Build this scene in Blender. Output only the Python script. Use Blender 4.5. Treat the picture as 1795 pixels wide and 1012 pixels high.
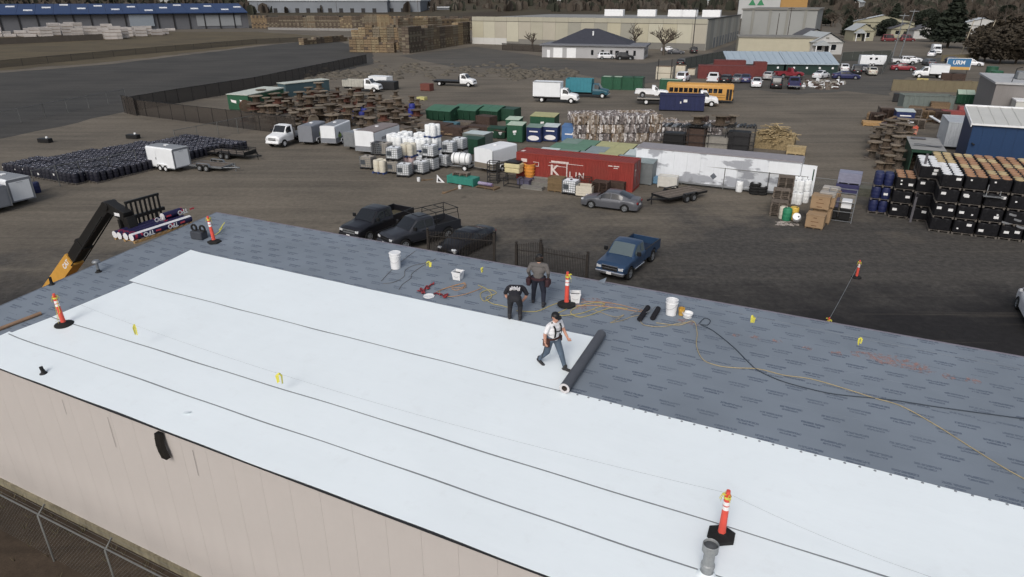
import bpy,bmesh,math,random
import numpy as np
from mathutils import Vector,Matrix,Euler
random.seed(7);rng=np.random.RandomState(11)
SC=bpy.context.scene
for o in list(bpy.data.objects):bpy.data.objects.remove(o)
# ---------------------------------------------------------------- camera, sky, sun, exposure
F_PX,PITCH,CAM_H=1160.0,math.radians(23.6),15.61
cam_d=bpy.data.cameras.new('camera');cam=bpy.data.objects.new('camera',cam_d)
SC.collection.objects.link(cam)
cam.location=(0,0,CAM_H);cam.rotation_euler=(math.radians(90)-PITCH,0,0)
cam_d.sensor_width=36;cam_d.lens=36*F_PX/1795;cam_d.clip_end=9000;cam_d.clip_start=0.1
SC.camera=cam
SUN_EL,SUN_AZ=math.radians(40),math.radians(200)
w=bpy.data.worlds.new('World');SC.world=w;w.use_nodes=True
nt=w.node_tree;nt.nodes.clear()
sky=nt.nodes.new('ShaderNodeTexSky');sky.sky_type='NISHITA';sky.sun_disc=False
sky.sun_elevation=SUN_EL;sky.sun_rotation=SUN_AZ;sky.air_density=1.0;sky.dust_density=4.0;sky.ozone_density=1.0
hs=nt.nodes.new('ShaderNodeHueSaturation');hs.inputs['Saturation'].default_value=0.55
bg=nt.nodes.new('ShaderNodeBackground');bg.inputs['Strength'].default_value=0.15
wo=nt.nodes.new('ShaderNodeOutputWorld')
nt.links.new(sky.outputs[0],hs.inputs['Color']);nt.links.new(hs.outputs[0],bg.inputs[0]);nt.links.new(bg.outputs[0],wo.inputs[0])
sd=bpy.data.lights.new('sun','SUN');sd.energy=1.2;sd.angle=math.radians(28);sd.color=(1,0.97,0.93)
sun=bpy.data.objects.new('sun',sd);SC.collection.objects.link(sun)
sun.rotation_euler=(math.radians(90)-SUN_EL,0,math.radians(180)-SUN_AZ)
sun.location=(0,0,60)
SC.view_settings.view_transform='Standard';SC.view_settings.look='None'
SC.view_settings.exposure=-0.22;SC.view_settings.gamma=1;SC.view_settings.use_curve_mapping=False
SC.render.engine='CYCLES'
# ---------------------------------------------------------------- helpers
C=SC.collection
def G(px,py,z=0.0):
	"ground (or height z) point seen at photo pixel"
	cp,sp=math.cos(PITCH),math.sin(PITCH)
	x=(px-897.5)/F_PX;y=-(py-506)/F_PX
	d=Vector((x,cp+y*sp,-sp+y*cp));t=(z-CAM_H)/d.z
	return Vector((d.x*t,d.y*t,z))
YA=math.radians(-25.4)
def heading(p0,p1):return math.atan2(p1.y-p0.y,p1.x-p0.x)
def lin(r,g,b,k=1.0):
	f=lambda c:((c/255+.055)/1.055)**2.4 if c>10 else c/255/12.92
	q=[f(c)*k for c in (r,g,b)];y=.3*q[0]+.55*q[1]+.15*q[2]
	return tuple(min(.92,c*.86+y*.14) for c in q)
MATS={}
def mat(name,col,rough=.7,metal=0.0,var=.12,scale=3.0,bump=0.0,obj_var=0.0,spec=.35,alpha=None,streak=0.0,trans=0.0,var_col=None):
	if name in MATS:return MATS[name]
	m=bpy.data.materials.new(name);m.use_nodes=True;n=m.node_tree;N=n.nodes;Lk=n.links
	b=N['Principled BSDF'];b.inputs['Roughness'].default_value=rough;b.inputs['Metallic'].default_value=metal
	b.inputs['Specular IOR Level'].default_value=spec
	tc=N.new('ShaderNodeTexCoord')
	no=N.new('ShaderNodeTexNoise');no.inputs['Scale'].default_value=scale;no.inputs['Detail'].default_value=6;no.inputs['Roughness'].default_value=.65
	Lk.new(tc.outputs['Object'],no.inputs['Vector'])
	mr=N.new('ShaderNodeMapRange');mr.inputs[1].default_value=.3;mr.inputs[2].default_value=.7;mr.inputs[3].default_value=1-var;mr.inputs[4].default_value=1+var
	Lk.new(no.outputs['Fac'],mr.inputs[0])
	hv=N.new('ShaderNodeHueSaturation');hv.inputs['Color'].default_value=(*col,1)
	val=mr.outputs[0]
	if streak:
		mp=N.new('ShaderNodeMapping');mp.inputs['Scale'].default_value=(6,6,.25);Lk.new(tc.outputs['Object'],mp.inputs[0])
		n2=N.new('ShaderNodeTexNoise');n2.inputs['Scale'].default_value=1.6;n2.inputs['Detail'].default_value=5;Lk.new(mp.outputs[0],n2.inputs['Vector'])
		m2=N.new('ShaderNodeMapRange');m2.inputs[1].default_value=.45;m2.inputs[2].default_value=.75;m2.inputs[3].default_value=1;m2.inputs[4].default_value=1-streak
		Lk.new(n2.outputs['Fac'],m2.inputs[0])
		mu=N.new('ShaderNodeMath');mu.operation='MULTIPLY';Lk.new(val,mu.inputs[0]);Lk.new(m2.outputs[0],mu.inputs[1]);val=mu.outputs[0]
	if obj_var:
		oi=N.new('ShaderNodeObjectInfo');m3=N.new('ShaderNodeMapRange');m3.inputs[3].default_value=1-obj_var;m3.inputs[4].default_value=1+obj_var
		Lk.new(oi.outputs['Random'],m3.inputs[0])
		mu=N.new('ShaderNodeMath');mu.operation='MULTIPLY';Lk.new(val,mu.inputs[0]);Lk.new(m3.outputs[0],mu.inputs[1]);val=mu.outputs[0]
	Lk.new(val,hv.inputs['Value'])
	out=hv.outputs[0]
	if var_col:
		mx=N.new('ShaderNodeMix');mx.data_type='RGBA';n4=N.new('ShaderNodeTexNoise');n4.inputs['Scale'].default_value=scale*.5;n4.inputs['Detail'].default_value=4
		Lk.new(tc.outputs['Object'],n4.inputs['Vector'])
		m5=N.new('ShaderNodeMapRange');m5.inputs[1].default_value=.48;m5.inputs[2].default_value=.62;Lk.new(n4.outputs['Fac'],m5.inputs[0])
		Lk.new(m5.outputs[0],mx.inputs[0]);Lk.new(out,mx.inputs[6]);mx.inputs[7].default_value=(*var_col,1);out=mx.outputs[2]
	Lk.new(out,b.inputs['Base Color'])
	if bump:
		bp=N.new('ShaderNodeBump');bp.inputs['Strength'].default_value=bump;bp.inputs['Distance'].default_value=.02
		n3=N.new('ShaderNodeTexNoise');n3.inputs['Scale'].default_value=scale*4;n3.inputs['Detail'].default_value=5
		Lk.new(tc.outputs['Object'],n3.inputs['Vector']);Lk.new(n3.outputs['Fac'],bp.inputs['Height']);Lk.new(bp.outputs[0],b.inputs['Normal'])
	if alpha is not None:b.inputs['Alpha'].default_value=alpha
	if trans:b.inputs['Transmission Weight'].default_value=trans
	MATS[name]=m;return m
class M:
	"collects geometry, then becomes ONE mesh object"
	def __init__(s):s.v=[];s.f=[];s.mi=[];s.cur=0;s.sm=[]
	def add(s,vs,fs,smooth=False):
		o=len(s.v);s.v+=[tuple(p) for p in vs]
		for f in fs:s.f.append([i+o for i in f]);s.mi.append(s.cur);s.sm.append(smooth)
		return s
	def m(s,i):s.cur=i;return s
	def hexa(s,p):
		return s.add(p,[(3,2,1,0),(4,5,6,7),(0,1,5,4),(1,2,6,5),(2,3,7,6),(3,0,4,7)])
	def box(s,x0,x1,y0,y1,z0,z1,rz=0,c=None,tx=0,ty=0):
		p=[(x0,y0,z0),(x1,y0,z0),(x1,y1,z0),(x0,y1,z0),(x0+tx,y0+ty,z1),(x1-tx,y0+ty,z1),(x1-tx,y1-ty,z1),(x0+tx,y1-ty,z1)]
		if rz:
			cx,cy=c if c else ((x0+x1)/2,(y0+y1)/2);ca,sa=math.cos(rz),math.sin(rz)
			p=[(cx+(a-cx)*ca-(b-cy)*sa,cy+(a-cx)*sa+(b-cy)*ca,z) for a,b,z in p]
		return s.hexa(p)
	def rbox(s,x0,x1,y0,y1,z0,z1,r=.05):
		"box with chamfered edges (24-gon section in plan and top)"
		def ring(i,z):
			a=[(x0+r,y0+i),(x1-r,y0+i),(x1-i,y0+r),(x1-i,y1-r),(x1-r,y1-i),(x0+r,y1-i),(x0+i,y1-r),(x0+i,y0+r)]
			return [(px,py,z) for px,py in a]
		rs=[ring(r,z0),ring(0,z0+r),ring(0,z1-r),ring(r,z1)]
		o=[q for rr in rs for q in rr];fs=[tuple(range(7,-1,-1)),tuple(range(24,32))]
		for k in range(3):
			for i in range(8):j=(i+1)%8;fs.append((k*8+i,k*8+j,k*8+8+j,k*8+8+i))
		return s.add(o,fs)
	def cyl(s,p0,p1,r0,r1=None,n=12,caps=True,smooth=True):
		r1=r0 if r1 is None else r1;p0=Vector(p0);p1=Vector(p1);d=(p1-p0).normalized()
		a=d.orthogonal().normalized();b=d.cross(a)
		vs=[]
		for p,r in ((p0,r0),(p1,r1)):
			for i in range(n):t=2*math.pi*i/n;vs.append(p+a*(math.cos(t)*r)+b*(math.sin(t)*r))
		s.add(vs,[(i,(i+1)%n,n+(i+1)%n,n+i) for i in range(n)],smooth)
		if caps:s.add(vs[:n],[tuple(range(n-1,-1,-1))]);s.add(vs[n:],[tuple(range(n))])
		return s
	def lathe(s,prof,n=16,c=(0,0,0),axis='z',smooth=True):
		if smooth and len(prof)>2:
			run=[prof[0]]
			for q in range(1,len(prof)):
				run.append(prof[q])
				if q<len(prof)-1:
					a=math.atan2(prof[q][1]-prof[q-1][1],prof[q][0]-prof[q-1][0]);b=math.atan2(prof[q+1][1]-prof[q][1],prof[q+1][0]-prof[q][0])
					if abs((b-a+math.pi)%(2*math.pi)-math.pi)>.62:s.lathe_run(run,n,c,axis,True);run=[prof[q]]
			return s.lathe_run(run,n,c,axis,True)
		return s.lathe_run(prof,n,c,axis,smooth)
	def lathe_run(s,prof,n,c,axis,smooth):
		vs=[]
		for r,h in prof:
			for i in range(n):
				t=2*math.pi*i/n;x,y=r*math.cos(t),r*math.sin(t)
				p=(x,y,h) if axis=='z' else ((x,h,y) if axis=='y' else (h,x,y))
				vs.append((p[0]+c[0],p[1]+c[1],p[2]+c[2]))
		fs=[]
		for k in range(len(prof)-1):
			for i in range(n):
				j=(i+1)%n;q=(k*n+i,k*n+j,k*n+n+j,k*n+n+i);fs.append(q if axis != 'y' else q[::-1])
		return s.add(vs,fs,smooth)
	def tube(s,path,r,n=6,taper=None,flat=1.0):
		path=[Vector(p) for p in path];k=len(path);rings=[]
		for i,p in enumerate(path):
			d=(path[min(i+1,k-1)]-path[max(i-1,0)]);d=d.normalized() if d.length>1e-9 else Vector((0,0,1))
			up=Vector((0,0,1)) if abs(d.z)<.95 else Vector((1,0,0))
			a=d.cross(up).normalized();b=a.cross(d);rr=r if taper is None else r*taper[i]
			rings+=[p+a*(math.cos(2*math.pi*j/n)*rr)+b*(math.sin(2*math.pi*j/n)*rr*flat) for j in range(n)]
		fs=[(i*n+j,i*n+(j+1)%n,(i+1)*n+(j+1)%n,(i+1)*n+j) for i in range(k-1) for j in range(n)]
		s.add(rings,fs,True);s.add(rings[:n],[tuple(range(n-1,-1,-1))]);s.add(rings[-n:],[tuple(range(n))]);return s
	def prism(s,poly,y0,y1):
		"poly of (x,z) extruded along y"
		n=len(poly);vs=[(x,y0,z) for x,z in poly]+[(x,y1,z) for x,z in poly]
		ar=sum(poly[i][0]*poly[(i+1)%n][1]-poly[(i+1)%n][0]*poly[i][1] for i in range(n))
		fs=[tuple(range(n)),tuple(range(2*n-1,n-1,-1))]+[((i+1)%n,i,n+i,n+(i+1)%n) for i in range(n)]
		if ar<0:fs=[f[::-1] for f in fs]
		return s.add(vs,fs)
	def slab(s,poly,z0,z1):
		"poly of (x,y) extruded along z"
		n=len(poly);vs=[(x,y,z0) for x,y in poly]+[(x,y,z1) for x,y in poly]
		ar=sum(poly[i][0]*poly[(i+1)%n][1]-poly[(i+1)%n][0]*poly[i][1] for i in range(n))
		fs=[tuple(range(n-1,-1,-1)),tuple(range(n,2*n))]+[(i,(i+1)%n,n+(i+1)%n,n+i) for i in range(n)]
		if ar<0:fs=[f[::-1] for f in fs]
		return s.add(vs,fs)
	def grid(s,nx,ny,fn,smooth=True):
		vs=[fn(i/nx,j/ny) for j in range(ny+1) for i in range(nx+1)]
		return s.add(vs,[(j*(nx+1)+i,j*(nx+1)+i+1,(j+1)*(nx+1)+i+1,(j+1)*(nx+1)+i) for j in range(ny) for i in range(nx)],smooth)
	def ball(s,c,r,n=10,m=6,sq=(1,1,1)):
		prof=[(max(1e-4,math.sin(math.pi*k/m)) ,-math.cos(math.pi*k/m)) for k in range(m+1)]
		vs=[];
		for rr,h in prof:
			for i in range(n):t=2*math.pi*i/n;vs.append((c[0]+r*sq[0]*rr*math.cos(t),c[1]+r*sq[1]*rr*math.sin(t),c[2]+r*sq[2]*h))
		return s.add(vs,[(k*n+i,k*n+(i+1)%n,k*n+n+(i+1)%n,k*n+n+i) for k in range(m) for i in range(n)],True)
	def xf(s,loc=(0,0,0),rz=0,start=0):
		ca,sa=math.cos(rz),math.sin(rz)
		for i in range(start,len(s.v)):
			x,y,z=s.v[i];s.v[i]=(loc[0]+x*ca-y*sa,loc[1]+x*sa+y*ca,loc[2]+z)
		return s
	def mesh(s,name,mats):
		me=bpy.data.meshes.new(name);me.from_pydata(s.v,[],s.f)
		for m_ in (mats if isinstance(mats,(list,tuple)) else [mats]):me.materials.append(m_)
		me.polygons.foreach_set('material_index',s.mi);me.polygons.foreach_set('use_smooth',s.sm)
		me.update();return me
	def build(s,name,mats,parent=None,loc=None,rz=None,bevel=0,rot=None):
		me=s.mesh(name,mats)
		if bevel:
			bm=bmesh.new();bm.from_mesh(me);bmesh.ops.remove_doubles(bm,verts=bm.verts,dist=1e-5)
			ed=[e for e in bm.edges if len(e.link_faces)==2 and e.calc_face_angle(0)>.5]
			bmesh.ops.bevel(bm,geom=ed,offset=bevel,segments=2,affect='EDGES',profile=.6,clamp_overlap=True)
			bm.to_mesh(me);bm.free()
		return link(name,me,parent,loc,rz,rot)
def link(name,me,parent=None,loc=None,rz=None,rot=None):
	o=bpy.data.objects.new(name,me);C.objects.link(o)
	if parent is not None:o.parent=parent
	if loc is not None:o.location=loc
	if rz is not None:o.rotation_euler=(0,0,rz)
	if rot is not None:o.rotation_euler=rot
	return o
def tag(o,label,cat,group=None,kind=None):
	if label:o['label']=label
	if cat:o['category']=cat
	if group:o['group']=group
	if kind:o['kind']=kind
	return o
def thing(name,label,cat,loc=(0,0,0),rz=0,group=None):
	o=bpy.data.objects.new(name,None);C.objects.link(o);o.location=loc;o.rotation_euler=(0,0,rz);o.empty_display_size=.2
	return tag(o,label,cat,group)
KIDS={}
def kids(o):
	if o.name not in KIDS:KIDS[o.name]=[c for c in bpy.data.objects if c.parent==o]
	return KIDS[o.name]
def dup(root,loc,rz=0,label=None,group=None,skip=(),scale=None):
	r=root.copy();C.objects.link(r);r.location=loc;r.rotation_euler=(0,0,rz)
	if scale:r.scale=scale
	if label:r['label']=label
	if group:r['group']=group
	for ch in kids(root):
		if ch.name.split('.')[0] in skip:continue
		c=ch.copy();C.objects.link(c);c.parent=r
		for g in kids(ch):
			d=g.copy();C.objects.link(d);d.parent=c
	return r
def structure(o):o['kind']='structure';return o
def text_mesh(txt,size,bold=0.0,ext=.004):
	cu=bpy.data.curves.new('txt','FONT');cu.body=txt;cu.size=size;cu.extrude=ext;cu.offset=bold;cu.align_x='CENTER';cu.align_y='CENTER';cu.resolution_u=3
	o=bpy.data.objects.new('txt',cu);C.objects.link(o);dg=bpy.context.evaluated_depsgraph_get()
	me=bpy.data.meshes.new_from_object(o.evaluated_get(dg));bpy.data.objects.remove(o);return me
def lettering(name,txt,size,m_,parent,loc,rot,bold=0.0):
	me=text_mesh(txt,size,bold);me.materials.clear();me.materials.append(m_)
	return link(name,me,parent,loc,None,rot)
ORD='first second third fourth fifth sixth seventh eighth ninth tenth eleventh twelfth thirteenth fourteenth fifteenth sixteenth seventeenth eighteenth nineteenth twentieth'.split()
# ---------------------------------------------------------------- materials
W_=mat('white_paint',lin(228,230,232),.45,0,.06,1.5,spec=.4)
TRL=mat('trailer_white',lin(226,230,234),.45,0,.05,.8,streak=.035)
ALU=mat('aluminium',lin(150,154,158),.42,.55,.1,3)
GALV=mat('galvanised',lin(130,134,138),.5,.5,.15,6)
BLK=mat('black_paint',(.012,.012,.013),.5,0,.2,4)
RUB=mat('rubber',(.014,.014,.014),.85,0,.25,6)
DKM=mat('dark_metal',(.03,.03,.032),.55,.3,.2,5)
GLS=mat('dark_glass',(.012,.014,.017),.08,0,.05,1,spec=.6)
GLB=mat('bright_glass',(.10,.13,.14),.08,0,.05,1,spec=.7)
CHR=mat('chrome',(.62,.63,.65),.2,.9,.05,2)
LMP=mat('lamp_lens',(.6,.62,.64),.15,0,.05,3,spec=.6)
RED_L=mat('tail_lens',(.25,.01,.01),.25,0,.05,3)
AMB=mat('amber_lens',(.6,.2,.02),.3,0,.05,3)
PLT=mat('plate_white',(.7,.7,.7),.5,0,.05,8)
WOOD=mat('pallet_wood',lin(120,98,72),.85,0,.3,5,obj_var=.25,bump=.3)
WOODN=mat('new_wood',lin(176,138,84),.8,0,.2,5,obj_var=.2)
WOODG=mat('weathered_wood',lin(104,94,84),.9,0,.3,5,obj_var=.3,bump=.3)
CONC=mat('concrete',lin(140,134,122),.9,0,.2,3,bump=.3,streak=.2)
DGRN=mat('bin_green',lin(36,86,62),.5,0,.15,2,streak=.12,obj_var=.15)
DGRN2=mat('dark_green',lin(26,66,48),.55,0,.15,2,streak=.2,obj_var=.1)
NAVY=mat('navy_paint',lin(36,44,84),.5,0,.15,2,streak=.2)
YEL=mat('flag_yellow',lin(214,206,40),.6,0,.1,5)
ORG=mat('safety_orange',lin(226,70,48),.5,0,.08,5)
WREF=mat('reflective_white',(.8,.78,.78),.4,0,.05,5)
def paint(name,rgb,k=1.15):return mat('paint_'+name,lin(*rgb,k=k),.32,.1,.07,1.2,spec=.5)
# ---------------------------------------------------------------- ground
def node_ground(name,col_a,col_b,rough=.95,kind='dirt'):
	m=bpy.data.materials.new(name);m.use_nodes=True;n=m.node_tree;N=n.nodes;Lk=n.links
	b=N['Principled BSDF'];b.inputs['Roughness'].default_value=rough;b.inputs['Specular IOR Level'].default_value=.15
	tc=N.new('ShaderNodeTexCoord')
	def noise(scale,det=6,rough=.6,mscale=None,rot=0):
		t=N.new('ShaderNodeTexNoise');t.inputs['Scale'].default_value=scale;t.inputs['Detail'].default_value=det;t.inputs['Roughness'].default_value=rough
		src=tc.outputs['Object']
		if mscale:
			mp=N.new('ShaderNodeMapping');mp.inputs['Scale'].default_value=mscale;mp.inputs['Rotation'].default_value=(0,0,rot);mp.vector_type='POINT'
			Lk.new(src,mp.inputs[0]);src=mp.outputs[0]
		Lk.new(src,t.inputs['Vector']);return t.outputs['Fac']
	def rng_(s,a,b_,c=0,d=1):
		r=N.new('ShaderNodeMapRange');r.inputs[1].default_value=a;r.inputs[2].default_value=b_;r.inputs[3].default_value=c;r.inputs[4].default_value=d;Lk.new(s,r.inputs[0]);return r.outputs[0]
	def math_(op,a,b_):
		k=N.new('ShaderNodeMath');k.operation=op
		for i,x in enumerate((a,b_)):
			if isinstance(x,(int,float)):k.inputs[i].default_value=x
			else:Lk.new(x,k.inputs[i])
		return k.outputs[0]
	def mix(f,a,b_):
		k=N.new('ShaderNodeMix');k.data_type='RGBA'
		if isinstance(f,(int,float)):k.inputs[0].default_value=f
		else:Lk.new(f,k.inputs[0])
		for i,x in ((6,a),(7,b_)):
			if isinstance(x,tuple):k.inputs[i].default_value=(*x,1)
			else:Lk.new(x,k.inputs[i])
		return k.outputs[2]
	patch=rng_(noise(.07,7,.6),.38,.62)
	track=rng_(noise(.5,6,.6,(.10,1.0,1),math.radians(25)),.42,.62)
	ruts=rng_(noise(1.5,4,.6,(.035,1.0,1),math.radians(31)),.56,.66);ruts2=rng_(noise(1.3,4,.6,(.04,1.0,1),math.radians(-14)),.58,.68);spots=rng_(noise(.55,3,.5),.66,.76)
	fine=noise(2.6,8,.7)
	grit=rng_(noise(18,4,.7),.3,.7,.82,1.18)
	c1=mix(patch,col_a,col_b)
	c1=mix(math_('MULTIPLY',track,.32),c1,tuple(x*1.5 for x in col_b));c1=mix(math_('MULTIPLY',ruts,.22),c1,tuple(x*.6 for x in col_a))
	if kind=='yard':
		sx=N.new('ShaderNodeSeparateXYZ');Lk.new(tc.outputs['Object'],sx.inputs[0]);X,Y=sx.outputs[0],sx.outputs[1]
		a=math_('ADD',math_('MULTIPLY',X,.43),math_('MULTIPLY',Y,.9))
		k=math_('ADD',math_('MULTIPLY',X,.055),math_('MULTIPLY',math_('SUBTRACT',a,45),-.085))
		k=math_('ADD',k,rng_(noise(.16,8,.65),.3,.7,-.75,.75))
		asph=rng_(k,-.05,.75)
		c2=mix(rng_(fine,.35,.65),lin(66,64,62),lin(80,77,73))
		c2=mix(math_('MULTIPLY',track,.35),c2,lin(88,84,78))
		c1=mix(asph,c1,c2)
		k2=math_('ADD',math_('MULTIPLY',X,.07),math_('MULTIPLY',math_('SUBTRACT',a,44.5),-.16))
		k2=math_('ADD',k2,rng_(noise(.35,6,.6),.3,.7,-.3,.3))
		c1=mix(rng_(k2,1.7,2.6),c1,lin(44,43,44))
		far=rng_(Y,330,700);c1=mix(far,c1,mix(rng_(noise(.012,7,.7),.35,.65),lin(66,58,48),lin(80,74,58)))
	c1=mix(math_('MULTIPLY',ruts2,.14),c1,tuple(x*1.7 for x in col_b));c1=mix(math_('MULTIPLY',spots,.4),c1,tuple(x*.45 for x in col_a))
	v=math_('MULTIPLY',rng_(fine,.3,.7,.8,1.2),grit)
	hv=N.new('ShaderNodeHueSaturation');Lk.new(c1,hv.inputs['Color']);Lk.new(v,hv.inputs['Value'])
	Lk.new(hv.outputs[0],b.inputs['Base Color'])
	bp=N.new('ShaderNodeBump');bp.inputs['Strength'].default_value=.35;bp.inputs['Distance'].default_value=.05;Lk.new(fine,bp.inputs['Height']);Lk.new(bp.outputs[0],b.inputs['Normal'])
	return m
DIRT=node_ground('yard_ground',lin(93,87,78),lin(110,102,90),kind='yard')
ASPH=node_ground('old_asphalt',lin(64,63,61),lin(74,72,69),.9,'asphalt')
ASPH2=node_ground('street_asphalt',lin(78,76,72),lin(88,84,78),.9,'asphalt')
FIELD=node_ground('field_soil',lin(82,74,60),lin(96,86,66),.95,'dirt')
SOIL=node_ground('damp_soil',lin(58,50,42),lin(72,60,48),.95,'dirt')
def terr(x,y):
	d=max(0,y-620)+max(0,abs(x)-900)*.6
	return-.0+46*(1-math.exp(-(d/520.)**2))*(1+.25*math.sin(x*.004)+.15*math.sin(x*.011+2))+max(0,y-1500)*.05
xs=[-6000,-4000,-2600,-1800,-1300,-950,-700,-500,-350,-230,-140,-70,-20,30,80,150,240,350,500,700,950,1300,1800,2600,4000,6000]
ys=[-300,-60,0,40,80,120,160,220,300,400,500,560,620,680,740,800,880,980,1100,1250,1450,1700,2100,2700,3600,5000,7000]
g=M();g.add([(x,y,terr(x,y)) for y in ys for x in xs],[(j*len(xs)+i,j*len(xs)+i+1,(j+1)*len(xs)+i+1,(j+1)*len(xs)+i) for j in range(len(ys)-1) for i in range(len(xs)-1)],True)
structure(g.build('ground',DIRT))
def sheet(name,pix,m_,z,jag=.6):
	pts=[G(*p) for p in pix];out=[]
	for a,b in zip(pts,pts[1:]+pts[:1]):
		n=max(1,int((b-a).length/3));nn=Vector((-(b-a).y,(b-a).x,0)).normalized()
		for k in range(n):out.append(a.lerp(b,k/n)+nn*random.uniform(-jag,jag))
	return structure(M().slab([(p.x,p.y) for p in out],z-.05,z).build(name,m_))
sheet('parking_lot',[(-420,205),(-200,130),(0,128),(200,112),(450,82),(540,72),(600,74),(655,92),(655,112),(449,158),(222,196),(100,222),(-80,262),(-300,300)],ASPH,.006)
sheet('street',[(700,98),(830,82),(1000,106),(1130,112),(1240,94),(1325,62),(1385,62),(1300,108),(1275,134),(1120,148),(1000,128),(900,122),(790,118)],ASPH2,.006)
sheet('car_park',[(1250,160),(1330,158),(1400,166),(1480,160),(1560,168),(1570,145),(1640,112),(1700,104),(1560,98),(1480,108),(1380,112),(1290,128)],ASPH2,.010)
sheet('field',[(-900,100),(-500,70),(0,62),(300,56),(450,56),(600,66),(540,71),(450,80),(200,108),(0,124),(-300,150)],FIELD,.004,1.5)
# ---------------------------------------------------------------- the building being roofed
YB=math.radians(-25.95);V0,VEND,UL,UR,SL=8.85,20.9,-25.67,24.0,.08
def roofz(v):return 5.43+SL*(v-V0)
def uv(p):c,s=math.cos(YB),math.sin(YB);return (c*p.x+s*p.y,-s*p.x+c*p.y)
def R(px,py,dz=0.0):
	"point on the roof plane (building frame u, v, z) seen at a photo pixel"
	cp,sp=math.cos(PITCH),math.sin(PITCH);x=(px-897.5)/F_PX;y=-(py-506)/F_PX
	d=Vector((x,cp+y*sp,-sp+y*cp));du,dv=uv(d)
	t=(roofz(0)+dz-CAM_H)/(d.z-SL*dv);return Vector((du*t,dv*t,CAM_H+d.z*t))
def RW(px,py,dz=0.0):
	p=R(px,py,dz);c,s=math.cos(YB),math.sin(YB);return Vector((c*p.x-s*p.y,s*p.x+c*p.y,p.z))
def UVW(u,v,dz=0.0):
	c,s=math.cos(YB),math.sin(YB);return Vector((c*u-s*v,s*u+c*v,roofz(v)+dz))
bld=thing('industrial_building','long pale metal-sided building whose grey roof is being covered in white membrane','building',(0,0,0),YB)
WALL=mat('wall_panel_paint',lin(192,185,180),.6,0,.04,.5,streak=.012)
TRIM=mat('eave_trim_dark',(.03,.032,.036),.5,.2,.1,3)
pw=.915;rib=M()
rib.box(0,pw-.004,0,.03,0.30,roofz(V0)-.10)
rme=rib.mesh('wall_panel',WALL)
for k in range(int((UR-UL)/pw)):link('wall_panel',rme,bld,(UL+k*pw,V0,0))
M().box(UL,UR,V0+.04,V0+.20,.2,roofz(V0)-.12).build('inner_wall',WALL,bld)
M().box(UL-.05,UR,V0-.07,V0+.2,-.2,.30).build('footing',mat('footing_concrete',lin(132,124,100),.95,0,.3,2,bump=.4,streak=.35),bld)
M().prism([(V0,0),(VEND,0),(VEND,roofz(VEND)-.12),(V0,roofz(V0)-.12)],0,.2).xf((UL+.2,0,0),0)
ew=M();ew.add([(UL,V0,0),(UL,VEND,0),(UL,VEND,roofz(VEND)-.12),(UL,V0,roofz(V0)-.12),(UL+.2,V0,0),(UL+.2,VEND,0),(UL+.2,VEND,roofz(VEND)-.12),(UL+.2,V0,roofz(V0)-.12)],
	   [(0,3,2,1),(4,5,6,7),(0,1,5,4),(1,2,6,5),(2,3,7,6),(3,0,4,7)]);ew.build('end_wall',WALL,bld)
M().box(UL,UR,VEND-.2,VEND,0,roofz(VEND)-.13).build('rear_wall',WALL,bld)
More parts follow.
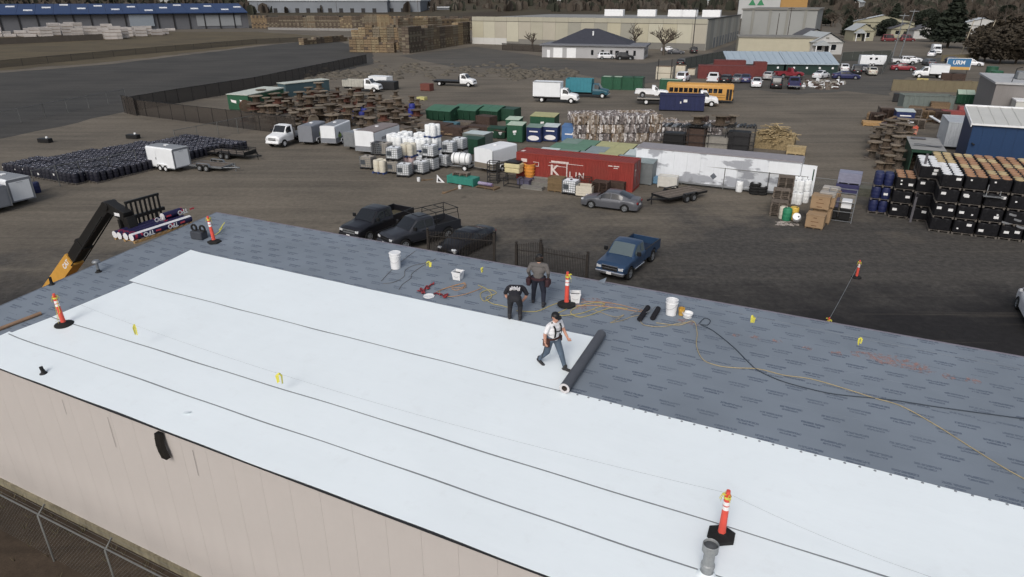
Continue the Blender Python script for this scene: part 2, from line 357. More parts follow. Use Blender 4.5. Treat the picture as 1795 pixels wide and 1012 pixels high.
def under_mat():
	m=bpy.data.materials.new('printed_underlayment');m.use_nodes=True;n=m.node_tree;N=n.nodes;Lk=n.links
	b=N['Principled BSDF'];b.inputs['Roughness'].default_value=.72;b.inputs['Specular IOR Level'].default_value=.25
	tc=N.new('ShaderNodeTexCoord');sx=N.new('ShaderNodeSeparateXYZ');Lk.new(tc.outputs['Object'],sx.inputs[0])
	def mt(op,a,b_=0.0):
		k=N.new('ShaderNodeMath');k.operation=op
		for i,x in enumerate((a,b_)):
			if isinstance(x,(int,float)):k.inputs[i].default_value=x
			else:Lk.new(x,k.inputs[i])
		return k.outputs[0]
	oi=N.new('ShaderNodeObjectInfo');U,V=mt('ADD',sx.outputs[0],mt('MULTIPLY',oi.outputs['Random'],5.0)),mt('ADD',sx.outputs[1],mt('MULTIPLY',oi.outputs['Random'],.3))
	vr=mt('DIVIDE',V,.43);row=mt('FLOOR',vr);fv=mt('SUBTRACT',vr,row)
	par=mt('MODULO',row,2.0);jit=mt('MULTIPLY',mt('SINE',mt('MULTIPLY',row,12.9)),.18)
	ur=mt('ADD',mt('DIVIDE',U,.98),mt('ADD',mt('MULTIPLY',par,.5),jit));fu=mt('SUBTRACT',ur,mt('FLOOR',ur))
	def band(x,lo,hi):return mt('MULTIPLY',mt('GREATER_THAN',x,lo),mt('LESS_THAN',x,hi))
	l1=mt('MULTIPLY',band(fv,.54,.72),band(fu,.20,.76));l2=mt('MULTIPLY',band(fv,.30,.45),band(fu,.26,.66))
	mp=N.new('ShaderNodeMapping');mp.inputs['Scale'].default_value=(22,30,1);Lk.new(tc.outputs['Object'],mp.inputs[0])
	nz=N.new('ShaderNodeTexNoise');nz.inputs['Scale'].default_value=1.0;nz.inputs['Detail'].default_value=1;Lk.new(mp.outputs[0],nz.inputs['Vector'])
	let=mt('GREATER_THAN',nz.outputs['Fac'],.42)
	n9=N.new('ShaderNodeTexNoise');n9.inputs['Scale'].default_value=.9;n9.inputs['Detail'].default_value=3;Lk.new(tc.outputs['Object'],n9.inputs['Vector'])
	ink=mt('MULTIPLY',mt('MULTIPLY',mt('MAXIMUM',l1,l2),let),mt('MINIMUM',mt('MULTIPLY',n9.outputs['Fac'],2.0),1.25))
	wear=N.new('ShaderNodeTexNoise');wear.inputs['Scale'].default_value=.45;wear.inputs['Detail'].default_value=7;Lk.new(tc.outputs['Object'],wear.inputs['Vector'])
	mr=N.new('ShaderNodeMapRange');mr.inputs[1].default_value=.32;mr.inputs[2].default_value=.68;mr.inputs[3].default_value=.91;mr.inputs[4].default_value=1.08;Lk.new(wear.outputs['Fac'],mr.inputs[0])
	mx=N.new('ShaderNodeMix');mx.data_type='RGBA';Lk.new(mt('MULTIPLY',ink,.55),mx.inputs[0]);mx.inputs[6].default_value=(*lin(118,129,141),1);mx.inputs[7].default_value=(*lin(62,74,94),1)
	hv=N.new('ShaderNodeHueSaturation');Lk.new(mx.outputs[2],hv.inputs['Color']);Lk.new(mr.outputs[0],hv.inputs['Value']);Lk.new(hv.outputs[0],b.inputs['Base Color'])
	w2=N.new('ShaderNodeTexNoise');w2.inputs['Scale'].default_value=1.3;w2.inputs['Detail'].default_value=4;Lk.new(tc.outputs['Object'],w2.inputs['Vector'])
	bp=N.new('ShaderNodeBump');bp.inputs['Strength'].default_value=.5;bp.inputs['Distance'].default_value=.03;Lk.new(w2.outputs['Fac'],bp.inputs['Height']);Lk.new(bp.outputs[0],b.inputs['Normal'])
	return m
UND=under_mat()
def slope_slab(u0,u1,v0,v1,z0,z1,nu=1,wav=0.0,ph=0.0,mm=None):
	"thin slab following the roof slope; wav makes its long edges wander"
	s=mm or M()
	def e(u,v,z):return (u,v+wav*(math.sin(u*.9+ph)+.6*math.sin(u*2.3+ph*2)),roofz(v)+z)
	us=[u0+(u1-u0)*i/nu for i in range(nu+1)];vs=[];fs=[]
	for u in us:vs+=[e(u,v0,z0),e(u,v1,z0),e(u,v1,z1),e(u,v0,z1)]
	for i in range(nu):
		a=i*4;b=a+4
		fs+=[(a,a+1,b+1,b),(a+1,a+2,b+2,b+1),(a+2,a+3,b+3,b+2),(a+3,a,b,b+3)]
	fs+=[(0,3,2,1),(nu*4,nu*4+1,nu*4+2,nu*4+3)]
	return s.add(vs,fs)
slope_slab(UL,UR,V0+.01,VEND-.01,-.12,-.012).build('roof_deck',GALV,bld)
sw=1.05;k=0;vv=V0
while vv<VEND-.01:
	v1=min(VEND+.012,vv+sw+.09)
	slope_slab(UL-.02,UR,vv,v1,-.010-.0+.0015*k*0,-.004+(.0025 if k%2 else 0),60,.006,k).build('underlayment_sheet',UND,bld);vv+=sw;k+=1
slope_slab(UL-.03,UR,V0-.05,V0-.002,-.05,.003).build('eave_trim',TRIM,bld)
slope_slab(UL-.03,UR,VEND+.004,VEND+.05,-.16,.012).build('ridge_trim',mat('trim_mauve',lin(120,116,128),.6,.1,.1,3),bld)
tr=M();a,b_=V0-.05,VEND+.05
tr.hexa([(UL-.06,a,roofz(a)-.16),(UL-.022,a,roofz(a)-.16),(UL-.022,b_,roofz(b_)-.16),(UL-.06,b_,roofz(b_)-.16),(UL-.06,a,roofz(a)+.008),(UL-.022,a,roofz(a)+.008),(UL-.022,b_,roofz(b_)+.008),(UL-.06,b_,roofz(b_)+.008)]);tr.build('rake_trim',mat('trim_grey',lin(104,112,124),.6,.1,.1,3),bld)
fl=R(1054,497)
flp=M();flp.grid(4,3,lambda a,b:(fl.x-.12+a*.24,VEND-.12+b*.2,roofz(VEND)+.02+.14*b*a));flp.build('loose_flap',UND,bld)
dpt=R(280,752);dx=dpt.x
SPOUT=mat('spout_brown',(.02,.018,.016),.45,.2,.15,5)
dsp=M()
path=[(dx,V0-.09,5.33),(dx+.01,V0-.12,5.18),(dx+.04,V0-.15,5.0),(dx+.09,V0-.16,4.82),(dx+.11,V0-.13,4.62)]
for q in range(4):
	p,r_=path[q],path[q+1];dsp.hexa([(p[0]-.10,p[1]-.06,p[2]),(p[0]+.10,p[1]-.06,p[2]),(p[0]+.10,p[1]+.06,p[2]),(p[0]-.10,p[1]+.06,p[2]),(r_[0]-.10,r_[1]-.06,r_[2]+.004),(r_[0]+.10,r_[1]-.06,r_[2]+.004),(r_[0]+.10,r_[1]+.06,r_[2]+.004),(r_[0]-.10,r_[1]+.06,r_[2]+.004)][::1])
for q in range(1,5):p=path[q];dsp.box(p[0]-.104,p[0]+.104,p[1]-.064,p[1]+.064,p[2]-.008,p[2]+.008)
dsp.build('downspout_elbow',SPOUT,bld)
for q,(px,py,L_) in enumerate([(180,716,1.0),(318,782,.8),(92,690,.5)]):
	p=R(px,py);M().box(p.x-.006,p.x+.006,V0-.0195,V0-.017,5.1-L_,5.1).build('stain_streak',mat('streak_grey',lin(140,134,132),.8),bld)
# ---------------------------------------------------------------- white membrane sheets
def tpo():
	m=mat('white_membrane',(.805,.868,.895),.42,0,.025,.35,spec=.4);n=m.node_tree;N=n.nodes;Lk=n.links
	tc=N.new('ShaderNodeTexCoord');mp=N.new('ShaderNodeMapping');mp.inputs['Scale'].default_value=(.5,1.6,1);Lk.new(tc.outputs['Object'],mp.inputs[0])
	t=N.new('ShaderNodeTexNoise');t.inputs['Scale'].default_value=1.2;t.inputs['Detail'].default_value=3;Lk.new(mp.outputs[0],t.inputs['Vector'])
	bp=N.new('ShaderNodeBump');bp.inputs['Strength'].default_value=.2;bp.inputs['Distance'].default_value=.05;Lk.new(t.outputs['Fac'],bp.inputs['Height']);Lk.new(bp.outputs[0],N['Principled BSDF'].inputs['Normal'])
	b=N['Principled BSDF'];src=b.inputs['Base Color'].links[0].from_socket;n5=N.new('ShaderNodeTexNoise');n5.inputs['Scale'].default_value=2.2;n5.inputs['Detail'].default_value=9;n5.inputs['Roughness'].default_value=.7;Lk.new(tc.outputs['Object'],n5.inputs['Vector'])
	r5=N.new('ShaderNodeMapRange');r5.inputs[1].default_value=.56;r5.inputs[2].default_value=.74;r5.inputs[4].default_value=.16;Lk.new(n5.outputs['Fac'],r5.inputs[0]);m5=N.new('ShaderNodeMix');m5.data_type='RGBA';Lk.new(r5.outputs[0],m5.inputs[0]);Lk.new(src,m5.inputs[6]);m5.inputs[7].default_value=(.58,.60,.60,1);Lk.new(m5.outputs[2],b.inputs['Base Color'])
	return m
TPO=tpo();SEAM=mat('membrane_underside',lin(124,130,136),.7,0,.15,3)
wh,wf=1.2825,2.92;v1,v2,v3,v4=V0+wh,V0+2*wh,V0+2*wh+wf,V0+2*wh+2*wf
ends=[R(0,600).x-.4,R(25,583).x,R(92,558).x,R(227,494).x,R(344,443).x]
roll_u=(R(985,689).x+R(1060,592).x)/2
def membrane(label,u0,u1,va,vb,lvl,ph,skew=0.0):
	rt=thing('membrane_sheet',label,'roof membrane',(0,0,0),YB,'white membrane sheets')
	s=M();n=90;z0=.004+.006*lvl
	def e(i,v,z):
		f=i/n;u=u0+(u1-u0)*f+(skew*(v-va)/(vb-va)*(1-f));lift=(.03*max(0,1-(u-u0)/.5))*(1 if lvl else .3)
		wob=.012*math.sin(u*.7+ph)+.007*math.sin(u*1.9+2*ph)+(.03*math.sin(u*.42+1)*math.sin(u*.19) if lvl==3 else 0)
		return (u,v+wob,roofz(v)+z+lift)
	vs=[];fs=[];m_=6
	for i in range(n+1):
		for j in range(m_+1):vs.append(e(i,va+(vb-va)*j/m_,z0+.006))
	for i in range(n):
		for j in range(m_):q=i*(m_+1)+j;fs.append((q,q+m_+1,q+m_+2,q+1))
	s.add(vs,fs,True)
	for j0 in (0,m_):
		a=[vs[i*(m_+1)+j0] for i in range(n+1)];lo=[(x,y,z-.006) for x,y,z in a];b2=a+lo;N_=n+1
		s.add(b2,[((i,N_+i,N_+i+1,i+1) if j0==0 else (i,i+1,N_+i+1,N_+i)) for i in range(n)])
	a=vs[:m_+1];lo=[(x,y,z-.02) for x,y,z in a];s.add(a+lo,[(j,j+1,m_+2+j,m_+1+j) for j in range(m_)])
	s.build('sheet',TPO,rt)
	ed=M();a=[(x,y-.004-.0,z+.0015) for x,y,z in [vs[i*(m_+1)] for i in range(n+1)]];b3=[(x,y-.036-.010*math.sin(i*.5+ph)*math.sin(i*.17),z-.004) for i,(x,y,z) in enumerate(a)]
	if lvl:ed.add(a+b3,[(i,n+1+i,n+2+i,i+1) for i in range(n)]);ed.build('seam_edge',SEAM,rt)
	return rt
membrane('narrow white membrane sheet along the near eave, lowest on the roof',ends[0],UR,V0-.03,v1+.1,0,.3)
membrane('narrow white membrane sheet second from the near eave, under the large orange post',ends[1],UR,v1,v2+.1,1,1.2,.25)
s3=membrane('wide white membrane sheet bordering the bare grey underlayment on the right',ends[2],UR,v2,v3+.08,2,2.0,.3)
s4=membrane('wide white membrane sheet still being unrolled from its dark roll, under the walking man',ends[3],roll_u-.12,v3,v4,3,3.1,-.1)
pl=M().lathe([(.0001,.012),(.026,.012),(.032,.004),(.032,0)],10).mesh('fastener_plate',mat('plate_grey',lin(140,146,152),.5,.4))
u=roll_u+.35
while u<UR:link('fastener_plate',pl,s3,(u,v3+.03,roofz(v3)+.024));u+=.31
rr=.145
rl=M();pr=[(rr,-.02),(rr,wf+.02)]
def rollpt(r,t,v):return (roll_u+r*math.cos(t),v,roofz(v)+.03+rr+r*math.sin(t))
nn=28
def ring(r,v):return [rollpt(r,2*math.pi*i/nn,v) for i in range(nn)]
va_,vb_=v3-.05,v4+.03
A_,B_,I_,J_=ring(rr,va_),ring(rr,vb_),ring(.08,va_),ring(.08,vb_)
rl.m(0).add(A_+B_,[(i,(i+1)%nn,nn+(i+1)%nn,nn+i) for i in range(nn)],True)
rl.m(1).add(A_+I_,[(i,nn+i,nn+(i+1)%nn,(i+1)%nn) for i in range(nn)]);rl.add(B_+J_,[(i,(i+1)%nn,nn+(i+1)%nn,nn+i) for i in range(nn)])
rl.m(2).add(I_+J_,[(i,nn+i,nn+(i+1)%nn,(i+1)%nn) for i in range(nn)],True)
rl.build('roll',[mat('roll_dark_back',lin(78,82,90),.6,0,.1,2),mat('roll_end_white',(.55,.53,.54),.6,0,.2,30),mat('roll_core_brown',lin(80,70,66),.8)],s4)
tl=M();tl.grid(3,8,lambda a,b:(roll_u-.14+a*.14,v3+b*(wf),roofz(v3+b*wf)+.034+.02*a));tl.build('tail',TPO,s4)
fr=thing('chain_link_fence','low galvanised chain-link fence at the foot of the pale wall','fence',(0,0,0),YB)
f0=uv(G(0,865,1.8));f1=uv(G(271,1009,1.8));fv=(f0[1]+f1[1])/2
FENCE=mat('fence_wire',lin(120,122,120),.5,.5,.1,5)
M().tube([(UL,fv,1.8),(2,fv,1.8)],.024,8).build('top_rail',FENCE,fr)
cw=M();n=int((2-UL-3)/.12)
for sgn in (1,-1):
	for i in range(n):
		x=UL+i*.12;x2=x+sgn*1.7
		if x2<UL or x2>2:continue
		p=[Vector((x,fv,.06)),Vector((x2,fv,1.78))]
		d=Vector((sgn*.7,0,-.7))*.0022
		cw.add([p[0]-d,p[0]+d,p[1]+d,p[1]-d],[(0,1,2,3)])
cw.build('wire_mesh',FENCE,fr)
for px,py in [(72,899),(192,957),(-40,842)]:
	p=uv(G(px,py,1.8));po=M().tube([(p[0],fv-.03,0),(p[0],fv-.03,1.78),(p[0]+.03,fv+.22,2.02)],.028,8);po.build('post',FENCE,fr)
wb=M()
for k,hh in ((.33,1.86),(.66,1.94),(1,2.01)):wb.tube([(UL,fv-.03+.25*k,hh),(2,fv-.03+.25*k,hh)],.004,4)
wb.build('barbed_wire',FENCE,fr)
sheet('side_yard',[(-900,760),(-300,700),(0,850),(340,1010),(900,1240),(300,1500),(-900,1300)],SOIL,.004,.15)
wd=M()
for k in range(260):
	u=random.uniform(UL,-3);v=V0-.1-abs(random.gauss(0,.5)) if k%3 else fv-random.uniform(0,2.5);h=random.uniform(.05,.3)
	for q in range(4):
		a=random.uniform(0,6.3);wd.add([(u,v,0),(u+.02*math.sin(a),v+.02*math.cos(a),0),(u+h*.6*math.cos(a),v+h*.6*math.sin(a),h)],[(0,1,2)])
o=wd.build('weeds',mat('dry_weeds',lin(96,88,62),.9,0,.3,4),None,(0,0,0),YB);tag(o,'dry weeds and litter along the foot of the pale wall','weeds',None,'stuff')
# ---------------------------------------------------------------- things on the roof
def smooth_path(pts,k=5):
	P=[Vector(p) for p in pts];P=[P[0]]+P+[P[-1]];out=[]
	for i in range(1,len(P)-2):
		for j in range(k):
			t=j/k;a,b,c,d=P[i-1],P[i],P[i+1],P[i+2]
			out.append(.5*((2*b)+(c-a)*t+(2*a-5*b+4*c-d)*t*t+(3*b-a-3*c+d)*t**3))
	return out+[P[-2]]
RX=math.atan(SL)
def roof_thing(name,label,cat,px,py,dz=0.0,rz=0.0,group=None):
	return thing(name,label,cat,RW(px,py,dz),YB+rz,group)
POSTMATS=[ORG,WREF]
def post(label,loc,hexbase,rz=0,h=1.02,lean=(0,0),tape=1,hidden_base=False,s=1.0):
	t=thing('delineator_post',label,'safety post',loc,rz,'orange delineator posts');t.scale=(s,s,s)
	n=6 if hexbase else 20
	b=M().lathe([(.0001,.11),(.075,.11),(.10,.085),(.245,.055),(.262,.04),(.262,0),(.0001,0)][::-1],n,smooth=not hexbase)
	b.build('base',RUB,t,(0,0,.002))
	lx,ly=lean
	def at_(z):return (lx*z,ly*z,z)
	st=M().m(0)
	zs=[(.10,.072),(.16,.066),(.62,.058)];
	for (z0,r0),(z1,r1) in zip(zs,zs[1:]):st.cyl(at_(z0),at_(z1),r0,r1,16,False)
	st.m(1).cyl(at_(.62),at_(.70),.060,.060,16,False);st.m(0).cyl(at_(.70),at_(.725),.057,.057,16,False);st.m(1).cyl(at_(.725),at_(.80),.060,.058,16,False)
	st.m(0).cyl(at_(.80),at_(.92),.056,.052,16,True);st.cyl(at_(.92),at_(.95),.024,.024,10,False);st.cyl(at_(.95),at_(h),.040,.036,12)
	st.build('post_tube',POSTMATS,t)
	if tape:
		tp=M()
		for k in range(9):
			a=random.uniform(0,6.3);r=random.uniform(.05,.16);dz=random.uniform(-.16,.06);w_=.02
			c0=Vector(at_(.9));p1=c0+Vector((r*.6*math.cos(a),r*.6*math.sin(a),.05+dz*.2));p2=c0+Vector((r*math.cos(a+.3),r*math.sin(a+.3),dz-(.08 if k%2 else 0)))
			for q0,q1 in ((c0,p1),(p1,p2)):tp.add([q0+Vector((0,0,w_)),q1+Vector((0,0,w_)),q1-Vector((0,0,w_)),q0-Vector((0,0,w_))],[(0,1,2,3)])
		tp.cyl(at_(.86),at_(.91),.062,.064,12,False);tp.build('tied_tape',YEL,t)
	return t
pA=RW(113,570);pB=RW(376,425);pC=RW(993,535);pD=RW(1264,940)
ps=1.12
post('orange post on a round black base with trailing yellow tape, left end of white roof',pA,False,.3,lean=(-.05,.03),s=ps)
post('orange post at the far left corner of the grey roof near the pallet',pB,True,.2,lean=(-.08,.05),s=ps)
post('orange post on the grey roof beside the man in the grey shirt',pC,False,.5,s=ps*1.05)
post('orange post with two white bands on hexagonal black base, nearest on the white roof',pD,True,.1,s=ps*1.02)
gp1=G(1501,487);post('small orange post standing alone on the dark asphalt beyond the roof',gp1,False,.2,s=1.12)
gp2=uv(G(1455,590));c_,s_=math.cos(YB),math.sin(YB);gpt=G(1454,557,1.14);gpt.z=0;post('orange post mostly hidden behind the far roof edge, its top showing',gpt,False,.2,s=1.12)
tt=M();q=pA+Vector((0,0,1.0))
for dx,L_ in ((-.05,.8),(-.09,1.0),(.02,.5)):tt.tube([q,q+Vector((dx,-.04,-.25)),q+Vector((dx*1.6,-.06,-L_+.02)),q+Vector((dx*3.0,-.16,-L_+.0))],.013,4,flat=.3)
tag(tt.build('hanging_tape',YEL),'long yellow tape ends hanging from the leftmost orange post','tape')
LINE=mat('warning_rope',lin(128,134,138),.7)
def warn_line(label,p0,p1,sag,flags,flagr=.006):
	t=thing('warning_line',label,'warning line',p0,0,'flagged warning lines');d=p1-p0;d0=Vector((0,0,0))
	f=lambda k:d*k-Vector((0,0,sag*4*k*(1-k)))
	M().tube([f(i/24) for i in range(25)],flagr,4).build('rope',LINE,t)
	for k,L_ in flags:
		c=f(k);fm=M()
		for s in range(4):
			dx,dy=random.uniform(-.09,.09),random.uniform(-.06,.06);l2=L_*random.uniform(.6,1);w_=Vector((.028*math.cos(s),.028*math.sin(s),0))
			a=c+Vector((0,0,.02));b=c+Vector((dx,dy,.03-.3*l2));e=c+Vector((dx*.8,dy*.8,-l2))
			fm.add([a-w_,a+w_,b+w_,b-w_,e+w_*.7,e-w_*.7],[(0,1,2,3),(3,2,4,5)])
		fm.ball(c,.03,8,5);fm.build('flag',YEL,t)
def top(p):return p+Vector((0,0,.98*ps))
def frac(p0,p1,px):
	cp,sp=math.cos(PITCH),math.sin(PITCH);best=0;bd=1e9
	for i in range(401):
		q=p0.lerp(p1,i/400);z=q.y*cp-(q.z-CAM_H)*sp;x=897.5+F_PX*q.x/z
		if abs(x-px)<bd:bd=abs(x-px);best=i/400
	return best
A1,D1=top(pA),top(pD);warn_line('warning line with two yellow flags over the white roof',A1,D1,.42,[(frac(A1,D1,232),.42),(frac(A1,D1,485),.40)],.003)
B1,C1=top(pB),top(pC);warn_line('warning line with yellow flags running behind the white bucket',B1,C1,.40,[(frac(B1,C1,750),.22),(frac(B1,C1,845),.25)],.003)
e1=RW(1655,1000,.85);e2=D1+(e1-D1)*1.6;warn_line('warning line leaving the nearest post to the lower right corner',D1,e2,.25,[(.66,.22)],.003)
e3=C1+(UVW(22,19.6,1.0)-C1);warn_line('warning line over the bare grey roof right of the tools',C1,e3,.5,[(frac(C1,e3,1322),.3),(frac(C1,e3,1515),.26)],.003)
warn_line('warning line strung between the two posts on the asphalt',gp1+Vector((0,0,1.05)),gpt+Vector((0,0,1.05)),.1,[],.012)
BW=mat('bucket_white',(.78,.79,.80),.4,0,.05,6,spec=.4)
def bucket(label,px,py,h=.37,lid=True,square=False,r=.15,m_=None):
	t=roof_thing('bucket',label,'bucket',px,py,0,random.uniform(-.4,.4),'buckets on the roof');m_=m_ or BW;n=20
	if square:
		o=M();a,b=r*.8,r
		o.hexa([(-a,-a,0),(a,-a,0),(a,a,0),(-a,a,0),(-b,-b,h),(b,-b,h),(b,b,h),(-b,b,h)]);o.f.pop(1+0);o.mi.pop(1);o.sm.pop(1)
		i_=b-.015;o.hexa([(-a+.01,-a+.01,.012),(a-.01,-a+.01,.012),(a-.01,a-.01,.012),(-a+.01,a-.01,.012),(-i_,-i_,h),(i_,-i_,h),(i_,i_,h),(-i_,i_,h)]);o.f.pop(-5);o.mi.pop(-5);o.sm.pop(-5)
		o.box(-b-.012,b+.012,-b-.012,-i_,h-.03,h+.006);o.box(-b-.012,b+.012,i_,b+.012,h-.03,h+.006);o.box(-b-.012,-i_,-i_,i_,h-.03,h+.006);o.box(i_,b+.012,-i_,i_,h-.03,h+.006)
		o.build('pail',m_,t);M().box(-i_*.9,i_*.9,-i_*.9,i_*.9,h*.7,h*.72).build('contents',DKM,t)
	else:
		M().lathe([(.0001,0),(r*.86,0),(r*.98,h*.78),(r*1.06,h*.79),(r*1.06,h*.83),(r,h*.84),(r*1.02,h*.97),(r*1.05,h),(r*.96,h),(r*.94,h*.6),(.0001,h*.55)],n).build('pail',m_,t)
		if lid:M().lathe([(r*1.08,h-.03),(r*1.08,h+.012),(r*.98,h+.02),(r*.9,h+.008),(.0001,h+.008)],n).build('lid',m_,t)
	hp=[(-r*1.05,0,h*.8)]+[(-r*1.05*math.cos(k*math.pi/8),-r*1.12*math.sin(k*math.pi/8),h*(.8-.35*math.sin(k*math.pi/8))) for k in range(1,8)]+[(r*1.05,0,h*.8)]
	M().tube(hp,.004,5).build('handle',GALV,t);return t
bucket('tall white lidded bucket standing alone on the grey roof near the pickups',694,470,.62,True,r=.21)
bucket('small square white pail behind the coiled lanyards',803,489,.30,square=True,r=.17)
bucket('small square white pail beside the orange post and cords',1008,529,.34,square=True,r=.17)
bucket('white round bucket beside the black rollers, right of the cords',1176,551,.52,False,r=.19)
bucket('small yellow tub next to the white round bucket',1194,552,.24,False,r=.10,m_=mat('tub_yellow',lin(196,150,30),.5))
bucket('low white pouring tub at the right end of the bucket row',1205,556,.16,False,r=.16)
t=roof_thing('round_disc','round white bucket lid lying flat beside the red lanyards','lid',752,520);M().lathe([(.0001,.0),(.19,0),(.20,.02),(.19,.035),(.175,.028),(.0001,.026)],24).build('disc',BW,t);M().lathe([(.03,.026),(.03,.036),(.0001,.036)],10).build('spout_cap',BW,t)
def cord(name,label,pix,r,m_,cat='cord',jit=0.0,group='cords lying on the roof'):
	P=[RW(px+random.uniform(-jit,jit),py+random.uniform(-jit,jit)*.5,r+.004) for px,py in pix];r *= .75
	o=M().tube(smooth_path(P,6),r,6).build(name,m_);return tag(o,label,cat,group)
CY=mat('cord_yellow',lin(178,162,88),.6,0,.15,4);CT=mat('cord_tan',lin(166,150,112),.65,0,.15,4);CB=mat('hose_dark',lin(52,62,74),.6);CO=mat('cord_orange',lin(180,136,92),.6);CG=mat('cord_grey',lin(96,92,88),.6)
cord('extension_cord','long tan cord curving across the bare grey roof to the right edge',[(1150,566),(1190,570),(1215,563),(1222,583),(1221,606),(1232,630),(1258,641),(1290,645),(1330,647),(1375,658),(1420,664),(1470,678),(1530,697),(1580,712),(1640,745),(1700,783),(1760,820),(1800,842)],.017,CT)
cord('air_hose','dark hose running straight over the bare grey roof to the right edge',[(1225,568),(1235,558),(1245,562),(1240,570),(1228,569),(1250,580),(1285,608),(1310,633),(1330,650),(1370,668),(1420,682),(1470,692),(1560,701),(1660,716),(1800,735)],.017,CB,'hose')
cord('extension_cord','yellow cord tangled around the foot of the orange post',[(905,545),(940,546),(965,536),(985,530),(1004,534),(985,546),(968,552),(990,553),(1020,549),(1045,540),(1060,533),(1040,531),(1012,538),(1000,548),(1015,556),(1035,552),(1070,540),(1100,541)],.016,CY)
cord('extension_cord','second yellow cord looping behind the kneeling space left of the bending man',[(838,500),(855,508),(862,520),(848,528),(842,515),(858,508),(870,514),(852,522),(862,532),(880,536),(896,541)],.016,CY)
cord('extension_cord','tan cord coiled in front of the small square pail',[(765,512),(780,506),(800,500),(815,496),(810,504),(792,505),(800,509),(816,503),(812,497),(788,503),(770,511),(785,520),(815,516),(845,505)],.016,CO)
cord('extension_cord','orange cord stretched toward the black rollers',[(1010,536),(1045,536),(1080,540),(1110,545),(1135,548)],.016,CO)
cord('extension_cord','second orange cord lying beside the stretched one',[(1018,530),(1050,529),(1085,534),(1112,541),(1130,545)],.014,CO)
cord('extension_cord','pale cord winding below the orange cords',[(1040,543),(1062,551),(1080,556),(1094,552),(1078,562),(1070,566),(1090,562),(1105,556),(1122,552)],.013,CT)
cord('extension_cord','pale loop of cord from the rollers to the orange stain',[(1122,562),(1130,570),(1160,573),(1185,568),(1205,565)],.014,CT)
cord('air_hose','thin grey hose snaking below the lidded bucket',[(668,493),(690,470),(712,452),(728,440)],.010,CG,'hose')
cord('air_hose','thin grey hose forked in front of the lidded bucket',[(672,497),(690,495),(708,485),(710,474),(724,466),(742,462),(750,459)],.010,CG,'hose')
cord('air_hose','thin grey hose ending at the white sheet edge',[(699,508),(706,498),(720,488),(722,480),(735,470),(752,460),(764,454)],.010,CG,'hose')
REDR=mat('lanyard_red',lin(150,40,50),.7,0,.3,20,var_col=(.02,.02,.022))
def coil(label,pix,r=.022):
	P=[RW(px+random.uniform(-4,4),py+random.uniform(-3,3),.03+.05*random.random()) for px,py in pix for _ in range(3)]
	tag(M().tube(smooth_path(P,4),r,6).build('lanyard',REDR),label,'lanyard','red safety lanyards')
coil('red and black lanyard heaped left of the bucket lid',[(735,508),(742,512),(748,504),(756,500),(762,497)],.028);coil('dark red lanyard heaped right of the bucket lid',[(764,515),(772,517),(778,519),(783,516)],.028)
def roller(label,p0,p1,handle):
	a,b=RW(*p0,.09),RW(*p1,.09);t=thing('roller',label,'roller',a,0,'black rollers');d=b-a
	M().cyl((0,0,0),d,.085,.085,14).build('sleeve',mat('roller_nap',(.012,.012,.016),.95,0,.2,20),t)
	m_=d*.5;h=(RW(*handle,.05)-a);M().tube([d*1.0,d*1.05+Vector((-.1,0,.05)),m_+Vector((-.25,0,.05)),h],.014,6).build('handle',GALV,t)
roller('black weighted roller lying at the end of the orange cords',(1121,560),(1136,539),(1105,551));roller('black weighted roller beside the white round bucket',(1144,558),(1154,541),(1120,553))
def sm_pipe(label,px,py,h,r,m_,cap=None,lean=0.0,name='vent_pipe'):
	t=roof_thing(name,label,'vent pipe',px,py,0,0,'roof vents');M().cyl((0,0,0),(lean,0,h),r,r,14).build('pipe',m_,t)
	M().lathe([(r*2.4,0),(r*2.2,.012),(r*1.25,.05),(r*1.02,.12)],16).build('boot',m_ if cap is None else RUB,t)
	if cap:M().lathe([(.0001,0),(cap,.0),(cap*1.02,.03),(cap*.7,.09),(.0001,.1)],16,(lean,0,h)).build('cap',GALV,t)
	return t
sm_pipe('short grey vent with a round cap near the left roof edge',173,477,.40,.055,GALV,.15);sm_pipe('stubby black pipe at the left roof edge',91,499,.30,.05,BLK);sm_pipe('short black pipe poking through the near white sheet',77,655,.22,.05,BLK,None,-.06)
p=RW(1238,1008);t=thing('flue_pipe','galvanised flue with open collar cap in front of the nearest orange post','flue',p,YB)
FLU=mat('flue_steel',lin(150,154,156),.5,.3,.18,7,streak=.15)
M().lathe([(.21,.004),(.18,.015),(.14,.06),(.125,.11)],24).build('flashing',TPO,t)
M().lathe([(.115,.05),(.115,.20),(.128,.21),(.134,.25),(.128,.29),(.108,.31),(.104,.58)],24).build('pipe',FLU,t)
M().lathe([(.104,.56),(.15,.61),(.15,.77),(.141,.78),(.134,.77),(.134,.65),(.0001,.64)],24).build('collar',FLU,t)
M().lathe([(.12,.71),(.12,.73),(.0001,.76)],20).build('cap',mat('flue_inner',lin(96,98,100),.6,.4),t)
t=roof_thing('membrane_scrap','small white membrane scrap on the near white sheet','scrap',328,724,.012,.4);M().grid(4,3,lambda a,b:(a*.2-.1,b*.12-.06,.01+.05*a*a*(1-b))).build('piece',TPO,t)
a,b=RW(-30,588,.06),RW(72,549,.06);t=thing('core_tube','brown cardboard core tube lying on the left edge of grey roof','tube',a);M().cyl((0,0,0),b-a,.062,.062,14,False).build('tube',mat('cardboard',lin(140,112,88),.8,0,.15,5),t);M().cyl((b-a)*.999,(b-a)*.97,.05,.05,12).build('tube_end',DKM,t)
t=roof_thing('hose_reel','dark block with two round loops beside the far left orange post','hose reel',350,418,0,.1)
M().rbox(-.30,.30,-.20,.20,0,.34,.03).build('block',mat('block_grey',lin(62,66,74),.8),t)
